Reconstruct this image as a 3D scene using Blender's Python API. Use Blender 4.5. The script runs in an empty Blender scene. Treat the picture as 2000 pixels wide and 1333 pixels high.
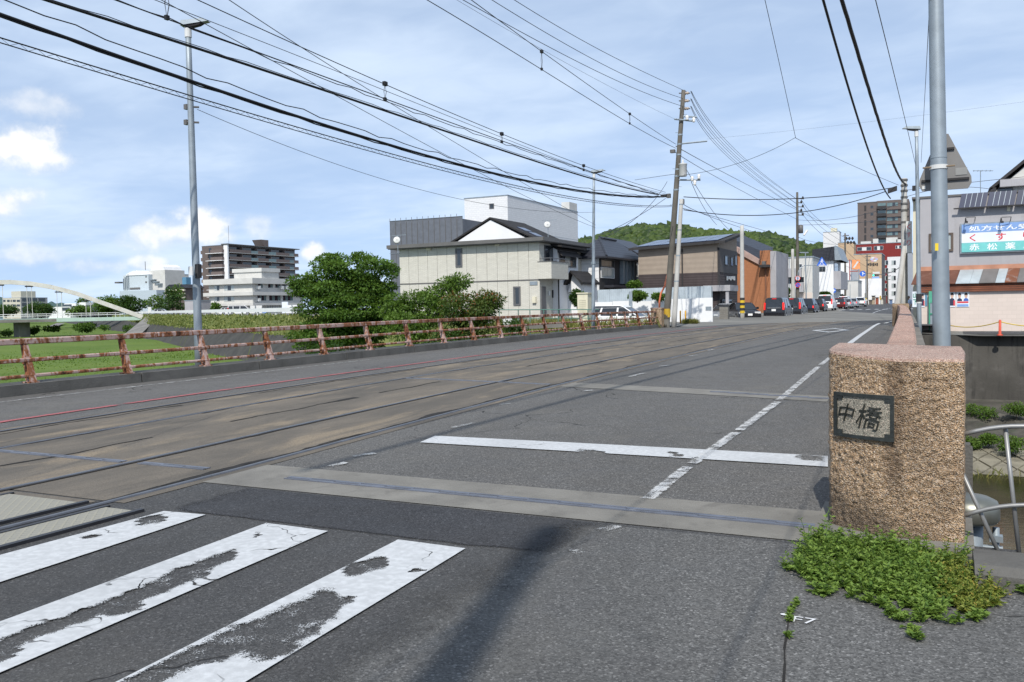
import bpy, bmesh, math, random
import numpy as np
from mathutils import Vector, Matrix, noise
random.seed(7); rng = np.random.default_rng(7)
SC = bpy.context.scene
COL = SC.collection
# ------------------------------------------------------------------ camera
F, H, CX, CY, ROLL = 1700.0, 1.28, 1000.0, 666.5, 0.018
TH, PI_ = math.radians(26.2593), math.radians(2.2734)
FW = np.array([-math.sin(TH)*math.cos(PI_), math.cos(TH)*math.cos(PI_), -math.sin(PI_)])
_r0 = np.array([math.cos(TH), math.sin(TH), 0.0]); _u0 = np.cross(_r0, FW)
RT = _r0*math.cos(ROLL)-_u0*math.sin(ROLL)
UP = _r0*math.sin(ROLL)+_u0*math.cos(ROLL)
CC = np.array([0, 0, H])
cam = bpy.data.cameras.new('camera'); camo = bpy.data.objects.new('camera', cam); COL.objects.link(camo)
cam.sensor_width = 36; cam.lens = F/2000*36; cam.clip_end = 6000; cam.clip_start = 0.05
camo.matrix_world = Matrix(((RT[0], UP[0], -FW[0], 0), (RT[1], UP[1], -FW[1], 0), (RT[2], UP[2], -FW[2], H), (0, 0, 0, 1)))
SC.camera = camo
SC.render.resolution_x, SC.render.resolution_y = 1024, 682
SC.view_settings.view_transform = 'Standard'; SC.view_settings.look = 'None'
SC.view_settings.exposure = 0.32; SC.view_settings.gamma = 1.0; SC.view_settings.use_curve_mapping = False
SUN_EL, SUN_AZ = math.radians(46), math.radians(12.5)      # shadows fall 12 degrees left of the road axis
# ------------------------------------------------------------------ world: sky with thin cirrus and a few cumulus
W = bpy.data.worlds.new('World'); SC.world = W; W.use_nodes = True
nt = W.node_tree; nt.nodes.clear()
def wn(t, **k):
    n = nt.nodes.new(t)
    for a, v in k.items(): setattr(n, a, v)
    return n
def wm(op, a, b=None, c=None, clamp=False):
    n = wn('ShaderNodeMath', operation=op); n.use_clamp = clamp
    for i, v in enumerate((a, b, c)):
        if v is None: continue
        if isinstance(v, (int, float)): n.inputs[i].default_value = v
        else: nt.links.new(v, n.inputs[i])
    return n.outputs[0]
def wss(x, a, b):
    n = wn('ShaderNodeMapRange', interpolation_type='SMOOTHSTEP')
    nt.links.new(x, n.inputs[0]); n.inputs[1].default_value = a; n.inputs[2].default_value = b
    return n.outputs[0]
sky = wn('ShaderNodeTexSky', sky_type='NISHITA', sun_disc=False)
sky.sun_elevation = SUN_EL; sky.sun_rotation = math.pi-SUN_AZ; sky.air_density = 1.0; sky.dust_density = 0.1; sky.ozone_density = 2.0
tc = wn('ShaderNodeTexCoord'); sep = wn('ShaderNodeSeparateXYZ'); nt.links.new(tc.outputs['Generated'], sep.inputs[0])
dx, dy, dz = sep.outputs
sv = wn('ShaderNodeCombineXYZ'); nt.links.new(dx, sv.inputs[0]); nt.links.new(dy, sv.inputs[1]); nt.links.new(wm('ADD', wm('MULTIPLY', wm('MAXIMUM', dz, 0.0), 0.85), 0.24), sv.inputs[2])
sn = wn('ShaderNodeVectorMath', operation='NORMALIZE'); nt.links.new(sv.outputs[0], sn.inputs[0]); nt.links.new(sn.outputs[0], sky.inputs[0])   # clear washed air: no white band at the horizon
az = wm('ARCTAN2', dx, dy)               # 0 = road axis, negative = left
el = wm('ARCSINE', dz)
# cirrus sheet on a plane high above
inv = wm('DIVIDE', 1.0, wm('ADD', wm('MAXIMUM', dz, 0.0), 0.12))
cmb = wn('ShaderNodeCombineXYZ'); nt.links.new(wm('MULTIPLY', dx, inv), cmb.inputs[0]); nt.links.new(wm('MULTIPLY', dy, inv), cmb.inputs[1])
mp = wn('ShaderNodeMapping'); nt.links.new(cmb.outputs[0], mp.inputs[0]); mp.inputs['Rotation'].default_value = (0, 0, 0.6); mp.inputs['Scale'].default_value = (0.75, 1.0, 1); mp.inputs['Location'].default_value = (2.2, 0.35, 0)
n1 = wn('ShaderNodeTexNoise'); nt.links.new(mp.outputs[0], n1.inputs['Vector']); n1.inputs['Scale'].default_value = 0.9; n1.inputs['Detail'].default_value = 9; n1.inputs['Roughness'].default_value = 0.5; n1.inputs['Distortion'].default_value = 0.25
n2 = wn('ShaderNodeTexNoise'); nt.links.new(mp.outputs[0], n2.inputs['Vector']); n2.inputs['Scale'].default_value = 6; n2.inputs['Detail'].default_value = 8; n2.inputs['Distortion'].default_value = 0.8
cir = wss(wm('ADD', n1.outputs[0], wm('MULTIPLY', wm('SUBTRACT', n2.outputs[0], 0.5), 0.16)), 0.36, 0.70)
cir = wm('ADD', wm('MULTIPLY', cir, 0.50), 0.38)
# thicker veil towards the horizon
cir = wm('MAXIMUM', cir, wm('MULTIPLY', wss(wm('ADD', el, wm('MULTIPLY', n1.outputs[0], -0.25)), 0.16, -0.12), 0.30))
# cumulus: each cloud is a billowy ellipse in direction space
ca = wn('ShaderNodeCombineXYZ'); nt.links.new(az, ca.inputs[0]); nt.links.new(el, ca.inputs[1])
n3 = wn('ShaderNodeTexNoise'); nt.links.new(ca.outputs[0], n3.inputs['Vector']); n3.inputs['Scale'].default_value = 22; n3.inputs['Detail'].default_value = 7; n3.inputs['Roughness'].default_value = 0.58
n4 = wn('ShaderNodeTexNoise'); nt.links.new(ca.outputs[0], n4.inputs['Vector']); n4.inputs['Scale'].default_value = 60; n4.inputs['Detail'].default_value = 5
bil = wm('MULTIPLY', wm('SUBTRACT', n3.outputs[0], 0.5), 2.6)
def pix_dir(x, y):
    d = FW+RT*(x-CX)/F-UP*(y-CY)/F; d = d/np.linalg.norm(d)
    return math.atan2(d[0], d[1]), math.asin(d[2])
cum = None
for (x, y, rx, ry, s) in [(20, 285, 120, 55, 1), (60, 205, 85, 34, .5), (30, 385, 75, 36, .85), (400, 448, 62, 44, 1), (330, 458, 120, 32, .8), (505, 440, 40, 26, .5),
                          (60, 500, 80, 22, .55), (190, 520, 90, 18, .45), (605, 495, 28, 20, .9), (285, 515, 45, 16, .7), (-160, 330, 90, 45, 1), (-420, 420, 120, 50, .9),
                          (2300, 420, 110, 40, .8), (2700, 500, 140, 40, .7), (-900, 380, 130, 60, 1)]:
    a0, e0 = pix_dir(x, y); a1, _ = pix_dir(x+rx, y); _, e1 = pix_dir(x, y-ry)
    u = wm('DIVIDE', wm('SUBTRACT', az, a0), abs(a1-a0)); v = wm('DIVIDE', wm('SUBTRACT', el, e0), abs(e1-e0))
    d = wm('SQRT', wm('ADD', wm('MULTIPLY', u, u), wm('MULTIPLY', v, v)))
    m = wm('MULTIPLY', wss(wm('SUBTRACT', d, bil), 1.2, 0.25), s)
    cum = m if cum is None else wm('MAXIMUM', cum, m)
mixc = wn('ShaderNodeMix', data_type='RGBA'); mixc.inputs['B'].default_value = (4.35, 5.1, 6.1, 1)
nt.links.new(cir, mixc.inputs['Factor']); nt.links.new(sky.outputs[0], mixc.inputs['A'])
shade = wn('ShaderNodeMix', data_type='RGBA'); shade.inputs['A'].default_value = (4.1, 4.55, 5.2, 1); shade.inputs['B'].default_value = (6.1, 6.05, 5.95, 1)
nt.links.new(wss(wm('ADD', n4.outputs[0], wm('MULTIPLY', cum, 0.4)), 0.45, 0.95), shade.inputs['Factor'])
mixd = wn('ShaderNodeMix', data_type='RGBA'); nt.links.new(cum, mixd.inputs['Factor']); nt.links.new(mixc.outputs['Result'], mixd.inputs['A']); nt.links.new(shade.outputs['Result'], mixd.inputs['B'])
bg = wn('ShaderNodeBackground'); bg.inputs[1].default_value = 0.148; nt.links.new(mixd.outputs['Result'], bg.inputs[0])
wo = wn('ShaderNodeOutputWorld'); nt.links.new(bg.outputs[0], wo.inputs[0])
# ------------------------------------------------------------------ sun
sl = bpy.data.lights.new('sun', 'SUN'); sl.energy = 3.7; sl.angle = math.radians(0.53); sl.color = (1, 0.955, 0.88)
so = bpy.data.objects.new('sun', sl); COL.objects.link(so)
sdir = Vector((-math.sin(SUN_AZ)*math.cos(SUN_EL), math.cos(SUN_AZ)*math.cos(SUN_EL), -math.sin(SUN_EL)))
so.rotation_euler = sdir.to_track_quat('-Z', 'Y').to_euler(); so.location = (0, -20, 30)
# ------------------------------------------------------------------ measuring helpers (photo pixel -> point of the place)
def ray(x, y): return FW+RT*(x-CX)/F-UP*(y-CY)/F
def at(x, y, d): return CC+ray(x, y)*d                       # at a distance along the view axis
def onX(x, y, X): r = ray(x, y); return CC+r*(X/r[0])        # on the upright plane X = const
def onY(x, y, Y): r = ray(x, y); return CC+r*(Y/r[1])        # on the upright plane Y = const
def onZ(x, y, z): r = ray(x, y); return CC+r*((z-H)/r[2])    # on a level plane
_PS = np.array([-60, 0, 4.6, 8, 12, 20, 30, 43, 52, 60, 72, 83, 92, 100, 109, 124, 156, 400.])
_PZ = np.array([0, 0, 0, .062, .115, .155, .165, .13, .02, -.09, -.23, -.28, -.18, -.05, .05, .09, .12, .4])
def prof(s):
    return sum(np.interp(s+o, _PS, _PZ) for o in (-1, -.5, 0, .5, 1))/5.0
def surf(x, s):
    k = min(max((s-5)/7.0, 0), 1)*(1-min(max((s-45)/15.0, 0), 1))
    return float(prof(s))-0.0015*k*min((x+6)**2, 60)
def road(x, y, dz=0.0):                                      # where a photo pixel meets the road surface
    z = 0.0
    for _ in range(12):
        p = onZ(x, y, z); z = surf(p[0], p[1])
    return np.array([p[0], p[1], z+dz])
# ------------------------------------------------------------------ mesh helpers
class MB:
    def __init__(s): s.v = []; s.f = []; s.m = []; s.mi = 0
    def add(s, vs, fs):
        o = len(s.v); s.v.extend([tuple(map(float, p)) for p in vs]); s.f.extend([tuple(i+o for i in f) for f in fs]); s.m.extend([s.mi]*len(fs)); return s
    def box(s, x0, x1, y0, y1, z0, z1):
        return s.add([(x0, y0, z0), (x1, y0, z0), (x1, y1, z0), (x0, y1, z0), (x0, y0, z1), (x1, y0, z1), (x1, y1, z1), (x0, y1, z1)],
                     [(3, 2, 1, 0), (4, 5, 6, 7), (0, 1, 5, 4), (1, 2, 6, 5), (2, 3, 7, 6), (3, 0, 4, 7)])
    def hexa(s, p):   # 8 corners, bottom four then top four, counter-clockwise
        return s.add(p, [(3, 2, 1, 0), (4, 5, 6, 7), (0, 1, 5, 4), (1, 2, 6, 5), (2, 3, 7, 6), (3, 0, 4, 7)])
    def prism(s, poly, a, b, axis='z'):
        n = len(poly)
        def P(p, t):
            return {'z': (p[0], p[1], t), 'y': (p[0], t, p[1]), 'x': (t, p[0], p[1])}[axis]
        vs = [P(p, a) for p in poly]+[P(p, b) for p in poly]
        fs = [tuple(range(n))[::-1], tuple(range(n, 2*n))]+[(i, (i+1) % n, n+(i+1) % n, n+i) for i in range(n)]
        return s.add(vs, fs)
    def cyl(s, p0, p1, r0, r1=None, n=10, cap=True):
        r1 = r0 if r1 is None else r1
        p0 = Vector(p0); p1 = Vector(p1); d = (p1-p0).normalized()
        a = d.orthogonal().normalized(); b = d.cross(a)
        vs = []
        for p, r in ((p0, r0), (p1, r1)):
            for i in range(n):
                t = 2*math.pi*i/n; vs.append(p+a*(r*math.cos(t))+b*(r*math.sin(t)))
        fs = [(i, (i+1) % n, n+(i+1) % n, n+i) for i in range(n)]
        if cap: fs += [tuple(range(n))[::-1], tuple(range(n, 2*n))]
        return s.add(vs, fs)
    def tube(s, pts, r, n=6, cap=True):
        pts = [Vector(p) for p in pts]; k = len(pts); vs = []
        up = Vector((0, 0, 1))
        for i, p in enumerate(pts):
            d = (pts[min(i+1, k-1)]-pts[max(i-1, 0)]).normalized()
            a = d.cross(up)
            a = a.normalized() if a.length > 1e-4 else Vector((1, 0, 0))
            b = d.cross(a)
            rr = r[i] if hasattr(r, '__len__') else r
            for j in range(n):
                t = 2*math.pi*j/n; vs.append(p+a*(rr*math.cos(t))+b*(rr*math.sin(t)))
        fs = [(i*n+j, i*n+(j+1) % n, (i+1)*n+(j+1) % n, (i+1)*n+j) for i in range(k-1) for j in range(n)]
        if cap: fs += [tuple(range(n))[::-1], tuple(range((k-1)*n, k*n))]
        return s.add(vs, fs)
    def lathe(s, prof_, c, n=16):
        vs = [(c[0]+r*math.cos(2*math.pi*j/n), c[1]+r*math.sin(2*math.pi*j/n), c[2]+z) for r, z in prof_ for j in range(n)]
        k = len(prof_)
        fs = [(i*n+j, i*n+(j+1) % n, (i+1)*n+(j+1) % n, (i+1)*n+j) for i in range(k-1) for j in range(n)]
        fs += [tuple(range(n))[::-1], tuple(range((k-1)*n, k*n))]
        return s.add(vs, fs)
    def grid(s, fn, nu, nv):
        vs = [fn(i/nu, j/nv) for j in range(nv+1) for i in range(nu+1)]
        fs = [(j*(nu+1)+i, j*(nu+1)+i+1, (j+1)*(nu+1)+i+1, (j+1)*(nu+1)+i) for j in range(nv) for i in range(nu)]
        return s.add(vs, fs)
    def xf(s, M):
        s.v = [tuple(M @ Vector(p)) for p in s.v]; return s
    def mesh(s, name, mats, smooth=False, off=None):
        me = bpy.data.meshes.new(name)
        v = s.v if off is None else [(p[0]-off[0], p[1]-off[1], p[2]-off[2]) for p in s.v]
        me.from_pydata(v, [], s.f)
        for m in (mats if isinstance(mats, (list, tuple)) else [mats]): me.materials.append(m)
        if any(s.m): me.polygons.foreach_set('material_index', s.m)
        if smooth: me.polygons.foreach_set('use_smooth', [True]*len(s.f))
        me.validate(); me.update(); return me
def np_mesh(name, V, Fq, mat, attr=None):
    """fast mesh from arrays; faces all the same size; attr: dict of per-vertex floats"""
    me = bpy.data.meshes.new(name); n = len(V); k = Fq.shape[1]; m = len(Fq)
    me.vertices.add(n); me.vertices.foreach_set('co', np.asarray(V, np.float32).ravel())
    me.loops.add(m*k); me.loops.foreach_set('vertex_index', Fq.astype(np.int32).ravel())
    me.polygons.add(m); me.polygons.foreach_set('loop_start', np.arange(0, m*k, k, dtype=np.int32))
    try: me.polygons.foreach_set('loop_total', np.full(m, k, np.int32))
    except Exception: pass
    for a, val in (attr or {}).items():
        at_ = me.attributes.new(a, 'FLOAT', 'POINT'); at_.data.foreach_set('value', np.asarray(val, np.float32))
    me.materials.append(mat); me.update(calc_edges=True); return me
def link(name, me, parent=None, **tags):
    o = bpy.data.objects.new(name, me); COL.objects.link(o)
    if parent is not None: o.parent = parent
    for k, v in tags.items():
        if v is not None: o[k] = v
    return o
def single(name, mb, mat, label, cat, group=None, smooth=False, kind=None):
    return link(name, mb.mesh(name, mat, smooth) if isinstance(mb, MB) else mb, label=label, category=cat, group=group, kind=kind)
def structure(name, mb, mat, smooth=False, parent=None):
    return link(name, mb.mesh(name, mat, smooth) if isinstance(mb, MB) else mb, parent, kind=None if parent else 'structure')
class Thing:
    """an Empty at the thing's base with its parts; parts are given in place coordinates (or local ones when loc is None)"""
    def __init__(s, name, label, cat, loc=None, group=None):
        s.off = None if loc is None else tuple(map(float, loc))
        s.e = link(name, None, label=label, category=cat, group=group)
        s.e.empty_display_size = .3
        if s.off: s.e.location = s.off
    def part(s, name, mb, mat, parent=None, smooth=False, label=None, kind=None):
        me = mb.mesh(name, mat, smooth, s.off) if isinstance(mb, MB) else mb
        return link(name, me, parent or s.e, label=label, kind=kind)
def copy_tree(o, parent=None, label=None, loc=None, rz=None):
    c = o.copy(); COL.objects.link(c); c.parent = parent
    if label: c['label'] = label
    if loc is not None: c.location = loc
    if rz is not None: c.rotation_euler[2] = rz
    for ch in list(o.children): copy_tree(ch, c)
    return c
# ------------------------------------------------------------------ materials
def newmat(name):
    m = bpy.data.materials.new(name); m.use_nodes = True
    return m, m.node_tree, m.node_tree.nodes['Principled BSDF']
class NT:
    def __init__(s, t): s.t = t
    def n(s, typ, **k):
        x = s.t.nodes.new(typ)
        for a, v in k.items(): setattr(x, a, v)
        return x
    def put(s, v, sock):
        if isinstance(v, (int, float)): sock.default_value = v
        elif isinstance(v, tuple): sock.default_value = v if len(v) != 3 or sock.type == 'VECTOR' else (*v, 1)
        else: s.t.links.new(v, sock)
    def math(s, op, a, b=None, clamp=False):
        x = s.n('ShaderNodeMath', operation=op); x.use_clamp = clamp; s.put(a, x.inputs[0])
        if b is not None: s.put(b, x.inputs[1])
        return x.outputs[0]
    def ss(s, x, a, b, lo=0., hi=1.):
        m = s.n('ShaderNodeMapRange', interpolation_type='SMOOTHSTEP'); s.put(x, m.inputs[0])
        for i, v in enumerate((a, b, lo, hi)): m.inputs[i+1].default_value = v
        return m.outputs[0]
    def mix(s, f, a, b, mode='MIX'):
        x = s.n('ShaderNodeMix', data_type='RGBA', blend_type=mode); s.put(f, x.inputs['Factor']); s.put(a, x.inputs['A']); s.put(b, x.inputs['B'])
        return x.outputs['Result']
    def co(s, scale=(1, 1, 1), rot=(0, 0, 0), loc=(0, 0, 0), which='Object'):
        c = s.n('ShaderNodeTexCoord'); m = s.n('ShaderNodeMapping'); s.put(c.outputs[which], m.inputs[0])
        m.inputs['Scale'].default_value = scale; m.inputs['Rotation'].default_value = rot; m.inputs['Location'].default_value = loc
        return m.outputs[0]
    def noise(s, v, scale, detail=4, rough=.55, dist=0.):
        x = s.n('ShaderNodeTexNoise'); s.put(v, x.inputs['Vector']); x.inputs['Scale'].default_value = scale; x.inputs['Detail'].default_value = detail
        x.inputs['Roughness'].default_value = rough; x.inputs['Distortion'].default_value = dist; return x.outputs[0]
    def vor(s, v, scale, feature='F1', out='Distance', rnd=1.):
        x = s.n('ShaderNodeTexVoronoi', feature=feature); s.put(v, x.inputs['Vector']); x.inputs['Scale'].default_value = scale
        x.inputs['Randomness'].default_value = rnd; return x.outputs[out]
    def bump(s, h, strength=.3, dist=.01, nrm=None):
        b = s.n('ShaderNodeBump'); b.inputs['Strength'].default_value = strength; b.inputs['Distance'].default_value = dist; s.put(h, b.inputs['Height'])
        if nrm is not None: s.put(nrm, b.inputs['Normal'])
        return b.outputs[0]
    def attr(s, name):
        a = s.n('ShaderNodeAttribute', attribute_name=name); return a.outputs['Fac']
def tint(c, k): return tuple(min(1, max(0, x*k)) for x in c)
def pmat(name, col, rough=.7, var=.18, scale=1.5, bump=.0, bscale=30, metal=0., spec=.35, streak=0., scol=None, grime=0., gcol=(.06, .055, .05)):
    m, t, p = newmat(name); N = NT(t)
    v = N.co(); c = N.mix(N.ss(N.noise(v, scale, 6), .25, .75), tint(col, 1-var), tint(col, 1+var*.6))
    if streak:
        vs = N.co(scale=(4, 4, .25)); c = N.mix(N.math('MULTIPLY', N.ss(N.noise(vs, 1.3, 6, .62), .48, .78), streak), c, scol or tint(col, .45))
    if grime:
        c = N.mix(N.math('MULTIPLY', N.ss(N.noise(v, scale*2.3, 8, .65, .4), .5, .72), grime), c, gcol)
    N.put(c, p.inputs['Base Color']); p.inputs['Roughness'].default_value = rough; p.inputs['Metallic'].default_value = metal
    p.inputs['Specular IOR Level'].default_value = spec
    if bump: N.put(N.bump(N.noise(v, bscale, 5), bump, .02), p.inputs['Normal'])
    return m
def glass_mat(name, col=(.02, .025, .03), rough=.06):
    m, t, p = newmat(name); N = NT(t)
    N.put(N.mix(N.noise(N.co(), .7, 2), tint(col, .7), tint(col, 1.6)), p.inputs['Base Color']); p.inputs['Roughness'].default_value = rough
    p.inputs['Specular IOR Level'].default_value = .8
    return m
def emis(name, col, k):
    m, t, p = newmat(name); p.inputs['Base Color'].default_value = (*col, 1); p.inputs['Emission Color'].default_value = (*col, 1); p.inputs['Emission Strength'].default_value = k; return m
# ================================================================== ground materials
def asphalt(name, col, agg=.5, stain=.35, big=(.5, .12, .5)):
    m, t, p = newmat(name); N = NT(t); v = N.co()
    d1 = N.vor(v, 105, out='Color'); g = N.n('ShaderNodeSeparateColor'); N.put(d1, g.inputs[0])
    d2 = N.vor(v, 170, out='Color'); g2 = N.n('ShaderNodeSeparateColor'); N.put(d2, g2.inputs[0])
    c = N.mix(g.outputs[0], tint(col, 1-agg), tint(col, 1+agg))
    c = N.mix(N.ss(g2.outputs[0], .86, .97), c, tint(col, 2.0))
    c = N.mix(N.ss(g.outputs[1], .93, .99), c, tint(col, 2.5))
    c = N.mix(N.math('MULTIPLY', N.ss(N.noise(N.co(scale=big), 1., 5, .6, .3), .4, .7), stain), c, tint(col, .45))
    c = N.mix(N.math('MULTIPLY', N.ss(N.noise(v, .8, 6, .65), .5, .8), .4), c, tint((col[0]*1.15, col[1]*1.1, col[2]), 1.5))
    c = N.mix(N.math('MULTIPLY', N.ss(N.noise(N.co(scale=(1, .8, 1), loc=(7, 3, 0)), 1.9, 8, .7, .6), .60, .72), .5), c, tint(col, .38))
    cw = N.n('ShaderNodeVectorMath', operation='ADD'); nz = N.n('ShaderNodeTexNoise'); N.put(v, nz.inputs['Vector']); nz.inputs['Scale'].default_value = 1.7; nz.inputs['Detail'].default_value = 5
    sc_ = N.n('ShaderNodeVectorMath', operation='SCALE'); N.put(nz.outputs['Color'], sc_.inputs[0]); sc_.inputs['Scale'].default_value = .9
    N.put(v, cw.inputs[0]); N.put(sc_.outputs[0], cw.inputs[1])
    edge = N.vor(cw.outputs[0], .42, 'DISTANCE_TO_EDGE')
    crack = N.math('MULTIPLY', N.ss(edge, .006, .0015), N.ss(N.noise(v, .35, 3), .5, .62))
    c = N.mix(crack, c, (.012, .011, .010))
    N.put(c, p.inputs['Base Color']); N.put(N.ss(N.noise(v, 3, 3), .2, .8, .72, .92), p.inputs['Roughness']); p.inputs['Specular IOR Level'].default_value = .3
    h = N.math('ADD', N.math('MULTIPLY', N.vor(v, 105), 1.0), N.noise(v, 160, 3))
    h = N.math('SUBTRACT', h, N.math('MULTIPLY', crack, 2.))
    N.put(N.bump(h, .45, .005), p.inputs['Normal']); return m
M_ASPH = asphalt('asphalt_bridge', (.094, .090, .084), .38, .30)
M_ASPH2 = asphalt('asphalt_approach', (.057, .056, .055), .36, .40)
M_ASPH3 = asphalt('asphalt_patch_dark', (.036, .036, .038), .45, .3)
M_ASPH4 = asphalt('asphalt_footway', (.092, .090, .086), .40, .40)
M_STREET = asphalt('asphalt_street', (.058, .058, .06), .4, .3)
def track_mat():
    m, t, p = newmat('track_concrete'); N = NT(t); v = N.co()
    ln = N.noise(N.co(scale=(1.1, .34, 1)), 1.2, 9, .68, .35)
    c = N.mix(N.ss(ln, .34, .66), (.105, .094, .080), (.175, .150, .120))
    c = N.mix(N.ss(N.noise(N.co(scale=(2.2, .55, 1)), .9, 8, .65, .5), .5, .7), c, (.255, .205, .145))
    c = N.mix(N.math('MULTIPLY', N.ss(N.noise(N.co(scale=(1.5, .42, 1), loc=(4, 1, 0)), 1.1, 8, .68), .54, .72), .7), c, (.072, .066, .058))
    g = N.n('ShaderNodeSeparateColor'); N.put(N.vor(v, 90, out='Color'), g.inputs[0])
    c = N.mix(N.math('MULTIPLY', g.outputs[0], .45), c, (.08, .072, .062))
    N.put(c, p.inputs['Base Color']); p.inputs['Roughness'].default_value = .9; p.inputs['Specular IOR Level'].default_value = .2
    N.put(N.bump(N.math('ADD', N.noise(v, 70, 5), N.vor(v, 90)), .45, .006), p.inputs['Normal']); return m
M_TRACK = track_mat()
def paint_mat(name, col, base=.0, crackle=1.):
    m, t, p = newmat(name); N = NT(t); v = N.co()
    w = N.math('ADD', N.attr('wear'), base)
    nz = N.math('ADD', N.math('MULTIPLY', N.math('SUBTRACT', N.noise(v, 9, 8, .68), .5), .9), N.math('MULTIPLY', N.math('SUBTRACT', N.noise(v, 130, 3, .7), .5), .8))
    a = N.ss(N.math('ADD', w, nz), .56, .44)
    cw = N.n('ShaderNodeVectorMath', operation='ADD'); z = N.n('ShaderNodeTexNoise'); N.put(v, z.inputs['Vector']); z.inputs['Scale'].default_value = 5
    s_ = N.n('ShaderNodeVectorMath', operation='SCALE'); N.put(z.outputs['Color'], s_.inputs[0]); s_.inputs['Scale'].default_value = .25; N.put(v, cw.inputs[0]); N.put(s_.outputs[0], cw.inputs[1])
    ed = N.math('MULTIPLY', N.ss(N.vor(cw.outputs[0], 2.2, 'DISTANCE_TO_EDGE'), .012, .004), N.math('MULTIPLY', N.ss(N.noise(v, 1.3, 3), .5, .6), crackle))
    a = N.math('MULTIPLY', a, N.math('SUBTRACT', 1., ed))
    c = N.mix(N.ss(N.noise(v, 25, 6), .35, .75), tint(col, .8), col)
    c = N.mix(N.math('MULTIPLY', N.ss(N.noise(v, 1.2, 5), .45, .75), .35), c, tint(col, .6))
    N.put(c, p.inputs['Base Color']); p.inputs['Roughness'].default_value = .75; p.inputs['Specular IOR Level'].default_value = .3
    N.put(N.bump(N.noise(v, 90, 4), .25, .004), p.inputs['Normal'])
    tr = N.n('ShaderNodeBsdfTransparent'); mx = N.n('ShaderNodeMixShader'); N.put(a, mx.inputs[0]); N.put(tr.outputs[0], mx.inputs[1]); N.put(p.outputs[0], mx.inputs[2])
    N.put(mx.outputs[0], t.nodes['Material Output'].inputs[0]); return m
M_WHITE = paint_mat('white_road_paint', (.52, .53, .535), -.06)
M_WORN = paint_mat('worn_white_road_paint', (.56, .56, .55), .47)
M_WORN2 = paint_mat('nearly_gone_road_paint', (.5, .5, .49), .50)
M_RED = paint_mat('red_road_paint', (.38, .115, .12), .27, .3)
M_CONC = pmat('joint_concrete', (.185, .175, .155), .9, .22, 2, .4, 80, grime=.35)
M_KERB = pmat('kerb_concrete', (.115, .11, .10), .9, .3, 1.2, .5, 40, streak=.5, grime=.5)
M_STEEL = pmat('rail_steel', (.17, .17, .18), .42, .25, 4, metal=.75, grime=.3, gcol=(.09, .06, .045))
M_JOINT = pmat('joint_steel', (.15, .16, .19), .5, .25, 4, metal=.35, grime=.25)
M_DARK = pmat('groove_dark', (.018, .016, .014), .95, .3, 8)
M_GALV = pmat('galvanised_steel', (.27, .31, .34), .5, .16, 3.5, .05, 60, metal=.35, streak=.35, scol=(.20, .235, .265), grime=.15, gcol=(.36, .40, .43))
M_BLACK = pmat('black_rubber', (.015, .015, .016), .6, .2, 5)
def grass_mat(name, a, b, c_, sc=.12):
    m, t, p = newmat(name); N = NT(t); v = N.co()
    c = N.mix(N.ss(N.noise(v, sc, 7, .6), .35, .65), a, b)
    c = N.mix(N.ss(N.noise(v, sc*6, 6, .65), .52, .72), c, c_)
    c = N.mix(N.math('MULTIPLY', N.noise(v, 9, 5, .7), .6), c, tint(a, .45))
    N.put(c, p.inputs['Base Color']); p.inputs['Roughness'].default_value = .95; p.inputs['Specular IOR Level'].default_value = .15
    N.put(N.bump(N.noise(v, 6, 6, .7), .5, .06), p.inputs['Normal']); return m
M_MEADOW = grass_mat('meadow_grass', (.095, .155, .026), (.135, .195, .038), (.17, .185, .06))
M_BANK = grass_mat('bank_grass', (.095, .125, .03), (.17, .185, .06), (.07, .10, .025), .3)
M_LAND = pmat('town_ground', (.17, .165, .15), .95, .3, .2, .3, 8)
M_REVET = pmat('revetment_concrete', (.045, .043, .04), .9, .3, .5, .4, 10, grime=.4, gcol=(.10, .095, .07), streak=.3, scol=(.11, .10, .075))
def water_mat():
    m, t, p = newmat('river_water'); N = NT(t); v = N.co()
    N.put(N.mix(N.ss(N.noise(v, .5, 5), .35, .7), (.03, .026, .012), (.058, .05, .022)), p.inputs['Base Color']); p.inputs['Roughness'].default_value = .08
    N.put(N.bump(N.noise(N.co(scale=(1, 2.2, 1)), 3.2, 4), .12, .05), p.inputs['Normal']); return m
M_WATER = water_mat()
# ================================================================== large structure: road, bridge, river, banks
def sheet(name, x0, x1, y0, y1, nx, ny, mat, dz=0., parent=None, xl=None, xr=None):
    def fn(u, v):
        s = y0+(y1-y0)*v; a = xl(s) if xl else x0; b = xr(s) if xr else x1; x = a+(b-a)*u
        return (x, s, surf(x, s)+dz)
    return structure(name, MB().grid(fn, nx, ny), mat, True, parent)
def XR(s): k = max(s-6, 0); return -.33-.028*k-.0003*k*k
KL = -12.8
bridge = sheet('bridge_road', KL, 0, 5.0, 44.0, 26, 90, M_ASPH, xr=lambda s: XR(s)+.02)
approach = sheet('approach_road', -60, .36, -60, 5.0, 20, 150, M_ASPH2)
sheet('footway', .36, 14, -60, 4.28, 6, 60, M_ASPH4)
street = sheet('street', -16.2, .4, 44.0, 330, 10, 120, M_STREET)
# lighter worn asphalt by the pillar and a dark overlaid patch across the crosswalk edge
TB0, TB1 = -9.32, -4.93
sheet('track_bed', TB0, TB1, 4.05, 62, 24, 110, M_TRACK, .004, parent=bridge)
sheet('track_bed', TB0, -5.16, -30, 4.02, 10, 80, M_TRACK, .004, parent=approach)
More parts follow.
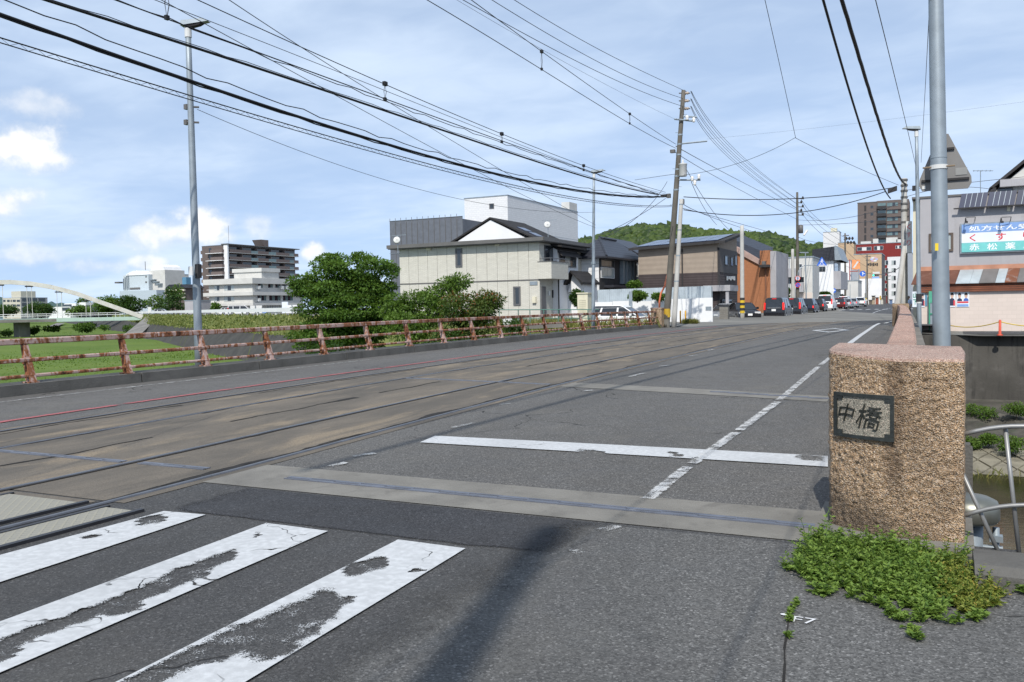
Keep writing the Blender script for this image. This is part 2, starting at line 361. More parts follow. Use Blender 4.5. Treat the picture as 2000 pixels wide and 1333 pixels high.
# joints between the paving slabs of the track bed (rough broken lines)
jb = MB()
for x in (-8.03+.02, -6.13, -7.1, -5.13, -8.95):
    pts = [(x+.06*noise.noise(Vector((s*1.6, x, 0)))+.03*noise.noise(Vector((s*8, x, 2))), s) for s in np.arange(4.2, 44, .11)]
    for i in range(len(pts)-1):
        if noise.noise(Vector((pts[i][1]*.5, x*3, 4))) < (-.1 if x == -7.1 else -.25): continue
        w = .008+.10*max(0, noise.noise(Vector((pts[i][1]*.9, x, 7))))**1.5+.012*random.random()
        (a, s0), (b, s1) = pts[i], pts[i+1]
        jb.add([(a-w, s0, surf(a, s0)+.0075), (a+w, s0, surf(a, s0)+.0075), (b+w, s1, surf(b, s1)+.0075), (b-w, s1, surf(b, s1)+.0075)], [(0, 1, 2, 3)])
link('slab_crack', jb.mesh('slab_crack', M_DARK), bridge, kind='stuff')
# the lighter worn asphalt thins out towards the crosswalk
def fade_asphalt(m):
    t = m.node_tree; N = NT(t); p = t.nodes['Principled BSDF']; v = N.co()
    a = N.ss(N.math('ADD', N.attr('wear'), N.math('MULTIPLY', N.math('SUBTRACT', N.noise(v, 5, 8, .7), .5), .7)), .75, .30)
    tr = N.n('ShaderNodeBsdfTransparent'); mx = N.n('ShaderNodeMixShader'); N.put(a, mx.inputs[0]); N.put(tr.outputs[0], mx.inputs[1]); N.put(p.outputs[0], mx.inputs[2]); N.put(mx.outputs[0], t.nodes['Material Output'].inputs[0]); return m
M_ASPH4F = fade_asphalt(asphalt('asphalt_worn_fade', (.092, .090, .086), .40, .40)); M_ASPH3F = fade_asphalt(asphalt('asphalt_patch_fade', (.036, .036, .038), .45, .3))
def fade_sheet(name, x0, x1, y0, y1, nx, ny, mat, dz, edge):
    V, w = [], []
    for j in range(ny+1):
        for i in range(nx+1):
            x, y = x0+(x1-x0)*i/nx, y0+(y1-y0)*j/ny; V.append((x, y, surf(x, y)+dz)); w.append(edge(i/nx, j/ny))
    Fq = np.array([(j*(nx+1)+i, j*(nx+1)+i+1, (j+1)*(nx+1)+i+1, (j+1)*(nx+1)+i) for j in range(ny) for i in range(nx)])
    return link(name, np_mesh(name, np.array(V), Fq, mat, {'wear': w}), approach)
fade_sheet('worn_asphalt', -2.25, .33, -2, 4.70, 24, 50, M_ASPH4F, .003, lambda u, v: max(0, 1-u/.28))
fade_sheet('asphalt_patch', -4.6, -1.5, 4.0, 4.72, 24, 8, M_ASPH3F, .0045, lambda u, v: max(0, (u-.75)/.25, 1-u/.1, 1-v/.12))
# --- river floor, water, banks
def meadow(u, v):
    x = -900+880*u**.6 if u < 1 else -20+0; y = 4+(700*v**2)
    x = -900+(900-8.0)*(u**.45)
    return (x, y, -3.4+.25*noise.noise(Vector((x*.03, y*.03, 0)))+.12*noise.noise(Vector((x*.15, y*.15, 3))))
structure('river_meadow', MB().grid(meadow, 90, 90), M_MEADOW, True)
structure('river_water', MB().add([(-12, -80, -4.45), (500, -80, -4.45), (500, 70, -4.45), (-12, 70, -4.45)], [(0, 1, 2, 3)]), M_WATER)
CREST = [(-900, 690, 1.0), (-230, 194, 1.0), (-190, 162, .95), (-154, 135, .9), (-105, 99, .85), (-53, 63, .8), (-38, 53, .45), (-26, 48.5, .25), (-13.4, 46.5, .1), (-12.9, 44.6, .1), (-1.6, 44.2, -.25), (1.5, 42.5, -.35), (60, 40, -.35), (600, 20, -.35)]
TOE = [(-900, 640, -3.6), (-226, 180, -3.6), (-181, 151, -3.6), (-146, 124, -3.6), (-97, 89, -3.6), (-46, 53, -3.6), (-32, 45, -3.6), (-22, 41, -3.6), (-13, 40, -3.6), (-12.7, 43.8, -3.6)]
lb = MB()
far = [(c[0]*2.2, 2500, .6) for c in CREST]
for i in range(len(CREST)-1):
    lb.add([CREST[i], CREST[i+1], far[i+1], far[i]], [(0, 1, 2, 3)])
structure('ground', lb, M_LAND)
gb, rb = MB(), MB()
def lerp(a, b, t): return tuple(a[k]+(b[k]-a[k])*t for k in range(3))
for i in range(len(TOE)-1):
    n = min(40, max(3, int(math.dist(CREST[i], CREST[i+1])/4))); h = .40
    def slope(t0, t1):
        def fn(u, v):
            p = lerp(lerp(CREST[i], CREST[i+1], u), lerp(TOE[i], TOE[i+1], u), t1+(t0-t1)*v); return (p[0], p[1], p[2]+(.15*noise.noise(Vector((p[0]*.06, p[1]*.06, 0))) if 0 < v < 1 else 0))
        return fn
    gb.grid(slope(0, h), n, 4); (rb if CREST[i][0] < -50 else gb).grid(slope(h-.02, 1), n, 2)
structure('grass_bank', gb, M_BANK, True)
structure('revetment', rb, M_REVET)
# faint slab joints running down the revetment
for q in range(34):
    t = q/34; k = 2+int(t*4) if t < 1 else 5; k = min(k, 4); f = t*4-int(t*4)
    c0, t0 = lerp(CREST[k-0], CREST[k+1], f), lerp(TOE[k], TOE[k+1], f)
    if q % 2: continue
    a, b = lerp(c0, t0, .41), t0; dx_ = .18
    structure('slab_joint', MB().add([(a[0], a[1], a[2]+.02), (a[0]+dx_, a[1]-dx_*.7, a[2]+.02), (b[0]+dx_, b[1]-dx_*.7, b[2]+.02), (b[0], b[1], b[2]+.02)], [(0, 1, 2, 3)]), M_BANK, parent=bpy.data.objects['revetment'])
# --- bridge body, abutments
M_DECK = pmat('bridge_concrete', (.19, .18, .165), .9, .25, .6, .3, 12, streak=.4)
bb = MB(); bb.prism([(-13.4, 5.02), (-.3, 5.02), (-.3, 8), (-.7, 18), (-1.2, 31), (-1.75, 44), (-13.4, 44)], -1.35, -.12)
for y in (17, 31): bb.box(-12.8, -2.2, y-.6, y+.6, -6, -1.4)
structure('bridge_deck', bb, M_DECK)
structure('abutment', MB().box(-60, .2, 3.9, 4.97, -6, -.012).box(.203, 40, 3.9, 4.6, -6, -.013).box(-60, 40, -60, 3.85, -6, -.014), M_DECK)
# --- left kerb, in cast lengths
kerb = Thing('kerb', 'low weathered concrete kerb under the rusty railing', 'kerb', (-13.1, 5, 0))
ks = np.arange(2.0, 44.01, 3.0)
for i in range(len(ks)-1):
    a, b = ks[i]+.012, ks[i+1]-.012
    mb = MB(); n = 4
    for j in range(n):
        s0, s1 = a+(b-a)*j/n, a+(b-a)*(j+1)/n; z0, z1 = surf(KL, s0), surf(KL, s1)
        mb.hexa([(-13.4, s0, z0-.3), (KL+.01, s0, z0-.3), (KL+.01, s1, z1-.3), (-13.4, s1, z1-.3), (-13.4, s0, z0+.17), (KL-.03, s0, z0+.17), (KL-.03, s1, z1+.17), (-13.4, s1, z1+.17)])
    kerb.part('kerb_stone', mb, M_KERB)
# ================================================================== tram rails
for i, x in enumerate((-9.14, -8.03, -6.16, -5.05)):
    lab = ['steel tram rail nearest the red line and rusty railing', 'steel tram rail second from the red line, half buried in dirt', 'steel tram rail third from the red line, in the brown slab', 'steel tram rail nearest the stop line and crosswalk'][i]
    T = Thing('tram_rail', lab, 'rail', (x, 10, 0), 'tram rails')
    def strip(a, b, dz, y0=-30, y1=66):
        return MB().grid(lambda u, v: (x+a+(b-a)*u, y0+(y1-y0)*v, surf(x, y0+(y1-y0)*v)+dz), 1, 160)
    hd = MB(); y0, y1 = -30, 66
    for k in range(120):
        s0, s1 = y0+(y1-y0)*k/120, y0+(y1-y0)*(k+1)/120; z0, z1 = surf(x, s0), surf(x, s1); w = .022
        hd.add([(x-w, s0, z0+.004), (x-w, s1, z1+.004), (x-w+.006, s0, z0+.014), (x-w+.006, s1, z1+.014), (x+w-.006, s0, z0+.014), (x+w-.006, s1, z1+.014), (x+w, s0, z0+.004), (x+w, s1, z1+.004)],
               [(0, 2, 3, 1), (2, 4, 5, 3), (4, 6, 7, 5)])
    T.part('rail_head', hd, M_STEEL)
    sgn = 1 if i in (0, 2) else -1
    T.part('groove', strip(*(sorted((sgn*.024, sgn*.06))), .009), M_DARK)
# tread-plate crossing panels with black edge bars beside the rail
def plate_mat():
    m, t, p = newmat('tread_plate'); N = NT(t); v = N.co()
    a = N.n('ShaderNodeTexWave', wave_type='BANDS', bands_direction='DIAGONAL'); N.put(N.co(scale=(1, 1, 0)), a.inputs['Vector']); a.inputs['Scale'].default_value = 9
    b = N.n('ShaderNodeTexWave', wave_type='BANDS', bands_direction='DIAGONAL'); N.put(N.co(scale=(-1, 1, 0)), b.inputs['Vector']); b.inputs['Scale'].default_value = 9
    h = N.math('MAXIMUM', N.ss(a.outputs[1], .7, .9), N.ss(b.outputs[1], .7, .9))
    N.put(N.mix(N.math('MULTIPLY', h, N.math('MULTIPLY', N.noise(v, 12, 4), .6)), (.235, .225, .19), (.34, .31, .22)), p.inputs['Base Color']); p.inputs['Roughness'].default_value = .75
    N.put(N.bump(h, .5, .01), p.inputs['Normal']); return m
M_TREAD = plate_mat()
M_BAR = pmat('black_edge_bar', (.03, .03, .034), .5, .3, 6)
for (a, b, lab, y1_) in ((-4.95, -4.60, 'patterned tread plate between the near tram rail and the first crosswalk stripe', 3.93), (-5.98, -5.16, 'patterned tread plate on the far side of the near tram rail', 3.96)):
    T = Thing('crossing_plate', lab, 'plate', (a, 3, 0), 'tread plates at the tram crossing')
    def seg(x0, x1, h, y1q):
        ys_ = np.linspace(-2, y1q, 9); mb = MB()
        for k in range(8): za, zb_ = surf(x0, ys_[k]), surf(x0, ys_[k+1]); mb.hexa([(x0, ys_[k], za-.02), (x1, ys_[k], za-.02), (x1, ys_[k+1], zb_-.02), (x0, ys_[k+1], zb_-.02), (x0, ys_[k], za+h), (x1, ys_[k], za+h), (x1, ys_[k+1], zb_+h), (x0, ys_[k+1], zb_+h)])
        return mb
    T.part('plate', seg(a+.04, b-.045, .013, y1_-.04), M_TREAD); T.part('edge_bar', seg(b-.04, b, .02, y1_), M_BAR); T.part('edge_bar', seg(a, a+.035, .017, y1_), M_BAR)
# ================================================================== painted markings (children of the road sheets)
def paint(name, poly, mat, parent, dz=.0085, n=(4, 24), wear=()):
    """quad p00,p10,p11,p01 (x,y) laid on the road; wear: capsules in photo pixels"""
    p = [np.array(q, float) for q in poly]; nu, nv = n
    V = []; wv = []
    for j in range(nv+1):
        for i in range(nu+1):
            u, v = i/nu, j/nv
            q = (p[0]*(1-u)+p[1]*u)*(1-v)+(p[3]*(1-u)+p[2]*u)*v
            P = np.array([q[0], q[1], surf(q[0], q[1])+dz]); V.append(P)
            w = .40 if (i in (0, nu) or j in (0, nv)) else 0.
            if wear:
                d = P-CC; z = d@FW
                if z > .2:
                    x, y = CX+F*(d@RT)/z, CY-F*(d@UP)/z
                    for (x0, y0, x1, y1, r) in wear:
                        dx_, dy_ = x1-x0, y1-y0; tt = min(1, max(0, ((x-x0)*dx_+(y-y0)*dy_)/(dx_*dx_+dy_*dy_+1e-9)))
                        dd = math.hypot(x-x0-tt*dx_, y-y0-tt*dy_)/r
                        w = max(w, min(1, max(0, 1.65-dd))*.72)
            wv.append(w)
    Fq = np.array([(j*(nu+1)+i, j*(nu+1)+i+1, (j+1)*(nu+1)+i+1, (j+1)*(nu+1)+i) for j in range(nv) for i in range(nu)])
    return link(name, np_mesh(name, np.array(V), Fq, mat, {'wear': wv}), parent)
def ppaint(name, pix, mat, parent, **k): return paint(name, [road(*q)[:2] for q in pix], mat, parent, **k)
# crosswalk stripes
paint('crosswalk_stripe', [(-4.58, -2), (-3.68, -2), (-4.14, 4.0), (-4.47, 3.97)], M_WHITE, approach, n=(10, 90), wear=[(270, 1020, 320, 1012, 9), (150, 1052, 200, 1045, 4), (90, 1072, 90, 1074, 3)])
paint('crosswalk_stripe', [(-3.22, -2), (-2.72, -2), (-3.16, 3.97), (-3.63, 3.98)], M_WHITE, approach, n=(16, 130),
      wear=[(455, 1082, 400, 1102, 12), (400, 1108, 330, 1135, 17), (400, 1115, 350, 1120, 14), (330, 1138, 200, 1190, 16), (270, 1180, 210, 1195, 14), (200, 1190, 60, 1238, 14), (60, 1238, -80, 1300, 16), (30, 1268, -60, 1310, 14), (505, 1043, 500, 1046, 6)])
paint('crosswalk_stripe', [(-2.30, -2), (-1.88, -2), (-2.25, 3.96), (-2.68, 3.97)], M_WHITE, approach, n=(16, 130),
      wear=[(640, 1180, 560, 1215, 32), (560, 1215, 430, 1265, 30), (610, 1215, 500, 1270, 26), (430, 1262, 330, 1305, 22), (330, 1305, 250, 1345, 20), (690, 1170, 650, 1180, 9), (680, 1115, 750, 1098, 13), (800, 1115, 830, 1112, 4), (570, 1262, 520, 1282, 12)])
# stop line, edge line, lane dashes
ppaint('stop_line', [(820, 866), (1617, 914), (1617, 893), (850, 853)], M_WHITE, bridge, n=(60, 6), wear=[(1130, 880, 1180, 884, 4), (1310, 886, 1330, 890, 5), (1560, 893, 1610, 896, 6)])
ep = [road(x, y)[:2] for x, y in [(1262, 979), (1345, 912), (1440, 845), (1520, 785), (1600, 716), (1660, 671), (1695, 646), (1718, 632)]]
for i in range(len(ep)-1):
    a, b = ep[i], ep[i+1]; w = .072
    if i == 1: a = a+(b-a)*.03
    paint('edge_line', [(a[0]-w, a[1]), (a[0]+w, a[1]), (b[0]+w, b[1]), (b[0]-w, b[1])], M_WORN if i < 5 else M_WHITE, bridge, n=(4, 24))
for (x0, y0, x1, y1) in [(684, 894, 738, 886), (640, 914, 680, 904), (1135, 766, 1160, 763), (1225, 738, 1262, 729), (1286, 717, 1310, 714), (1170, 1040, 1210, 1028), (1110, 1081, 1145, 1078), (1225, 997, 1250, 996),
                         (975, 792, 1000, 789), (880, 838, 930, 826), (1345, 697, 1362, 694), (1380, 686, 1398, 683)]:
    a, b = road(x0, y0)[:2], road(x1, y1)[:2]; d = b-a; d = d/np.linalg.norm(d); nn = np.array([-d[1], d[0]])*.06
    paint('lane_dash', [a-nn, a+nn, b+nn, b-nn], M_WORN2, bridge if a[1] > 5 else approach, n=(4, 8))
ppaint('cross_line', [(1445, 643), (1700, 641), (1700, 640.2), (1445, 642)], M_WORN, bridge, n=(20, 2))
# red line beside the tracks, faint white line near the kerb
for s in np.arange(2, 43, 2.05):
    if 10.9 < s < 12: continue
    paint('red_line', [(-9.97, s), (-9.81, s), (-9.81, s+2.03), (-9.97, s+2.03)], M_RED, bridge if s > 5 else approach, n=(3, 16))
    if int(s*3) % 4 == 1: paint('worn_dash', [(-9.79, s), (-9.7, s), (-9.7, s+.9), (-9.79, s+.9)], M_WORN, bridge if s > 5 else approach, n=(2, 8))
paint('kerb_line', [(-12.15, 5.2), (-12.02, 5.2), (-12.02, 17), (-12.15, 17)], M_WORN, bridge, n=(3, 90))
# diamond that warns of the crossing, built of four bars
dm = [road(x, y)[:2] for x, y in [(1585, 646), (1618, 650), (1661, 645.5), (1630, 642)]]
dc = sum(dm)/4
for i in range(4):
    a, b = dm[i], dm[(i+1) % 4]
    paint('diamond_marking', [a, b, dc+(b-dc)*.72, dc+(a-dc)*.72], M_WHITE, bridge, n=(10, 3))
# far street markings
for k in range(22):
    s = 54+k*2.9; paint('lane_dash', [(-10.9, s), (-10.75, s), (-10.75, s+1.5), (-10.9, s+1.5)], M_WHITE, street, n=(2, 4))
for k in range(14): 
    s = 60+k*5.2; paint('centre_line', [(-6.4, s), (-6.28, s), (-6.28, s+4.6), (-6.4, s+4.6)], M_WHITE, street, n=(2, 8))
for k in range(11):
    x = -12.6+k*1.0; paint('far_crosswalk_stripe', [(x, 118), (x+.5, 118), (x+.5, 122), (x, 122)], M_WHITE, street, n=(2, 4))
for k in range(3): paint('edge_line', [(-2.75-k*.05, 50+k*12), (-2.6-k*.05, 50+k*12), (-2.65-k*.05, 61+k*12), (-2.8-k*.05, 61+k*12)], M_WHITE, street, n=(2, 10))
# painted surveyor's mark on the footway
def text_mesh(body, size=1., bold=0., shear=0.):
    c = bpy.data.curves.new('text', 'FONT'); c.body = body; c.size = size; c.offset = bold; c.shear = shear; c.resolution_u = 2
    o = bpy.data.objects.new('text', c); COL.objects.link(o); dg = bpy.context.evaluated_depsgraph_get(); dg.update()
    me = bpy.data.meshes.new_from_object(o.evaluated_get(dg)); bpy.data.objects.remove(o); bpy.data.curves.remove(c); return me
def text_mb(body, w=None, h=None, bold=0., shear=0.):
    me = text_mesh(body, 1., bold, shear); co = np.array([v.co[:] for v in me.vertices])[:, :2]
    lo, hi = co.min(0), co.max(0); s = np.array([(w/(hi[0]-lo[0])) if w else 1, (h/(hi[1]-lo[1])) if h else 1])
    if not w: s[0] = s[1]
    if not h: s[1] = s[0]
    co = (co-lo)*s; return co, [tuple(p.vertices) for p in me.polygons]
co, fs = text_mb('F7', h=.075)
o0 = road(1572, 1222); mk = MB().add([(o0[0]+c[0]*.9-.05, o0[1]+c[1]*.9, surf(0, 3)+.009) for c in co], fs)
mk.add([(o0[0]-.09+.016*math.cos(t*.785), o0[1]+.07+.012*math.sin(t*.785), .009) for t in range(8)], [tuple(range(8))])
link('painted_mark', mk.mesh('painted_mark', pmat('mark_paint', (.6, .6, .6), .7)), approach)
# ================================================================== expansion joints
def joint(y, segs, w_c, lab, wst=.055):
    T = Thing('expansion_joint', lab, 'joint', (-4, y, 0), 'expansion joints across the deck')
    cb = MB()
    for (x0, x1, yy0, yy1) in w_c:
        n = 8
        for k in range(n):
            a, b = x0+(x1-x0)*k/n, x0+(x1-x0)*(k+1)/n; y0a, y0b = yy0[0]+(yy0[1]-yy0[0])*k/n, yy0[0]+(yy0[1]-yy0[0])*(k+1)/n; y1a, y1b = yy1[0]+(yy1[1]-yy1[0])*k/n, yy1[0]+(yy1[1]-yy1[0])*(k+1)/n
            cb.add([(a, y0a, surf(a, y0a)+.0045), (b, y0b, surf(b, y0b)+.0045), (b, y1b, surf(b, y1b)+.0045), (a, y1a, surf(a, y1a)+.0045)], [(0, 1, 2, 3)])
    if w_c: T.part('concrete_strip', cb, M_CONC)
    for (x0, ya, x1, yb) in segs:
        n = max(2, int(abs(x1-x0)/.22)); L = MB(); R_ = MB(); G = MB()
        for k in range(n):
            a, b = x0+(x1-x0)*k/n, x0+(x1-x0)*(k+1)/n; m_ = ya+(yb-ya)*(k+.5)/n; o = .014 if k % 2 else -.014
            z = surf((a+b)/2, m_)
            G.add([(a, m_-wst*.5+o, z+.008), (b, m_-wst*.5+o, z+.008), (b, m_+wst*.5+o, z+.008), (a, m_+wst*.5+o, z+.008)], [(0, 1, 2, 3)])
            L.box(a, b, m_-wst*.75, m_-wst*.16+o, z, z+.012); R_.box(a, b, m_+wst*.16+o, m_+wst*.75, z, z+.012)
        T.part('steel_comb', L, M_JOINT); T.part('steel_comb', R_, M_JOINT); T.part('gap', G, M_DARK)
joint(5.1, [(-4.43, 5.1, -.62, 5.08), (-7.95, 5.13, -6.25, 5.14), (-6.05, 5.15, -5.3, 5.15)], [(-4.95, -.60, (4.76, 4.76), (5.46, 5.46))], 'steel comb joint in the pale concrete strip before the stop line')
ja, jb_, jc, jd = road(1100, 756), road(1620, 786), road(1620, 775), road(1115, 748)
jm = (ja+jd)/2; je = (jb_+jc)/2
joint(12, [(-8.02, road(865, 741)[1], -5.2, road(1070, 752)[1]), (jm[0]+2.2, (jm[1]+je[1])/2, je[0], je[1])], [(jm[0], je[0], (ja[1], jb_[1]), (jd[1], jc[1]))], 'worn joint strip crossing the deck beyond the stop line')
dk = MB().box(-5.25, -5.0, 4.9, 5.4, .0, .0095); link('asphalt_repair', dk.mesh('asphalt_repair', M_ASPH3), bridge)
# ================================================================== rusty railing on the left
def rust_mat():
    m, t, p = newmat('rusty_pink_paint'); N = NT(t); v = N.co(scale=(1, 1, 1), which='Object')
    gi = N.n('ShaderNodeObjectInfo'); va = N.n('ShaderNodeVectorMath', operation='ADD'); N.put(v, va.inputs[0])
    g = N.n('ShaderNodeNewGeometry'); N.put(g.outputs['Position'], va.inputs[1]); va.inputs[0].default_value = (0, 0, 0)
    ps = g.outputs['Position']
    mp_ = N.n('ShaderNodeMapping'); N.put(ps, mp_.inputs[0]); mp_.inputs['Scale'].default_value = (1, 2.2, .8)
    a = N.noise(mp_.outputs[0], 2.4, 9, .68, .5); b = N.noise(ps, 14, 6, .7)
    f = N.math('ADD', a, N.math('MULTIPLY', N.math('SUBTRACT', b, .5), .45))
    # the far half of the railing has rusted more
    se = N.n('ShaderNodeSeparateXYZ'); N.put(ps, se.inputs[0])
    f = N.math('ADD', f, N.ss(se.outputs[1], 14, 24, 0, .035))
    c = N.mix(N.ss(N.noise(ps, 3, 5), .3, .7), (.36, .235, .195), (.50, .365, .325))
    c = N.mix(N.ss(f, .455, .54), c, (.235, .092, .04))
    c = N.mix(N.ss(f, .56, .66), c, (.055, .026, .017))
    N.put(c, p.inputs['Base Color']); N.put(N.ss(f, .5, .58, .45, .95), p.inputs['Roughness']); p.inputs['Specular IOR Level'].default_value = .3
    N.put(N.bump(f, .5, .01), p.inputs['Normal']); return m
M_RUST = rust_mat()
rail = Thing('bridge_railing', 'low rusty pink steel railing with three bars along the left kerb', 'railing', (-13.1, 5, .17))
PY = [9.0+1.835*k for k in range(-3, 20)]
zk = lambda s: surf(KL, s)+.17
for y in PY:
    z = zk(y); mb = MB()
    # broad-footed post, leaning outwards, flanges front and back
    mb.hexa([(-13.04, y-.04, z-.005), (-12.93, y-.04, z-.005), (-12.93, y+.04, z-.005), (-13.04, y+.04, z-.005), (-13.17, y-.032, z+.62), (-13.09, y-.032, z+.62), (-13.09, y+.032, z+.62), (-13.17, y+.032, z+.62)])
    po = rail.part('post', mb, M_RUST)
    fl = MB().box(-13.09, -12.89, y-.085, y+.085, z-.006, z+.02)
    fl.hexa([(-12.929, y-.058, z+.02), (-12.915, y-.058, z+.02), (-12.915, y+.058, z+.02), (-12.929, y+.058, z+.02), (-13.089, y-.043, z+.60), (-13.075, y-.043, z+.60), (-13.075, y+.043, z+.60), (-13.089, y+.043, z+.60)])
    rail.part('post_flange', fl, M_RUST, po)
    rail.part('clamp', MB().box(-13.10, -13.03, y-.06, y+.06, z+.30, z+.43), M_RUST, po); rail.part('clamp', MB().box(-13.04, -12.97, y-.06, y+.06, z+.055, z+.17), M_RUST, po)
for i in range(len(PY)-1):
    a, b = PY[i], PY[i+1]; za, zb = zk(a), zk(b)
    for nm, x, h0, h1, w in (('top_rail', -13.13, .61, .705, .06), ('middle_rail', -13.02, .33, .395, .026), ('lower_rail', -12.965, .085, .14, .026)):
        mb = MB(); jg = random.uniform(-.004, .004); c_ = .014
        poly = [(x-w, h0+c_), (x-w+c_, h0), (x+w-c_, h0), (x+w, h0+c_), (x+w, h1-c_), (x+w-c_, h1), (x-w+c_, h1), (x-w, h1-c_)]
        vs = [(q[0]+jg, a+.002, za+q[1]) for q in poly]+[(q[0]+jg, b-.002, zb+q[1]) for q in poly]; n = 8
        mb.add(vs, [tuple(range(n)), tuple(range(n, 2*n))[::-1]]+[(k, n+k, n+(k+1) % n, (k+1) % n) for k in range(n)])
        rail.part(nm, mb, M_RUST)
# ================================================================== granite: end pillar, parapet, far pillar
def granite(name, a, b, dark, sc=1., rough=.85, bump=.9, foot=False):
    m, t, p = newmat(name); N = NT(t); v = N.co()
    g = N.n('ShaderNodeSeparateColor'); N.put(N.vor(v, 135*sc, out='Color'), g.inputs[0])
    g2 = N.n('ShaderNodeSeparateColor'); N.put(N.vor(v, 260*sc, out='Color'), g2.inputs[0])
    c = N.mix(g.outputs[0], a, b)
    c = N.mix(N.ss(g2.outputs[1], .72, .86), c, (.60, .50, .40))
    c = N.mix(N.ss(g2.outputs[0], .78, .9), c, (.07, .055, .045))
    c = N.mix(N.ss(N.noise(v, 62*sc, 5, .65), .5, .72), c, tint(a, .40))
    big = N.noise(N.co(scale=(1.6, 1.6, .7)), 2.2, 7, .6, .5)
    c = N.mix(N.math('MULTIPLY', N.ss(big, .46, .70), dark), c, (.055, .042, .032))
    if foot:   # darker towards the lower left foot, and drips below the plaque
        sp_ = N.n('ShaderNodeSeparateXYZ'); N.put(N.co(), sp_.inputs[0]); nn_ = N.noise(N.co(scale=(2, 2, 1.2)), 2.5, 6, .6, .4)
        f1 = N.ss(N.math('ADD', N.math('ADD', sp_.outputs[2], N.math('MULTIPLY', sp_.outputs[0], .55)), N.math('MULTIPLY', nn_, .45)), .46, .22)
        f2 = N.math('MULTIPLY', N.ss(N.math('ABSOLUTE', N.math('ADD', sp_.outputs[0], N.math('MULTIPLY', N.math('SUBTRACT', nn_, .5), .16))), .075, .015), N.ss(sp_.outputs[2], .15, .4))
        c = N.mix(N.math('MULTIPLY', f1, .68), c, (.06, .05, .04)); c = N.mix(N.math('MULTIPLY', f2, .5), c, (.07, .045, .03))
    N.put(c, p.inputs['Base Color']); p.inputs['Roughness'].default_value = rough; p.inputs['Specular IOR Level'].default_value = .3
    h = N.math('ADD', N.noise(v, 70*sc, 6, .7), N.vor(v, 135*sc))
    N.put(N.bump(h, bump, .012), p.inputs['Normal']); return m
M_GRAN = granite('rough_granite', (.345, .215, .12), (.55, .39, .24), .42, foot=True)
M_GRANT = granite('sawn_granite', (.30, .17, .125), (.42, .27, .21), .35, 1.3, .6, .12)
M_PARA = granite('parapet_granite', (.36, .19, .135), (.47, .28, .21), .3, .8, .7, .25)
# plan of the pillar, clockwise from the right back corner round the front to the left back
def plan_arc(u):   # u along the front: 0 at right front corner, then flat, then a curve back to the left
    # flat part from (.105,4.905) to (-.16,4.885), then an arc to (-.545,5.0), then back along the side
    L1, L2 = .265, .42
    s = u
    if s <= L1: t = s/L1; return np.array([.105+(-.16-.105)*t, 4.905+(4.882-4.905)*t]), np.array([.0, -1.])
    t = min((s-L1)/L2, 1.35)
    a = math.radians(4+30*t); x = -.16-.385*min(t, 1.0)-(.0 if t <= 1 else (t-1)*.12); y = 4.882+.185*min(t, 1)**1.9+(0 if t <= 1 else (t-1)*.5)
    return np.array([x, y]), np.array([-math.sin(a), -math.cos(a)])
PIL = Thing('bridge_pillar', 'rough tan granite end pillar with a dark name plaque', 'pillar', (-.22, 5.2, 0))
def topz(q): return .972+.05*(q[1]-4.88)+.06*max(0, -q[0]-.2)
front = [plan_arc(u) for u in np.linspace(0, .685, 130)]
back = [np.array(q) for q in [(-.565, 5.16), (-.565, 5.3), (-.55, 5.56), (-.3, 5.6), (0, 5.6), (.105, 5.58), (.118, 5.3), (.112, 5.05)]]
loop = [f[0] for f in front]+back
cen = np.array([-.22, 5.2]); NZ = 130; V = []; nl = len(loop)
for k in range(NZ+1):
    for i, q in enumerate(loop):
        ztop = topz(q)-.012; z = -.05+(ztop+.05)*k/NZ
        d = q-cen; d = d/np.linalg.norm(d)
        nrm = front[i][1] if i < 130 else d
        e = .0115*noise.fractal(Vector((q[0]*46, q[1]*46, z*46)), .9, 2.2, 4)+.004*noise.noise(Vector((q[0]*13, q[1]*13, z*13)))
        fade = min(1, (ztop-z)/.02)*(1 if 4 < i < 130 else .6)
        V.append((q[0]+nrm[0]*e*fade, q[1]+nrm[1]*e*fade, z))
Fq = np.array([(k*nl+(i+1) % nl, k*nl+i, (k+1)*nl+i, (k+1)*nl+(i+1) % nl) for k in range(NZ) for i in range(nl)])
V = np.array(V)-np.array(PIL.off)
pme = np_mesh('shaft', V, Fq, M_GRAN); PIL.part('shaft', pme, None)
cap = MB(); n = nl
l0 = [(q[0], q[1], topz(q)-.012) for q in loop]; l1 = [(q[0]+(cen[0]-q[0])*.012, q[1]+(cen[1]-q[1])*.012, topz(q)) for q in loop]
cap.add(l0+l1, [((i+1) % n, i, n+i, n+(i+1) % n) for i in range(n)]+[tuple(range(n, 2*n))[::-1]])
PIL.part('top_face', cap, M_GRANT)
PIL.part('plinth', MB().prism([(.15, 4.80), (-.2, 4.78), (-.62, 4.93), (-.64, 5.62), (.16, 5.62)][::-1], -.05, .045), M_CONC)
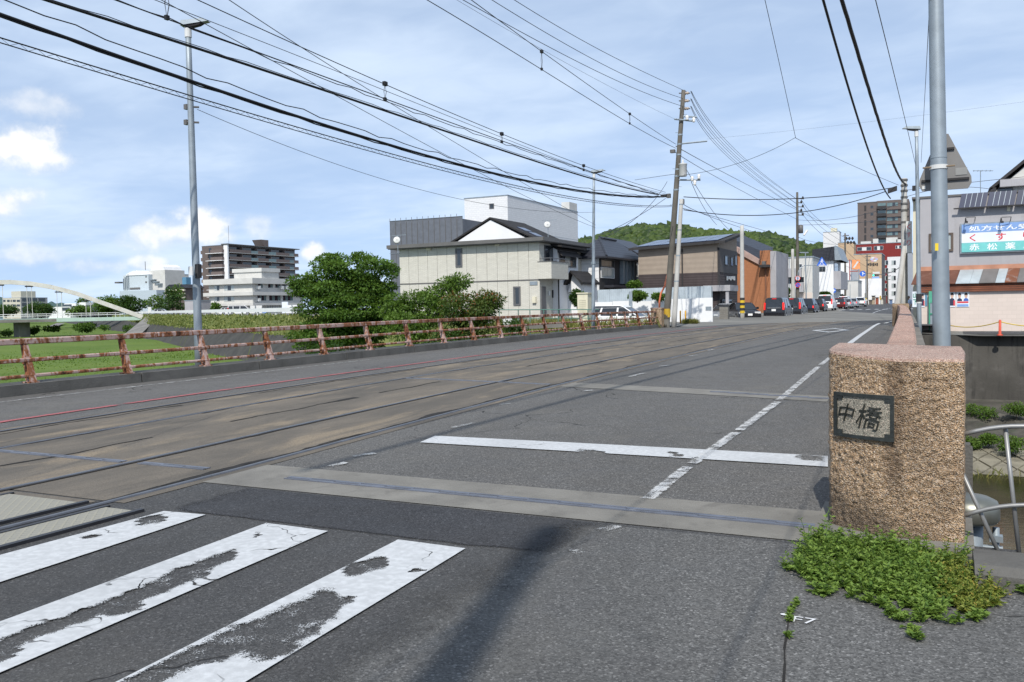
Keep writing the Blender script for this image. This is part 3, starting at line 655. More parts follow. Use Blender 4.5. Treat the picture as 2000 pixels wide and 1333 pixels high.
# plaque that follows the curve
def plaq(u, z, o): q, nn = plan_arc(u); return (q[0]+nn[0]*o, q[1]+nn[1]*o, z)
def u_of_x(x): return .265+(-.16-x)/.385*.42
U0, U1, Z0, Z1 = u_of_x(-.215), u_of_x(-.515), .545, .785
M_PLQ = pmat('plaque_bronze', (.045, .05, .047), .45, .35, 9, .15, 60, metal=.5, grime=.4, gcol=(.09, .10, .095))
M_PLF = granite('plaque_field', (.17, .16, .13), (.27, .26, .21), .25, 1.6, .8, .4)
M_CHAR = pmat('character_bronze', (.035, .036, .03), .5, .3, 9, metal=.4)
def slab(u0, u1, z0, z1, o0, o1, k=14):
    mb = MB(); gp = lambda o: [plaq(u0+(u1-u0)*i/k, z, o) for z in (z0, z1) for i in range(k+1)]
    a, b = gp(o0), gp(o1); m_ = k+1; fs = [(i, i+1, m_+i+1, m_+i) for i in range(k)]
    mb.add(b, [f[::-1] for f in fs]); N_ = 2*m_
    mb.add(a+b, [(i+1, i, N_+i, N_+i+1) for i in range(k)]+[(m_+i, m_+i+1, N_+m_+i+1, N_+m_+i) for i in range(k)]+[(0, m_, N_+m_, N_), (m_-1, N_+m_-1, N_+2*m_-1, 2*m_-1)])
    return mb
plq = PIL.part('plaque', slab(U0, U1, Z0, Z1, -.02, .012), M_PLF, label='dark bronze plaque with two characters')
fr = MB(); B = .018
for s_ in (slab(U0, U1, Z0, Z0+B, .012, .021), slab(U0, U1, Z1-B, Z1, .012, .021), slab(U0, U0+B, Z0+B, Z1-B, .012, .0205), slab(U1-B, U1, Z0+B, Z1-B, .012, .0205)): fr.add(s_.v, s_.f)
for (ua, za) in ((U0+B, Z0+B), (U1-B-.03, Z0+B), (U0+B, Z1-B-.02), (U1-B-.03, Z1-B-.02)):
    s_ = slab(ua, ua+.03, za, za+.02, .012, .019, 3); fr.add(s_.v, s_.f)
PIL.part('plaque_frame', fr, M_PLQ, plq)
for ch, uc, zc, hh in (('橋', u_of_x(-.335), .663, .125), ('中', u_of_x(-.45), .675, .095)):
    co, fs = text_mb(ch, h=hh, bold=-.006, shear=.25); w = co[:, 0].max(); q = MB()
    # brush slant and swelling strokes
    pts = [plaq(uc-(c[0]-w/2)*1.0, zc-hh/2+c[1]+.006*math.sin(c[0]*40), .019) for c in co]; pb = [plaq(uc-(c[0]-w/2), zc-hh/2+c[1]+.006*math.sin(c[0]*40), .0115) for c in co]
    q.add(pts, fs)
    es = {}
    for f in fs:
        for i in range(len(f)):
            e = (f[i], f[(i+1) % len(f)]); es[e] = 1
    nq = len(pts); q.add(pts+pb, [(a, b, nq+b, nq+a) for (a, b) in es if (b, a) not in es])
    PIL.part('character', q, M_CHAR, plq)
# parapet of long granite blocks running along the right side
par = Thing('parapet', 'pink granite parapet wall running from the pillar along the right side', 'parapet', (-.3, 6, 0))
ys = [5.63, 7.4, 9.2, 11, 12.8, 14.6, 16.4, 18.2, 20, 21.8, 23.6, 25.4, 27.2, 29, 30.8, 32.6, 34.4, 36.2, 38, 39.8, 41.6]
for i in range(len(ys)-1):
    a, b = ys[i]+.006, ys[i+1]-.006; xa, xb = XR(a), XR(b); za, zb = surf(xa, a), surf(xb, b); t = .94
    mb = MB(); c_ = .015; w = .20
    lo = [(xa, a, za-.4), (xa+w, a, za-.4), (xb+w, b, zb-.4), (xb, b, zb-.4)]; hi = [(xa, a, za+t-c_), (xa+w, a, za+t-c_), (xb+w, b, zb+t-c_), (xb, b, zb+t-c_)]
    tp = [(xa+c_, a+c_*.4, za+t), (xa+w-c_, a+c_*.4, za+t), (xb+w-c_, b-c_*.4, zb+t), (xb+c_, b-c_*.4, zb+t)]
    mb.add(lo+hi+tp, [(0, 1, 5, 4), (1, 2, 6, 5), (2, 3, 7, 6), (3, 0, 4, 7), (4, 5, 9, 8), (5, 6, 10, 9), (6, 7, 11, 10), (7, 4, 8, 11), (8, 9, 10, 11)])
    par.part('stone_block', mb, M_PARA)
    mb2 = MB().hexa([(xa+w+.003, a, za-.6), (xa+w+.09, a, za-.6), (xb+w+.09, b, zb-.6), (xb+w+.003, b, zb-.6), (xa+w+.003, a, za+t-.16), (xa+w+.09, a, za+t-.16), (xb+w+.09, b, zb+t-.16), (xb+w+.003, b, zb+t-.16)])
    par.part('backing_block', mb2, M_CONC)
e_ = XR(41.8); par.part('end_block', MB().box(e_-.2, e_+.46, 41.62, 42.3, -.2, surf(e_, 42)+.99), M_GRAN)
fp = Thing('far_pillar', 'small square granite pillar at the far end of the rusty railing', 'pillar', (-13.1, 43.6, .1))
z = zk(43.6); fp.part('shaft', MB().prism([(-13.38, 43.3), (-12.86, 43.3), (-12.82, 43.34), (-12.82, 43.9), (-13.38, 43.9)], z-.3, z+.80), M_GRAN)
fp.part('cap', MB().box(-13.4, -12.8, 43.28, 43.92, z+.80, z+.86), M_GRANT)
# ================================================================== things to the right of the pillar: kerb block, fan barrier, pipe
kb = MB(); kb.prism([(4.28, -.1), (4.64, -.1), (4.64, .08), (4.6, .10), (4.33, .10), (4.28, .07)], .135, 5, 'x')
single('kerb_block', kb, M_KERB, 'rounded concrete kerb block right of the granite pillar', 'kerb')
M_PIPE = pmat('grey_pipe', (.25, .25, .245), .45, .15, 5, metal=.4, grime=.2)
fan = Thing('fan_barrier', 'grey tubular fan-shaped barrier standing on the concrete kerb', 'barrier', (.6, 4.6, .1))
def fpt(x, y): return onY(x, y, 4.95)
def arc(pts): 
    P = [fpt(*q) for q in pts]; k = 24; out = []
    xs = np.array([p[0] for p in P]); zs = np.array([p[2] for p in P]); cf = np.polyfit(xs, zs, 2)
    for i in range(k+1): 
        x = xs[0]+(1.35-xs[0])*i/k; out.append((x, 4.95, np.polyval(cf, x)))
    return out
o_arc = arc([(1884, 848), (1925, 838), (1965, 834), (2010, 833)]); i_arc = arc([(1884, 1007), (1925, 995), (1965, 989), (2010, 987)])
fan.part('arc', MB().tube(o_arc, .0115, 8), M_PIPE, smooth=True); fan.part('arc', MB().tube(i_arc, .0115, 8), M_PIPE, smooth=True)
for (a, b) in (((1964, 837), (1994, 1110)), ((1868, 900), (1964, 1110)), ((2060, 840), (2050, 1110)), ((2150, 850), (2110, 1110))):
    fan.part('spoke', MB().tube([fpt(*a)+np.array([0, .022, 0]), fpt(*b)+np.array([0, .022, 0])], .0105, 8), M_PIPE, smooth=True)
av = Thing('air_valve', 'shiny domed pipe cap on a standing pipe behind the granite pillar', 'pipe', (.2, 6.4, -1))
c0 = onY(1893, 985, 6.6); av.part('cap', MB().lathe([(.17, -.11), (.185, -.09), (.185, -.02), (.17, .03), (.12, .055), (.02, .062)], c0, 28), pmat('cap_steel', (.22, .22, .19), .4, .12, 5, metal=.7), smooth=True)
av.part('standpipe', MB().cyl((c0[0], c0[1], -3), (c0[0], c0[1], c0[2]-.11), .085, n=18), M_GALV, smooth=True)
av.part('side_pipe', MB().cyl((c0[0]+.16, c0[1]+.02, -3), (c0[0]+.16, c0[1]+.02, c0[2]-.15), .022, n=10), M_GALV, smooth=True)
av.part('valve_tee', MB().cyl((c0[0]+.05, c0[1]+.02, c0[2]-.3), (c0[0]+.2, c0[1]+.02, c0[2]-.3), .028, n=10).box(c0[0]+.12, c0[0]+.2, c0[1]-.02, c0[1]+.05, c0[2]-.24, c0[2]-.2), M_GALV)
sp = onY(1891, 870, 7.4); single('stone_post', MB().prism([(sp[0]-.055, 7.35), (sp[0]+.03, 7.35), (sp[0]+.03, 7.5), (sp[0]-.055, 7.5)], -1, sp[2]-.02).prism([(sp[0]-.045, 7.36), (sp[0]+.015, 7.36), (sp[0]+.015, 7.49), (sp[0]-.045, 7.49)], sp[2]-.02, sp[2]+.01), M_KERB, 'narrow weathered stone post close behind the granite pillar', 'post')
mp2 = Thing('water_main', 'grey banded water pipe running along the outside of the parapet', 'pipe', (.2, 20, .1))
pp = [(XR(s)+.45, s, -.1) for s in np.arange(10.5, 42, 1.2)]
mp2.part('pipe', MB().tube(pp, .09, 14), M_GALV, smooth=True)
for q in pp[::2]: mp2.part('band', MB().cyl((q[0], q[1]-.05, q[2]), (q[0], q[1]+.05, q[2]), .112, n=14), M_CONC)
# ================================================================== vegetation
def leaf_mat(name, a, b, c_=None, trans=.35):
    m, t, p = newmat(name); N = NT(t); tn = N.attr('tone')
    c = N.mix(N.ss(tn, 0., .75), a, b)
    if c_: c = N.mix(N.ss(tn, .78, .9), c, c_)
    N.put(c, p.inputs['Base Color']); p.inputs['Roughness'].default_value = .55; p.inputs['Specular IOR Level'].default_value = .3
    tl = N.n('ShaderNodeBsdfTranslucent'); N.put(N.mix(.5, c, (.14, .2, .02)), tl.inputs[0]); mx = N.n('ShaderNodeMixShader'); mx.inputs[0].default_value = trans
    N.put(p.outputs[0], mx.inputs[1]); N.put(tl.outputs[0], mx.inputs[2]); N.put(mx.outputs[0], t.nodes['Material Output'].inputs[0]); return m
M_LEAF = leaf_mat('leaf_green', (.045, .10, .016), (.115, .21, .034), trans=.45)
M_LEAF2 = leaf_mat('leaf_light', (.05, .11, .016), (.125, .21, .034), trans=.42)
M_LEAF3 = leaf_mat('leaf_red_tip', (.035, .075, .014), (.09, .125, .025), (.22, .075, .025))
M_LEAFD = leaf_mat('leaf_dark', (.016, .045, .010), (.045, .10, .018))
M_LEAFW = leaf_mat('leaf_weed', (.09, .17, .03), (.21, .31, .06), trans=.42)
M_LEAFY = leaf_mat('leaf_weed_yellow', (.13, .18, .03), (.28, .31, .06), (.42, .32, .07), trans=.42)
M_FOREST = leaf_mat('leaf_forest', (.014, .032, .008), (.062, .095, .018), trans=.1)
M_FARHILL = pmat('far_forest_hazed', (.05, .095, .085), .95, .3, .02, .5, .2)  # bluish tint paints distance haze into the forest green
M_BARK = pmat('bark', (.09, .07, .05), .95, .35, 4, .6, 20)
def leaves(P, D, Nn, L, Wd, tone, fold=.15):
    """one bent leaf blade (two faces) each"""
    P = np.asarray(P); D = D/np.linalg.norm(D, axis=1, keepdims=True); S = np.cross(D, Nn); S /= (np.linalg.norm(S, axis=1, keepdims=True)+1e-9); Nn = np.cross(S, D)
    L = np.asarray(L)[:, None]; Wd = np.asarray(Wd)[:, None]
    m = P+D*L*.45-Nn*L*.03
    V = np.stack([P, m+S*Wd*.5+Nn*Wd*fold, P+D*L-Nn*L*.12, m-S*Wd*.5+Nn*Wd*fold], 1)
    n = len(P); b = np.arange(n)[:, None]*4
    return V.reshape(-1, 3), b+np.array([[0, 1, 2, 3]]), np.repeat(tone, 4)
def rand_dirs(n, up=0.):
    d = rng.normal(size=(n, 3)); d[:, 2] += up; return d/np.linalg.norm(d, axis=1, keepdims=True)
def crown_mesh(name, clumps, per, size, mat, off, flat=.6, droop=.25):
    Ps, Ds, Ns, Ls, Ts = [], [], [], [], []
    for (c, r) in clumps:
        n = max(12, int(per*(r[0]**2 if hasattr(r, '__len__') else r*r)))
        rr = np.array(r if hasattr(r, '__len__') else (r, r, r*flat))
        d = rand_dirs(n, .15); rad = rng.uniform(.35, 1.05, n)**.6
        P = np.array(c)+d*rad[:, None]*rr
        out = d.copy(); out[:, 2] -= droop; out += rng.normal(size=(n, 3))*.55
        nn = rand_dirs(n, 1.6)
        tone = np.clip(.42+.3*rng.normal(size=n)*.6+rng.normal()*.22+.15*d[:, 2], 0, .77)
        red = rng.random(n) < .22*np.clip(d[:, 2]+.2, 0, 1); tone[red] = 1.
        Ps.append(P); Ds.append(out); Ns.append(nn); Ls.append(size*rng.uniform(.6, 1.35, n)); Ts.append(tone)
    P = np.concatenate(Ps); L = np.concatenate(Ls)
    V, Fq, T = leaves(P, np.concatenate(Ds), np.concatenate(Ns), L, L*.52, np.concatenate(Ts))
    return np_mesh(name, V-np.array(off), Fq, mat, {'tone': T})
def tree(name, label, base, clumps, per, size, mat, trunk=.12, group=None, cat='tree', flat=.6, limbs=8, parts=('crown', 'trunk')):
    T = Thing(name, label, cat, base, group); base = np.array(base, float)
    T.part(parts[0], crown_mesh(parts[0], clumps, per, size, mat, base, flat), None)
    cen = np.mean([c for c, r in clumps], 0); fork = base+(cen-base)*.45
    mb = MB().tube([base-(0, 0, .2), base+(fork-base)*.5+rng.normal(size=3)*.06, fork], [trunk, trunk*.8, trunk*.62], 8)
    for k in rng.permutation(len(clumps))[:limbs]:
        c = np.array(clumps[k][0]); mid = fork+(c-fork)*.5+rng.normal(size=3)*.12
        mb.tube([fork-(0, 0, .05), mid, c], [trunk*.45, trunk*.28, trunk*.12], 5)
    T.part(parts[1], mb, M_BARK); return T
def blob_clumps(ells, n, r0, r1, keep=.55):
    out = []
    for (c, e, k) in ells:
        for _ in range(k if k else n):
            d = rand_dirs(1)[0]; q = np.array(c)+d*np.array(e)*rng.uniform(keep, 1.0); out.append((q, rng.uniform(r0, r1)))
    return out
# the big tree, layered feathery crown, standing on the bank beside the railing
d0 = 46.
def E(x, y, rx, ry, d, k, rz=None): return (at(x, y, d), ((rz or rx)*d/F, rx*d/F, ry*d/F), k)
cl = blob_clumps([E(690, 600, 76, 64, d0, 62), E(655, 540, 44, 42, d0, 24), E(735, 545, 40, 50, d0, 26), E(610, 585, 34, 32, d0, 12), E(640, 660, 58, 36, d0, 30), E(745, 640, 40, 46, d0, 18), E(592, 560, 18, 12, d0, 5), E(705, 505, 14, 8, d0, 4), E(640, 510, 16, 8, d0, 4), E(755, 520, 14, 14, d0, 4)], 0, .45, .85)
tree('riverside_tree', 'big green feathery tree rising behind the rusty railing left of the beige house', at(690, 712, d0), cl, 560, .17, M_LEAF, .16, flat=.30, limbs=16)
cl = blob_clumps([E(830, 600, 50, 38, 43, 24), E(880, 570, 26, 26, 43, 9), E(800, 640, 40, 34, 42, 16), E(770, 612, 22, 30, 43, 9), E(895, 555, 10, 12, 43, 3)], 0, .42, .75)
tree('riverside_tree', 'lighter green smaller tree in front of the beige house, right of the big tree', at(835, 690, 43), cl, 620, .15, M_LEAF2, .09, flat=.5, limbs=10)
cl = blob_clumps([E(915, 605, 52, 28, 41, 26), E(890, 640, 40, 28, 41, 16), E(950, 588, 22, 16, 41, 8), E(940, 640, 30, 30, 41, 12)], 0, .36, .62)
tree('red_tip_bush', 'bush with reddish-brown shoots over green leaves, below the beige house window', at(915, 678, 41), cl, 760, .13, M_LEAF3, .06, cat='bush', flat=.6, limbs=8)
for (x, y, rx, ry, d, lab) in [(640, 690, 40, 16, 42, 'low leafy scrub under the big tree'), (860, 668, 50, 18, 40, 'low leafy scrub between the small tree and the red-tipped bush'), (1000, 640, 16, 10, 39, 'small leafy shrub right of the red-tipped bush by the railing')]:
    tree('scrub', lab, at(x, y+ry*2, d), blob_clumps([E(x, y, rx, ry, d, 14)], 0, .3, .5), 420, .13, M_LEAFD, .04, cat='shrub')
# garden shrubs by the houses
for (x, y, rx, ry, d, mat, lab) in [(1128, 582, 20, 18, 60, M_LEAFD, 'dark clipped garden pine behind the cream cabinet'), (1240, 556, 14, 8, 70, M_LEAF2, 'green shrub top between the dark tiled house and the tan building'), (1245, 578, 20, 7, 54.8, M_LEAF2, 'green shrub over the white wall behind the parked white car'),
                                   (1285, 579, 14, 6, 54.8, M_LEAF2, 'small shrub over the white wall near the leaning pole'), (1530, 572, 14, 15, 108, M_LEAFD, 'hedge bush beside the blue-framed shop corner'), (1612, 577, 15, 8, 150, M_LEAFD, 'low hedge under the white shop house on the street'), (1640, 580, 8, 6, 160, M_LEAFD, 'small hedge bush beside the yellow sign post')]:
    r_ = max(rx*.34*d/F, .12); tree('garden_shrub', lab, at(x, y+ry, d), blob_clumps([E(x, y, rx*.75, ry*.75, d, 16)], 0, r_*.8, r_*1.25), 700/max(r_, .3), .12+.0009*d, mat, .05, cat='shrub')
# far trees across the river
for (x, y, rx, ry, d, mat, lab) in [(338, 592, 24, 22, 232, M_LEAFD, 'dark round tree beside the white hall, tallest on the far bank'), (305, 594, 16, 18, 236, M_LEAF2, 'light green tree left of the dark round tree on the far bank'), (258, 598, 30, 14, 250, M_LEAFD, 'broad dark tree below the white hall'),
                                    (212, 600, 34, 15, 255, M_LEAF, 'broad tree behind the right end of the arch bridge'), (162, 592, 11, 9, 330, M_LEAF, 'small tree behind the low white house'), (155, 609, 22, 7, 262, M_LEAF, 'low tree row end behind the arch bridge hangers'), (75, 607, 30, 10, 262, M_LEAFD, 'dark tree in front of the grey office block'),
                                    (12, 608, 22, 9, 262, M_LEAFD, 'tree at the left edge behind the arch bridge'), (421, 601, 8, 8, 196, M_LEAF, 'small round tree by the entrance of the pale office'), (345, 576, 12, 16, 240, M_LEAF2, 'pointed light tree top rising behind the dark round tree')]:
    tree('far_tree', lab, at(x, y+ry, d), blob_clumps([E(x, y-ry*.15, rx*.9, ry*1.05, d, 44)], 0, rx*.22*d/F, rx*.36*d/F), 42, .62, mat, .3, 'trees on the far bank', limbs=5)
for (x, y, rx, ry, lab) in [(253, 644, 17, 9, 'dense green bush at the foot of the arch bridge abutment'), (165, 640, 28, 6, 'long bush on the meadow under the arch bridge'), (100, 642, 18, 5, 'bush on the meadow below the arch bridge deck'), (60, 645, 20, 7, 'bush beside the arch bridge pier'), (10, 650, 16, 6, 'bush on the meadow at the left edge'), (205, 640, 12, 5, 'small bush near the sloped path under the arch bridge')]:
    d = 5.0*F/(y+ry-612.5+.0001); d = min(d, 190); tree('meadow_bush', lab, at(x, y+ry, d), blob_clumps([E(x, y, rx*.75, ry*.7, d, 18)], 0, rx*.25*d/F, rx*.4*d/F), 90, .42, M_LEAF, .1, 'bushes on the river meadow', cat='bush', limbs=3)
for (x, y, rx, ry, d, lab) in [(480, 626, 22, 6, 118, 'widest low shrub on the bank slope below the guardrail'), (430, 628, 16, 5, 125, 'low shrub on the bank slope right of the tall lamp post'), (520, 622, 12, 4, 112, 'small low shrub on the bank slope nearest the big tree'), (385, 625, 20, 5, 140, 'low shrub on the bank slope behind the tall lamp post')]:
    tree('bank_shrub', lab, at(x, y+ry, d), blob_clumps([E(x, y, rx*.8, ry*.6, d, 12)], 0, .5, .9), 90, .4, M_LEAF, .05, 'shrubs on the bank slope', cat='shrub', limbs=2)
# grass tufts: meadow and bank
def tufts(name, pts, h, w, mat, k=3):
    pts = np.repeat(pts, k, 0); n = len(pts); D = rand_dirs(n, 2.2); hh = h*rng.uniform(.5, 1.4, n)
    V, Fq, T = leaves(pts+rng.normal(size=(n, 3))*np.array([w*2, w*2, 0]), D, rand_dirs(n), hh, w*rng.uniform(.6, 1.4, n)*np.ones(n), np.clip(rng.normal(.45, .25, n), 0, .77))
    return link(name, np_mesh(name, V, Fq, mat, {'tone': T}), kind='stuff')
n = 14000; rr = np.exp(rng.uniform(math.log(24), math.log(260), n)); aa = np.radians(rng.uniform(28, 75, n))
pts = np.stack([-rr*np.sin(aa), rr*np.cos(aa), np.full(n, -3.45)], 1); ok = (pts[:, 1] < 39+np.clip(-pts[:, 0]-20, 0, 999)*.66); pts = pts[ok]
o = tufts('grass', pts, .17, .14, leaf_mat('meadow_blades', (.11, .185, .026), (.17, .25, .045), trans=.4)); o['label'] = 'tall bright green grass covering the river meadow'; o['category'] = 'grass'
n = 5200; pts = []
for k in range(n): i = rng.integers(2, 6); u, v = rng.random(), rng.uniform(0, .42); pts.append(lerp(lerp(CREST[i], CREST[i+1], u), lerp(TOE[i], TOE[i+1], u), v))
o = tufts('bank_tufts', np.array(pts), .28, .2, leaf_mat('bank_blades', (.10, .14, .03), (.22, .235, .07), trans=.3), 2); o['label'] = 'uneven pale grass tufts on the far bank slope'; o['category'] = 'grass'
M_DRY = leaf_mat('dry_weeds', (.09, .12, .025), (.25, .23, .07), trans=.3)
n = 1500; xs = rng.uniform(965, 1290, n); pts = np.array([np.array(at(x, rng.uniform(628, 641)-(x-965)*.012, rng.uniform(44, 54))) for x in xs]); pts[:, 2] = np.clip(pts[:, 2], -.5, .0)
o = tufts('tall_weeds', pts, .56, .05, M_DRY); o['label'] = 'dry tall weeds along the house side of the railing'; o['category'] = 'weeds'
# ------------------------------------------------------------------ weeds at the foot of the pillar
from math import cos, sin
def in_poly(x, y, poly):
    c = False; j = len(poly)-1
    for i in range(len(poly)):
        if (poly[i][1] > y) != (poly[j][1] > y) and x < (poly[j][0]-poly[i][0])*(y-poly[i][1])/(poly[j][1]-poly[i][1])+poly[i][0]: c = not c
        j = i
    return c
def weed(name, label, poly, n, h, mat, spread=1., cat='weed', z0=0.):
    x0, x1 = min(p[0] for p in poly), max(p[0] for p in poly); y0, y1 = min(p[1] for p in poly), max(p[1] for p in poly)
    Ps, Ds, Ns, Ls, Ts = [], [], [], [], []; stems = MB(); base = None; k = 0
    while k < n:
        x, y = rng.uniform(x0, x1), rng.uniform(y0, y1)
        if not in_poly(x, y, poly): continue
        k += 1; b = onZ(x, y, z0); base = b if base is None else base
        hh = h*(1-.65*(y-y0)/(y1-y0)) if y1-y0 > 60 else h
        for s in range(rng.integers(2, 5)):
            d = rand_dirs(1, .9)[0]; d[2] = abs(d[2]); ln = hh*rng.uniform(.5, 1.25); p = b.copy(); nl_ = rng.integers(5, 10); tone0 = rng.normal()*.12; line = [p.copy()]
            for q in range(nl_):
                d = d+rng.normal(size=3)*.16; d[2] += .03; d /= np.linalg.norm(d); p = p+d*ln/nl_; p[2] = max(p[2], z0+.012); line.append(p.copy())
                for e in range(3):
                    a = rng.uniform(0, 6.28); o_ = np.array([cos(a), sin(a), rng.uniform(-.1, .6)])
                    Ps.append(p); Ds.append(o_+d*.35); Ns.append(np.array([0, 0, 1.])+rng.normal(size=3)*.45); Ls.append(rng.uniform(.018, .040)*spread*(1.2-.6*q/nl_)); Ts.append(np.clip(.42+tone0+.22*rng.normal()+.15*q/nl_, 0, .95))
            stems.tube(line, .0016, 3, False)
    L = np.array(Ls); V, Fq, T = leaves(np.array(Ps), np.array(Ds), np.array(Ns), L, L*.42, np.array(Ts), .2)
    TH_ = Thing(name, label, cat, base); TH_.part('foliage', np_mesh('foliage', V-np.array(TH_.off), Fq, mat, {'tone': T}), None); TH_.part('stems', stems, M_LEAFW, kind='stuff'); return TH_
weed('weed_clump', 'spreading green weeds growing against the foot of the granite pillar', [(1548, 1082), (1600, 1058), (1640, 1062), (1700, 1072), (1800, 1085), (1840, 1100), (1850, 1160), (1840, 1200), (1800, 1225), (1770, 1190), (1700, 1165), (1620, 1150), (1560, 1125)], 250, .125, M_LEAFW)
weed('weed_sprigs', 'taller leafy sprigs rising from the weeds close against the granite', [(1560, 1062), (1610, 1050), (1700, 1068), (1800, 1080), (1880, 1092), (1880, 1120), (1700, 1100), (1560, 1090)], 26, .21, M_LEAFW, 1.0)
weed('weed_runners', 'loose runners trailing from the front edge of the weed patch', [(1545, 1100), (1620, 1150), (1700, 1175), (1770, 1200), (1800, 1250), (1845, 1215), (1940, 1195), (1965, 1185), (1900, 1220), (1830, 1235), (1790, 1262), (1755, 1215), (1690, 1190), (1600, 1165), (1540, 1118)], 34, .07, M_LEAFW, .85)
weed('weed_clump', 'yellowing weeds at the right end of the weed patch by the kerb block', [(1835, 1100), (1890, 1110), (1940, 1150), (1950, 1185), (1900, 1205), (1845, 1200)], 110, .13, M_LEAFY, .75)
weed('weed_clump', 'small sprig of weeds below the concrete kerb block at the right edge', [(1980, 1150), (2020, 1150), (2020, 1168), (1980, 1165)], 14, .06, M_LEAFW, .8)
for (x, y, lab) in [(1552, 1182, 'tiny weed in the pavement crack below the big weed patch'), (1540, 1212, 'tiny weed midway along the pavement crack'), (1536, 1250, 'tiny weed at the lower end of the pavement crack'), (1545, 1197, 'tiny weed second from the top of the pavement crack')]:
    weed('crack_weed', lab, [(x-6, y-6), (x+6, y-6), (x+6, y+6), (x-6, y+6)], 3, .018, M_LEAFW, .5)
ck = [(1556, 1170), (1548, 1190), (1540, 1215), (1537, 1240), (1532, 1270), (1533, 1300), (1530, 1340)]; mb = MB()
for i in range(len(ck)-1):
    a, b = road(*ck[i]), road(*ck[i+1]); w = .0028+.002*(i % 2)
    mb.add([(a[0]-w, a[1], .0065), (a[0]+w, a[1], .0065), (b[0]+w, b[1], .0065), (b[0]-w, b[1], .0065)], [(0, 1, 2, 3)])
link('pavement_crack', mb.mesh('pavement_crack', M_DARK), approach)
# plants on the right river bank below the wall (placed with the bank below)
# ------------------------------------------------------------------ wooded hill
def hill(name, label, outline, d, depth, n, r, mat_l):
    """a ridge whose skyline runs through the outline; a wood of separate crowns covers it"""
    xs = np.array([o[0] for o in outline], float); hz = np.array([at(o[0], o[1], d)[2] for o in outline])
    def top(x): return float(np.interp(x, xs, hz))
    def fn(u, v):
        x = xs[0]+(xs[-1]-xs[0])*u; dd = d-depth+2*depth*v; k = max(0, 1-abs(v-.5)*2); p = at(x, 600, dd); h = top(x)*math.sin(k*math.pi/2)**.8
        return (p[0], p[1], h-r*.8 if h > 2 else h-r)
    g = structure(name, MB().grid(fn, 40, 16), M_FOREST, True)
    ico = bmesh.new(); bmesh.ops.create_icosphere(ico, subdivisions=2, radius=1); iv = np.array([v.co[:] for v in ico.verts]); fi = np.array([[v.index for v in f.verts] for f in ico.faces]); ico.free()
    Vs, Fs, Ts = [], [], []; c = 0
    for k in range(n):
        u, v = rng.random(), rng.uniform(.0, .56); p = np.array(fn(u, v)); s = r*rng.uniform(.7, 1.35)
        if p[2] < 3: continue
        jit = 1+.28*rng.normal(size=(len(iv), 1)); q = iv*jit*np.array([1, 1, .85])*s+p+np.array([0, 0, s*.35])
        Vs.append(q); Fs.append(fi+c*len(iv)); c += 1
        Ts.append(np.clip(rng.normal(.33, .17)+.12*iv[:, 2]+.30*(math.sin(p[0]*.05+p[2]*.06) > .55), 0, .77))
    me = np_mesh('wood', np.concatenate(Vs), np.concatenate(Fs), mat_l, {'tone': np.concatenate(Ts)})
    link('wood', me, kind='stuff', label=label, category='wood'); return g
hill('hill', 'dense green wood covering the hill behind the houses', [(1090, 500), (1130, 474), (1175, 466), (1215, 452), (1260, 445), (1330, 446), (1380, 455), (1440, 458), (1500, 462), (1540, 472), (1575, 484), (1600, 492), (1640, 505)], 720, 110, 3600, 3.3, M_FOREST)
hill('hill', 'small wooded hilltop seen down the street beside the pale tower', [(1555, 505), (1575, 488), (1600, 480), (1640, 481), (1690, 500)], 1000, 80, 500, 4.5, M_FOREST)
fh = MB(); ol = [(-200, 585), (-60, 578), (0, 575), (60, 596), (95, 588), (130, 592), (170, 596), (210, 600), (270, 612), (330, 618)]
fh.grid(lambda u, v: tuple(np.array(at(np.interp(u, np.linspace(0, 1, len(ol)), [o[0] for o in ol]), 612, 3000-500+1000*v))*np.array([1, 1, 0])+np.array([0, 0, at(0, np.interp(u, np.linspace(0, 1, len(ol)), [o[1] for o in ol]), 3000)[2]*math.sin(math.pi*v)+6*noise.noise(Vector((u*40, v*9, 0)))-8])), 90, 12)
structure('far_hills', fh, M_FARHILL, True)
# ================================================================== buildings
def brick_mat(name, col, mort, bw=.3, bh=.075, ms=.012, var=.12, bump=.4):
    m, t, p = newmat(name); N = NT(t); c = N.n('ShaderNodeTexCoord'); s = N.n('ShaderNodeSeparateXYZ'); N.put(c.outputs['Object'], s.inputs[0])
    cb = N.n('ShaderNodeCombineXYZ'); N.put(N.math('ADD', s.outputs[0], s.outputs[1]), cb.inputs[0]); N.put(s.outputs[2], cb.inputs[1])
    b = N.n('ShaderNodeTexBrick'); N.put(cb.outputs[0], b.inputs['Vector']); b.inputs['Scale'].default_value = 1; b.inputs['Brick Width'].default_value = bw; b.inputs['Row Height'].default_value = bh
    b.inputs['Mortar Size'].default_value = ms; b.inputs['Color1'].default_value = (*tint(col, 1-var), 1); b.inputs['Color2'].default_value = (*tint(col, 1+var), 1); b.inputs['Mortar'].default_value = (*mort, 1)
    N.put(N.mix(N.math('MULTIPLY', N.noise(N.co(), 1.2, 5), .35), b.outputs[0], tint(col, .75)), p.inputs['Base Color']); p.inputs['Roughness'].default_value = .85; p.inputs['Specular IOR Level'].default_value = .25
    N.put(N.bump(N.math('SUBTRACT', 1., b.outputs[1]), bump, .01), p.inputs['Normal']); return m
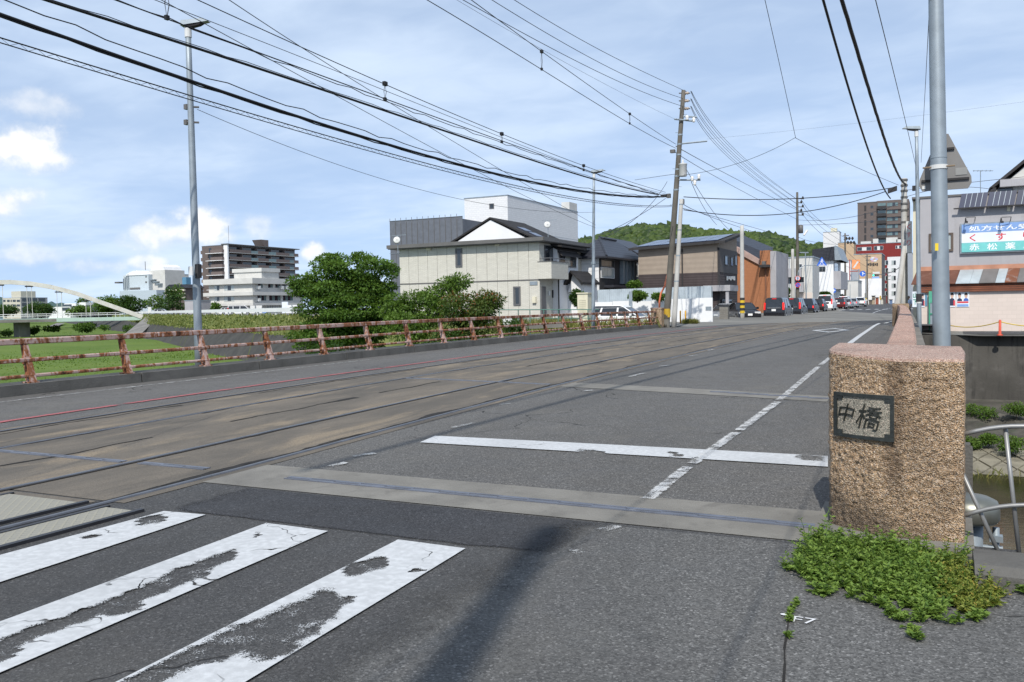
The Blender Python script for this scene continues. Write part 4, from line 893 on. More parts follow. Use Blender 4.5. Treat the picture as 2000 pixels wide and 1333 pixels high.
def wavy_mat(name, col, axis=0, pitch=.12, rough=.5, metal=.0, **k):
    m = pmat(name, col, rough, metal=metal, **k); t = m.node_tree; N = NT(t); p = t.nodes['Principled BSDF']
    c = N.n('ShaderNodeTexCoord'); s = N.n('ShaderNodeSeparateXYZ'); N.put(c.outputs['Object'], s.inputs[0])
    src = N.math('ADD', s.outputs[0], s.outputs[1]) if axis == 0 else s.outputs[2]
    h = N.math('SINE', N.math('MULTIPLY', src, 6.283/pitch)); N.put(N.bump(h, .25, .02), p.inputs['Normal']); return m
M_BEIGE = brick_mat('beige_brick_siding', (.56, .54, .475), (.42, .405, .355), .34, .085, .012, .08)
M_OFFW = pmat('off_white_render', (.52, .51, .48), .85, .1, .5, .1, 20, streak=.25, scol=(.5, .49, .46))
M_WHT = pmat('white_render', (.70, .70, .70), .8, .06, .5, .05, 20, streak=.12, scol=(.6, .6, .6))
M_TILEW = brick_mat('white_tile', (.66, .66, .66), (.52, .52, .52), .6, .3, .02, .04, .15)
M_ROOF = brick_mat('dark_roof_slate', (.032, .030, .030), (.018, .018, .018), .9, .25, .02, .2)
M_TILER = wavy_mat('dark_roof_tiles', (.026, .027, .034), 1, .24, .42, var=.3, scale=3)
M_GUT = pmat('grey_gutter', (.12, .115, .11), .5, .15, 1)
M_FRAME = pmat('grey_frame', (.11, .11, .115), .45, .1, 2)
M_FRAMEW = pmat('white_frame', (.6, .6, .6), .5, .1, 2)
M_GLASS = glass_mat('window_glass'); M_GLASSL = glass_mat('window_glass_curtained', (.30, .33, .32), .1)
M_GLASSG = glass_mat('window_glass_green', (.10, .15, .15), .08)
M_SHEET = wavy_mat('grey_sheeting', (.115, .125, .145), 0, .9, .7, var=.15)
M_TAN = wavy_mat('tan_siding', (.30, .245, .195), 1, .45, .8, var=.08)
M_BROWN = wavy_mat('dark_brown_siding', (.055, .042, .042), 1, .22, .75, var=.2)
M_CHAR_W = pmat('charcoal_wall', (.035, .033, .034), .8, .15, 2)
M_ORANGE = brick_mat('orange_tile_wall', (.34, .145, .07), (.29, .125, .06), .18, .3, .012, .06, .2)
M_SOLAR = glass_mat('solar_cell', (.018, .022, .05), .18)
M_GREYW = pmat('grey_render', (.36, .35, .36), .9, .1, .5, .15, 20, streak=.35, scol=(.24, .235, .24), grime=.12)
M_CREAM = pmat('cream_wall', (.62, .58, .45), .85, .1, .6, streak=.35, scol=(.42, .38, .28))
M_PINKW = brick_mat('pale_block_wall', (.62, .53, .47), (.57, .49, .43), .4, .2, .012, .03, .1)
M_CONCW = pmat('wall_concrete', (.075, .07, .062), .95, .3, .6, .4, 12, streak=.85, scol=(.022, .021, .02), grime=.3, gcol=(.16, .15, .14))
M_AC = pmat('unit_white', (.6, .6, .58), .5, .08, 2)
M_BRK = brick_mat('brown_tile', (.135, .108, .098), (.10, .082, .075), .3, .3, .02, .1, .15)
M_REDW = brick_mat('dark_red_tile', (.20, .028, .026), (.16, .03, .03), .4, .3, .02, .08, .15)
M_TANT = brick_mat('tan_tile', (.47, .34, .22), (.40, .29, .19), .5, .3, .02, .05, .15)
def fbox(mb, face, c, a0, a1, z0, z1, d0, d1):
    if face == 'S': mb.box(a0, a1, c-d1, c-d0, z0, z1)
    elif face == 'E': mb.box(c+d0, c+d1, a0, a1, z0, z1)
    else: mb.box(c-d1, c-d0, a0, a1, z0, z1)
    return mb
def window(T, face, c, a0, a1, z0, z1, cols=2, rows=1, fm=None, gm=None, fw=.05, depth=.07, sill=False, name='window', parent=None):
    fm = fm or M_FRAME; mb = MB()
    fbox(mb, face, c, a0, a1, z0, z0+fw, .0, depth); fbox(mb, face, c, a0, a1, z1-fw, z1, .0, depth)
    fbox(mb, face, c, a0, a0+fw, z0+fw, z1-fw, .0, depth); fbox(mb, face, c, a1-fw, a1, z0+fw, z1-fw, .0, depth)
    w = T.part(name, mb, fm, parent)
    W_, H_ = (a1-a0-2*fw)/cols, (z1-z0-2*fw)/rows
    for i in range(cols):
        for j in range(rows):
            g = gm if not isinstance(gm, (list, tuple)) else gm[(i+j) % len(gm)]
            if parent is None: T.part('pane', fbox(MB(), face, c, a0+fw+W_*i+fw*.25, a0+fw+W_*(i+1)-fw*.25, z0+fw+H_*j+.005, z0+fw+H_*(j+1)-.005, .002, .03 if (i % 2) else .036), g or M_GLASS, w)
    if sill and parent is None: T.part('sill', fbox(MB(), face, c, a0-.05, a1+.05, z0-.05, z0-.002, .0, depth+.06), fm, w)
    return w
def pS(Y, x0, y0, x1, y1):   # photo rectangle on a wall facing the river (plane Y)
    a, b = onY(x0, (y0+y1)/2, Y), onY(x1, (y0+y1)/2, Y); m = (x0+x1)/2; return a[0], b[0], onY(m, y1, Y)[2], onY(m, y0, Y)[2]
def pE(X, x0, y0, x1, y1):   # photo rectangle on a wall facing the street (plane X)
    a, b = onX(x0, (y0+y1)/2, X), onX(x1, (y0+y1)/2, X); m = (x0+x1)/2; lo, hi = min(a[1], b[1]), max(a[1], b[1]); return lo, hi, onX(m, y1, X)[2], onX(m, y0, X)[2]
def winS(T, Y, r, **k): return window(T, 'S', Y, *pS(Y, *r), **k)
def winE(T, X, r, **k): return window(T, 'E', X, *pE(X, *r), **k)
# ---------------------------------------------------------------- beige house
c = at(1055, 600, 66); HX1, HY0 = c[0], c[1]; HX0 = onY(780, 500, HY0)[0]; HZ0 = .1
ze = onY(1050, 474, HY0)[2]; zb = onY(1040, 547, HY0)[2]; HD = 9.0
T = Thing('beige_house', 'two-storey beige brick-clad house with grey eaves and corner balcony', 'house', (HX0, HY0, HZ0))
T.part('wall_core', MB().box(HX0+.05, HX1-.05, HY0+.06, HY0+HD, HZ0-.6, ze-.02), M_BEIGE)
npan = 14
for k in range(npan):
    a, b = HX0+(HX1-HX0)*k/npan+.012, HX0+(HX1-HX0)*(k+1)/npan-.012
    T.part('wall_panel', MB().box(a, b, HY0, HY0+.055, HZ0-.5, zb-.05), M_BEIGE); T.part('wall_panel', MB().box(a, b, HY0, HY0+.055, zb+.04, ze), M_BEIGE)
for k in range(6):
    a, b = HY0+.06+k*1.45, HY0+.06+(k+1)*1.45-.02; T.part('wall_panel', MB().box(HX1-.05, HX1-.002, a, b, zb+.04, ze), M_BEIGE)
    if k > 2: T.part('wall_panel', MB().box(HX1-.05, HX1-.002, a, b, HZ0-.5, zb-.05), M_BEIGE)
T.part('belt_course', MB().box(HX0-.02, HX1+.02, HY0-.03, HY0+.055, zb-.045, zb+.035), M_GUT)
ev = MB(); ev.box(HX0-.75, HX1+.55, HY0-.55, HY0+HD+.3, ze+.02, ze+.14); eo = T.part('eaves', ev, M_GUT)
T.part('gutter', MB().box(HX0-.8, HX1+.62, HY0-.66, HY0-.56, ze+.08, ze+.36), M_GUT, eo); T.part('gutter', MB().box(HX1+.56, HX1+.66, HY0-.55, HY0+HD+.3, ze+.08, ze+.36), M_GUT, eo)
T.part('flat_roof', MB().box(HX0-.7, HX1+.55, HY0-.55, HY0+HD+.3, ze+.15, ze+.30), M_ROOF)
gy = HY0+2.6; ap = onY(958, 428, gy); gl = onY(880, 471, gy); gr = onY(1040, 468, gy); zg = ze+.29
T.part('white_gable', MB().prism([(gl[0], zg), (gr[0], zg), (ap[0], ap[2]-.08)], gy, gy+6, 'y'), M_WHT)
rf = MB()
for (p0, p1) in (((gl[0]-.5, zg-.05), (ap[0], ap[2])), ((gr[0]+2.2, zg-.75), (ap[0], ap[2]))):
    rf.add([(p0[0], gy-.12, p0[1]), (p1[0], gy-.12, p1[1]), (p1[0], gy+6.4, p1[1]), (p0[0], gy+6.4, p0[1]), (p0[0], gy-.12, p0[1]+.14), (p1[0], gy-.12, p1[1]+.14), (p1[0], gy+6.4, p1[1]+.14), (p0[0], gy+6.4, p0[1]+.14)], [(0, 1, 2, 3), (7, 6, 5, 4), (0, 4, 5, 1), (1, 5, 6, 2), (2, 6, 7, 3), (3, 7, 4, 0)])
ro = T.part('roof', rf, M_ROOF)
dxr, dzr = (gr[0]+2.2-ap[0]), (zg-.75-ap[2])
for k in (0, 1):
    t0, t1 = .30+k*.17, .42+k*.17; T.part('skylight', MB().hexa([(ap[0]+dxr*t, y, ap[2]+dzr*t+h) for h in (.141, .20) for (t, y) in ((t0, gy+1.2), (t1, gy+1.2), (t1, gy+2.6), (t0, gy+2.6))]), M_SOLAR, ro)
winS(T, HY0, (890, 486, 903, 522), cols=1, fw=.12); winS(T, HY0, (1003, 560, 1017, 597), cols=1, fw=.12)
for (x, y) in ((838, 487), (972, 478)): r = pS(HY0, x-4, y-2, x+4, y+3); T.part('vent_hood', fbox(MB(), 'S', HY0, *r, .0, .14), M_CREAM)
r = pS(HY0, 1035, 550, 1050, 557); T.part('name_board', fbox(MB(), 'S', HY0, *r, .0, .05), M_GALV); r = pS(HY0, 1041, 580, 1048, 592); T.part('meter_box', fbox(MB(), 'S', HY0, *r, .0, .18), M_CREAM)
# balcony and porch
bx1 = onY(1077, 530, HY0-.15)[0]; by1 = onX(1110, 530, bx1)[1]; zb0, zb1 = onY(1065, 545, HY0)[2], onY(1065, 512, HY0)[2]
bal = MB().box(HX1-.08, bx1, HY0-.15, HY0-.03, zb0, zb1).box(bx1-.12, bx1, HY0-.03, by1, zb0, zb1).box(HX1+.01, bx1-.12, HY0-.03, by1, zb0, zb0+.15)
bo = T.part('balcony', bal, M_BEIGE)
T.part('handrail', MB().tube([(HX1+.05, HY0-.09, zb1+.28), (bx1-.06, HY0-.09, zb1+.28), (bx1-.06, by1, zb1+.28)], .03, 6).cyl((bx1-.06, HY0-.09, zb1), (bx1-.06, HY0-.09, zb1+.28), .025, n=6).cyl((bx1-.06, by1-.05, zb1), (bx1-.06, by1-.05, zb1+.28), .025, n=6), M_FRAME, bo)
T.part('coping', MB().box(HX1-.1, bx1+.03, HY0-.18, by1+.02, zb1, zb1+.05), M_GUT, bo)
winE(T, HX1, (1063, 480, 1084, 511), cols=2, gm=M_GLASS)
r = pE(HX1, 1058, 560, 1066, 622); T.part('front_door', fbox(MB(), 'E', HX1-.05, *r, .0, .08), M_FRAME); T.part('door_lamp', fbox(MB(), 'E', HX1-.05, r[1]+.5, r[1]+.75, r[3]-.7, r[3]-.35, .0, .12), M_AC)
r = pE(HX1, 1079, 567, 1085, 582); T.part('wall_sign', fbox(MB(), 'E', HX1-.05, *r, .0, .06), M_CHAR_W)
# rear wing with its own hooded window
wx = onX(1088, 520, HX1+.35)[1]; wy1 = onX(1129, 520, HX1+.35)[1]
T.part('rear_wing', MB().box(HX1-3, HX1+.35, wx, wy1, HZ0-.5, ze-.3), M_WHT)
winE(T, HX1+.35, (1092, 490, 1124, 522), cols=3, gm=[M_GLASS, M_GLASSL], fw=.08)
T.part('hood', MB().hexa([(HX1+.3, wx+.1, ze-.55), (HX1+.75, wx+.1, ze-.95), (HX1+.75, wy1-.2, ze-.95), (HX1+.3, wy1-.2, ze-.55), (HX1+.3, wx+.1, ze-.4), (HX1+.75, wx+.1, ze-.82), (HX1+.75, wy1-.2, ze-.82), (HX1+.3, wy1-.2, ze-.4)]), M_CHAR_W)
T.part('wing_roof', MB().hexa([(HX1-3.2, wx-.4, ze+.3), (HX1+.95, wx-.4, ze-.28), (HX1+.95, wy1+.5, ze-.28), (HX1-3.2, wy1+.5, ze+.3), (HX1-3.2, wx-.4, ze+.5), (HX1+.95, wx-.4, ze-.13), (HX1+.95, wy1+.5, ze-.13), (HX1-3.2, wy1+.6, ze+.5)]), M_ROOF)
T.part('downpipe', MB().cyl((HX1+.42, wx+.1, HZ0), (HX1+.42, wx+.1, ze-1.5), .05, n=8), M_CHAR_W)
def dish(x, y, d, lab):
    p = at(x, y, d); D = Thing('satellite_dish', lab, 'dish', p); D.part('reflector', MB().lathe([(.0, .07), (.14, .05), (.23, .015), (.27, -.015), (.255, -.015), (.12, .025), (.01, .05)], (0, 0, 0), 16).xf(Matrix.Translation(p) @ Matrix.Rotation(math.radians(72), 4, 'X') @ Matrix.Rotation(math.radians(25), 4, 'Y')), M_AC, smooth=True)
    D.part('mast', MB().cyl((p[0], p[1]+.12, p[2]-1.0), (p[0], p[1]+.12, p[2]+.35), .025, n=6), M_GALV); D.part('aerial', MB().box(p[0]-.5, p[0]+.75, p[1]+.1, p[1]+.13, p[2]+.33, p[2]+.36), M_GALV)
dish(775, 469, 64, 'white satellite dish at the left end of the beige house roof'); dish(1069, 439, 68, 'white satellite dish on the right side of the beige house roof')
# small gabled porch house behind the balcony
c = at(1112, 600, 70); PX, PYY = c[0], c[1]
T = Thing('gabled_porch', 'small white house front with a dark gabled porch roof behind the balcony', 'house', (PX, PYY, .1))
g = [onY(x, y, PYY) for x, y in ((1103, 569), (1122, 533), (1146, 556))]; T.part('wall', MB().box(onY(1098, 560, PYY)[0], onY(1140, 560, PYY)[0], PYY, PYY+3, -.4, onY(1120, 555, PYY)[2]), M_WHT)
r1 = MB(); z_ = .16
for (a, b) in ((g[0], g[1]), (g[2], g[1])): r1.hexa([(a[0], PYY-.9, a[2]), (b[0], PYY-.9, b[2]), (b[0], PYY+3, b[2]), (a[0], PYY+3, a[2]), (a[0], PYY-.9, a[2]+z_), (b[0], PYY-.9, b[2]+z_), (b[0], PYY+3, b[2]+z_), (a[0], PYY+3, a[2]+z_)])
T.part('roof', r1, M_ROOF); T.part('gable', MB().prism([(g[0][0]+.4, g[0][2]-.1), (g[2][0]-.4, g[0][2]-.1), (g[2][0]-.35, g[2][2]), (g[1][0], g[1][2]-.05)], PYY-.3, PYY+.02, 'y'), M_WHT)
# dark tiled house
c = at(1172, 600, 73); DX, DY = c[0], c[1]; zt = onY(1172, 503, DY)[2]; xl = onY(1120, 520, DY)[0]; yr = onX(1243, 520, DX)[1]
T = Thing('tiled_house', 'white and charcoal house with a dark tiled hip roof and four pale fins', 'house', (DX, DY, .1))
T.part('white_wall', MB().box(xl, DX-.06, DY, DY+7, -.5, zt+.3), M_WHT); T.part('dark_wall', MB().box(DX-5, DX, DY+.05, yr, -.5, zt), M_CHAR_W)
x0, x1, y0, y1 = xl-.6, DX+.9, DY-.7, yr+.7; zr = onY(1160, 468, DY+4)[2]; zl = zt+.05
T.part('roof', MB().add([(x0, y0, zl), (x1, y0, zl), (x1, y1, zl), (x0, y1, zl), ((x0+x1)/2, y0+3.5, zr), ((x0+x1)/2, y1-3.5, zr), (x0, y0, zl-.15), (x1, y0, zl-.15), (x1, y1, zl-.15), (x0, y1, zl-.15)], [(0, 1, 4), (1, 2, 5, 4), (2, 3, 5), (3, 0, 4, 5), (6, 7, 1, 0), (7, 8, 2, 1), (8, 9, 3, 2), (9, 6, 0, 3), (9, 8, 7, 6)]), M_TILER)
T.part('ridge', MB().tube([((x0+x1)/2, y0+3.5, zr+.05), ((x0+x1)/2, y1-3.5, zr+.05)], .12, 6).tube([((x0+x1)/2, y0+3.5, zr+.03), (x1, y0, zl+.03)], .09, 6), M_TILER)
winE(T, DX, (1173, 523, 1199, 544), cols=4, fm=M_FRAMEW, gm=M_GLASSL); winE(T, DX, (1173, 507, 1199, 522), cols=3, gm=M_GLASS)
for x in (1210, 1217, 1224, 1231): r = pE(DX, x, 506, x+3, 555); T.part('fin', fbox(MB(), 'E', DX, r[0], r[1], r[2], r[3], .02, .35), M_GALV)
T.part('lower_roof', MB().box(DX-.1, DX+.9, DY+1, yr, onX(1200, 561, DX)[2]-.1, onX(1200, 558, DX)[2]), M_TILER)
for k in range(8): zz = .4+k*.62; T.part('siding_joint', fbox(MB(), 'S', DY, xl, DX-.07, zz, zz+.02, .001, .006), M_GALV)
# back roofs between the tiled house and the tan building
c = at(1240, 600, 84); T = Thing('back_house', 'pale house with dark tiled roof squeezed behind the tiled house', 'house', c)
T.part('wall', MB().box(c[0]-6, c[0]+.6, c[1], c[1]+6, -.5, at(1240, 508, 84)[2]), M_OFFW); zz = at(1240, 505, 84)[2]; T.part('roof', MB().prism([(c[0]-7, zz), (c[0]+1.4, zz), (c[0]-2.5, zz+2.1)], c[1]-.6, c[1]+6.5, 'y'), M_TILER)
r = pS(c[1], 1240, 518, 1246, 538); window(T, 'S', c[1], *r, cols=1)
# sheeted building and big white block behind the beige house
c = at(907, 600, 124); SX1, SY = c[0], c[1]; SX0 = onY(762, 440, SY)[0]; zt = onY(905, 422, SY)[2]
T = Thing('sheeted_building', 'building wrapped in dark grey construction sheeting behind the beige house', 'building', (SX0, SY, 0))
T.part('core', MB().box(SX0+.1, SX1, SY+.1, SY+14, -.5, zt-.4), M_SHEET); n = 13
for k in range(n):
    a, b = SX0+(SX1-SX0)*k/n, SX0+(SX1-SX0)*(k+1)/n
    for j, (za, zb_) in enumerate(((-.3, 4.6), (4.65, 9.4), (9.45, zt))): T.part('sheet_panel', MB().box(a+.02, b-.02, SY, SY+.05, za, zb_+random.uniform(-.02, .02)), M_SHEET)
    T.part('scaffold_tube', MB().cyl((a, SY-.04, -.3), (a, SY-.04, zt+.35), .035, n=6), M_GUT)
for z_ in (zt-.02, 9.42, 4.62): T.part('scaffold_tube', MB().cyl((SX0-.2, SY-.05, z_), (SX1, SY-.05, z_), .03, n=6), M_GALV)
c = at(995, 600, 130); WX1, WY0 = c[0], c[1]; WX0 = onY(907, 400, WY0)[0]; WY1 = onX(1128, 400, WX1)[1]; zt = onY(995, 382, WY0)[2]
T = Thing('white_block', 'tall plain white windowless block with a rooftop box behind the beige house', 'building', (WX0, WY0, 0))
T.part('wall', MB().box(WX0, WX1, WY0, WY1, -.5, zt), M_TILEW); T.part('parapet_cap', MB().box(WX0-.06, WX1+.06, WY0-.06, WY1+.06, zt, zt+.14), M_GALV)
r = pS(WY0, 956, 398, 965, 408); window(T, 'S', WY0, *r, cols=1, fw=.1); r = pE(WX1, 1113, 388, 1128, 402); T.part('roof_box', MB().box(WX1-1.6, WX1-.1, r[0], r[1], zt+.14, zt+1.5), M_OFFW)
for z_ in (zt-5, zt-9): T.part('panel_joint', MB().box(WX0, WX1+.012, WY0-.012, WY1, z_, z_+.05), M_GALV)
# tan and brown building with solar roof
c = at(1405, 600, 75); TX1, TY0 = c[0], c[1]; TX0 = onY(1247, 550, TY0)[0]; TY1 = onX(1440, 550, TX1)[1]; zt = onY(1400, 484, TY0)[2]; zm = onY(1400, 532, TY0)[2]
T = Thing('tan_building', 'two-tone tan and dark brown building with solar panels on its roof', 'building', (TX0, TY0, -.2))
T.part('lower_wall', MB().box(TX0, TX1, TY0, TY1, -.8, zm), M_BROWN); T.part('upper_wall', MB().box(TX0+.01, TX1-.012, TY0+.012, TY1-.01, zm, zt), M_TAN)
T.part('street_wall', MB().box(TX1-.01, TX1+.04, TY0+.02, TY1-.02, zm, zt-.02), pmat('grey_siding', (.10, .092, .09), .8, .1, 1))
T.part('corner_trim', MB().box(TX1-.12, TX1+.06, TY0-.05, TY0+.01, -.7, zt), M_CHAR_W); xm_ = onY(1333, 540, TY0)[0]; T.part('downpipe', MB().cyl((xm_, TY0-.07, -.7), (xm_, TY0-.07, zt), .06, n=8), M_CHAR_W)
z1 = zt+.1; T.part('roof', MB().hexa([(TX0-.7, TY0-.6, z1-.05), (TX1+.7, TY0-.6, z1+.25), (TX1+.7, TY1+.3, z1+1.45), (TX0-.7, TY1+.3, z1+1.15), (TX0-.7, TY0-.6, z1+.15), (TX1+.7, TY0-.6, z1+.45), (TX1+.7, TY1+.3, z1+1.65), (TX0-.7, TY1+.3, z1+1.35)]), M_CHAR_W)
rz_ = lambda x, y: z1-.06+.3*(x-TX0+.7)/(TX1-TX0+1.4)+1.2*(y-TY0+.6)/(TY1-TY0+.9)
T.part('gable_wall', MB().hexa([(TX0+.02, TY0+.02, zt), (TX1-.02, TY0+.02, zt), (TX1-.02, TY1-.02, zt), (TX0+.02, TY1-.02, zt)]+[(x, y, rz_(x, y)) for x, y in ((TX0+.02, TY0+.02), (TX1-.02, TY0+.02), (TX1-.02, TY1-.02), (TX0+.02, TY1-.02))]), M_TAN)
for k in range(7):
    for j in range(2):
        a, b = TX0-.1+k*1.05, TX0-.1+k*1.05+1.0; f0, f1 = .04+j*.4, .42+j*.4; zz = lambda x, f: z1+.19+.3*(x-TX0+.7)/(TX1-TX0+1.4)+1.2*f
        Y_ = lambda f: TY0-.6+f*(TY1-TY0+.9); T.part('solar_panel', MB().hexa([(a, Y_(f0), zz(a, f0)), (b, Y_(f0), zz(b, f0)), (b, Y_(f1), zz(b, f1)), (a, Y_(f1), zz(a, f1))]+[(a, Y_(f0), zz(a, f0)+.05), (b, Y_(f0), zz(b, f0)+.05), (b, Y_(f1), zz(b, f1)+.05), (a, Y_(f1), zz(a, f1)+.05)]), M_SOLAR)
for r in ((1415, 500, 1421, 518), (1427, 503, 1431, 520), (1435, 500, 1439, 519)): winE(T, TX1+.04, r, cols=1, gm=M_GLASS)
winE(T, TX1+.04, (1409, 585, 1430, 600), cols=2, gm=M_GLASS)
cz = onX(1410, 566, TX1)[2]; T.part('canopy', MB().box(TX1-1.2, TX1+1.1, TY0-.8, TY0+2.5, cz-.15, cz+.35), M_GREYW); T.part('canopy_post', MB().box(TX1+.7, TX1+.95, TY0-.7, TY0-.45, -.8, cz-.15), M_GREYW)
for k in range(5): r = pE(TX1+.05, 1419+k*3.4, 540, 1421.4+k*3.4, 548); T.part('sign_letter', fbox(MB(), 'E', TX1+.04, r[0], r[1], r[2]+(k % 2)*.1, r[3], .0, .06), M_AC)
# orange building
c = at(1505, 600, 91); OX1, OY = c[0], c[1]; xl = onY(1440, 540, OY)[0]; P = [onY(x, y, OY) for x, y in ((1440, 492), (1484, 517), (1484, 490), (1505, 490))]
T = Thing('orange_building', 'orange tiled building with a sloping top and raised corner block', 'building', (xl, OY, -.2))
T.part('wall', MB().prism([(xl-.3, -.8), (P[1][0], -.8), (P[1][0], P[1][2]), (P[0][0], P[0][2]), (xl-.3, P[0][2])], OY, OY+8, 'y'), M_ORANGE)
T.part('corner_block', MB().box(P[2][0]+.012, OX1, OY-.06, OY+8, -.8, P[2][2]), M_ORANGE); T.part('end_wall', MB().box(OX1+.003, OX1+.6, OY-.04, OY+8, -.8, P[2][2]-.1), M_GREYW)
T.part('coping', MB().hexa([(P[0][0]-.2, OY-.25, P[0][2]), (P[1][0], OY-.25, P[1][2]-.05), (P[1][0], OY+8, P[1][2]-.05), (P[0][0]-.2, OY+8, P[0][2]), (P[0][0]-.2, OY-.25, P[0][2]+.6), (P[1][0], OY-.25, P[1][2]+.5), (P[1][0], OY+8, P[1][2]+.5), (P[0][0]-.2, OY+8, P[0][2]+.6)]), pmat('pink_coping', (.36, .25, .21), .8))
T.part('upper_roof', MB().hexa([(P[0][0]-1, OY+1, P[0][2]+.5), (P[1][0], OY+1, P[1][2]+.5), (P[1][0], OY+8, P[1][2]+.5), (P[0][0]-1, OY+8, P[0][2]+.5), (P[0][0]-1, OY+3, P[0][2]+1.5), (P[1][0], OY+3, P[1][2]+1.4), (P[1][0], OY+8, P[1][2]+2.2), (P[0][0]-1, OY+8, P[0][2]+2.3)]), M_TILER)
r = pS(OY, 1490, 511, 1497, 518); T.part('wall_lamp', fbox(MB(), 'S', OY-.06, *r, .0, .5), M_GUT); T.part('ledge', fbox(MB(), 'S', OY-.06, P[2][0]+.1, OX1, onY(1495, 523, OY)[2], onY(1495, 518, OY)[2], .0, .9), M_CHAR_W)
T.part('downpipe', MB().cyl((onY(1496, 560, OY)[0], OY-.15, -.7), (onY(1496, 560, OY)[0], OY-.15, P[2][2]-1.6), .09, n=8), pmat('brown_pipe', (.2, .09, .05), .7))
p = at(1512, 600, 93); T = Thing('blue_frame_stall', 'blue sloping frames leaning at the street corner of the orange building', 'frame', (p[0], p[1], -.2))
M_BLUEP = pmat('faded_blue_paint', (.10, .24, .36), .6, .2, 3)
for k in range(5): T.part('panel', MB().hexa([(p[0]+k*.3-.4, p[1], -.3), (p[0]+k*.3-.2, p[1], -.3), (p[0]+k*.3-.2, p[1]+.3, -.3), (p[0]+k*.3-.4, p[1]+.3, -.3), (p[0]-.3+k*.08, p[1]+.1, 2.2-k*.1), (p[0]-.2+k*.08, p[1]+.1, 2.2-k*.1), (p[0]-.2+k*.08, p[1]+.3, 2.2-k*.1), (p[0]-.3+k*.08, p[1]+.3, 2.2-k*.1)]), M_BLUEP if k % 2 else M_GREYW)
# ---------------------------------------------------------------- street row further down
def block(name, label, xc, d, xl, xr, yt, mat, cat='building', z0=-.8, flat=True, mat2=None, depth_min=5):
    c = at(xc, 600, d); X1, Y0 = c[0], c[1]; X0 = onY(xl, 540, Y0)[0]; Y1 = max(onX(xr, 540, X1)[1], Y0+depth_min) if xr else Y0+12
    zt = onY(xc, yt, Y0)[2]; T = Thing(name, label, cat, (X0, Y0, z0)); T.X0, T.X1, T.Y0, T.Y1, T.zt = X0, X1, Y0, Y1, zt
    T.part('wall', MB().box(X0, X1, Y0, Y1, z0, zt), mat)
    if mat2: T.part('street_wall', MB().box(X1-.02, X1+.04, Y0+.01, Y1-.01, z0, zt-.01), mat2)
    if flat: T.part('parapet_cap', MB().box(X0-.08, X1+.1, Y0-.08, Y1+.08, zt, zt+.18), M_GALV)
    return T
T = block('white_clinic', 'white three-storey building with grey balconies behind the orange block', 1588, 122, 1508, 1600, 503, M_OFFW)
for r in ((1517, 516, 1530, 529), (1556, 516, 1567, 524), (1522, 546, 1531, 556), (1552, 541, 1571, 553)): winS(T, T.Y0, r, fm=M_FRAMEW, gm=[M_GLASSG, M_GLASS])
for r in ((1533, 525, 1566, 542), (1556, 553, 1570, 571)): a = pS(T.Y0, *r); T.part('balcony', fbox(MB(), 'S', T.Y0, *a, .0, .9), M_GREYW)
a = pS(T.Y0, 1536, 542, 1546, 554); T.part('recess', fbox(MB(), 'S', T.Y0, *a, .002, .02), M_CHAR_W)
a = pS(T.Y0, 1556, 572, 1586, 590); T.part('lower_cladding', fbox(MB(), 'S', T.Y0, *a, .0, .05), M_PINKW)
for x in (1541, 1587): a = pS(T.Y0, x, 505, x+1.5, 572); T.part('joint', fbox(MB(), 'S', T.Y0, *a, .002, .03), M_GALV)
T = block('white_shop_house', 'white house with dark gabled roof beside the white three-storey building', 1628, 150, 1597, 1642, 508, M_WHT, flat=False)
T.part('roof', MB().prism([(T.X0-.8, T.zt-.1), (T.X1+1.2, T.zt-.1), (T.X1+.4, T.zt+2.3), (T.X0-.8, T.zt+1.9)], T.Y0-.6, T.Y1+.5, 'y'), M_TILER); T.part('roof_edge', MB().hexa([(T.X1+.3, T.Y0-.7, T.zt-.1), (T.X1+1.4, T.Y0-.7, T.zt-.1), (T.X1+1.4, T.Y1, T.zt-.1), (T.X1+.3, T.Y1, T.zt-.1), (T.X1+.2, T.Y0-.7, T.zt+2.4), (T.X1+.5, T.Y0-.7, T.zt+2.4), (T.X1+.5, T.Y1, T.zt+2.4), (T.X1+.2, T.Y1, T.zt+2.4)]), M_GALV)
winS(T, T.Y0, (1600, 521, 1612, 531)); winE(T, T.X1, (1629, 514, 1637, 531), cols=1, gm=M_GLASS); a = pE(T.X1, 1628, 532, 1642, 566); T.part('bay', fbox(MB(), 'E', T.X1, *a, .0, 1.2), M_GREYW)
T = block('white_depot', 'plain pale two-storey box beyond the yellow sign', 1676, 180, 1650, 1683, 549, M_OFFW); a = pS(T.Y0, 1660, 556, 1661, 598); T.part('joint', fbox(MB(), 'S', T.Y0, *a, .002, .04), M_GALV)
T = block('corner_shop', 'white corner building with an orange sign box down the street', 1662, 196, 1640, 1690, 510, M_WHT); a = pS(T.Y0, 1664, 508, 1678, 527)
T.part('sign_box', MB().box(T.X1+.3, T.X1+2.0, T.Y0-1, T.Y0-.6, a[2], a[3]), pmat('orange_sign', (.75, .30, .12), .5)); T.part('sign_arm', MB().box(T.X1-.1, T.X1+2.1, T.Y0-.95, T.Y0-.7, a[2]-.5, a[2]-.3), pmat('rust_red', (.3, .07, .05), .6)); T.part('sign_mark', MB().hexa([(T.X1+.5+k, T.Y0-1.02, a[2]+.4+k*.9) for k in (0,)]+[(T.X1+.9, T.Y0-1.02, a[2]+.4), (T.X1+.9, T.Y0-1.01, a[2]+.4), (T.X1+.5, T.Y0-1.01, a[2]+.4), (T.X1+1.4, T.Y0-1.02, a[3]-.4), (T.X1+1.8, T.Y0-1.02, a[3]-.4), (T.X1+1.8, T.Y0-1.01, a[3]-.4), (T.X1+1.4, T.Y0-1.01, a[3]-.4)]), M_AC)
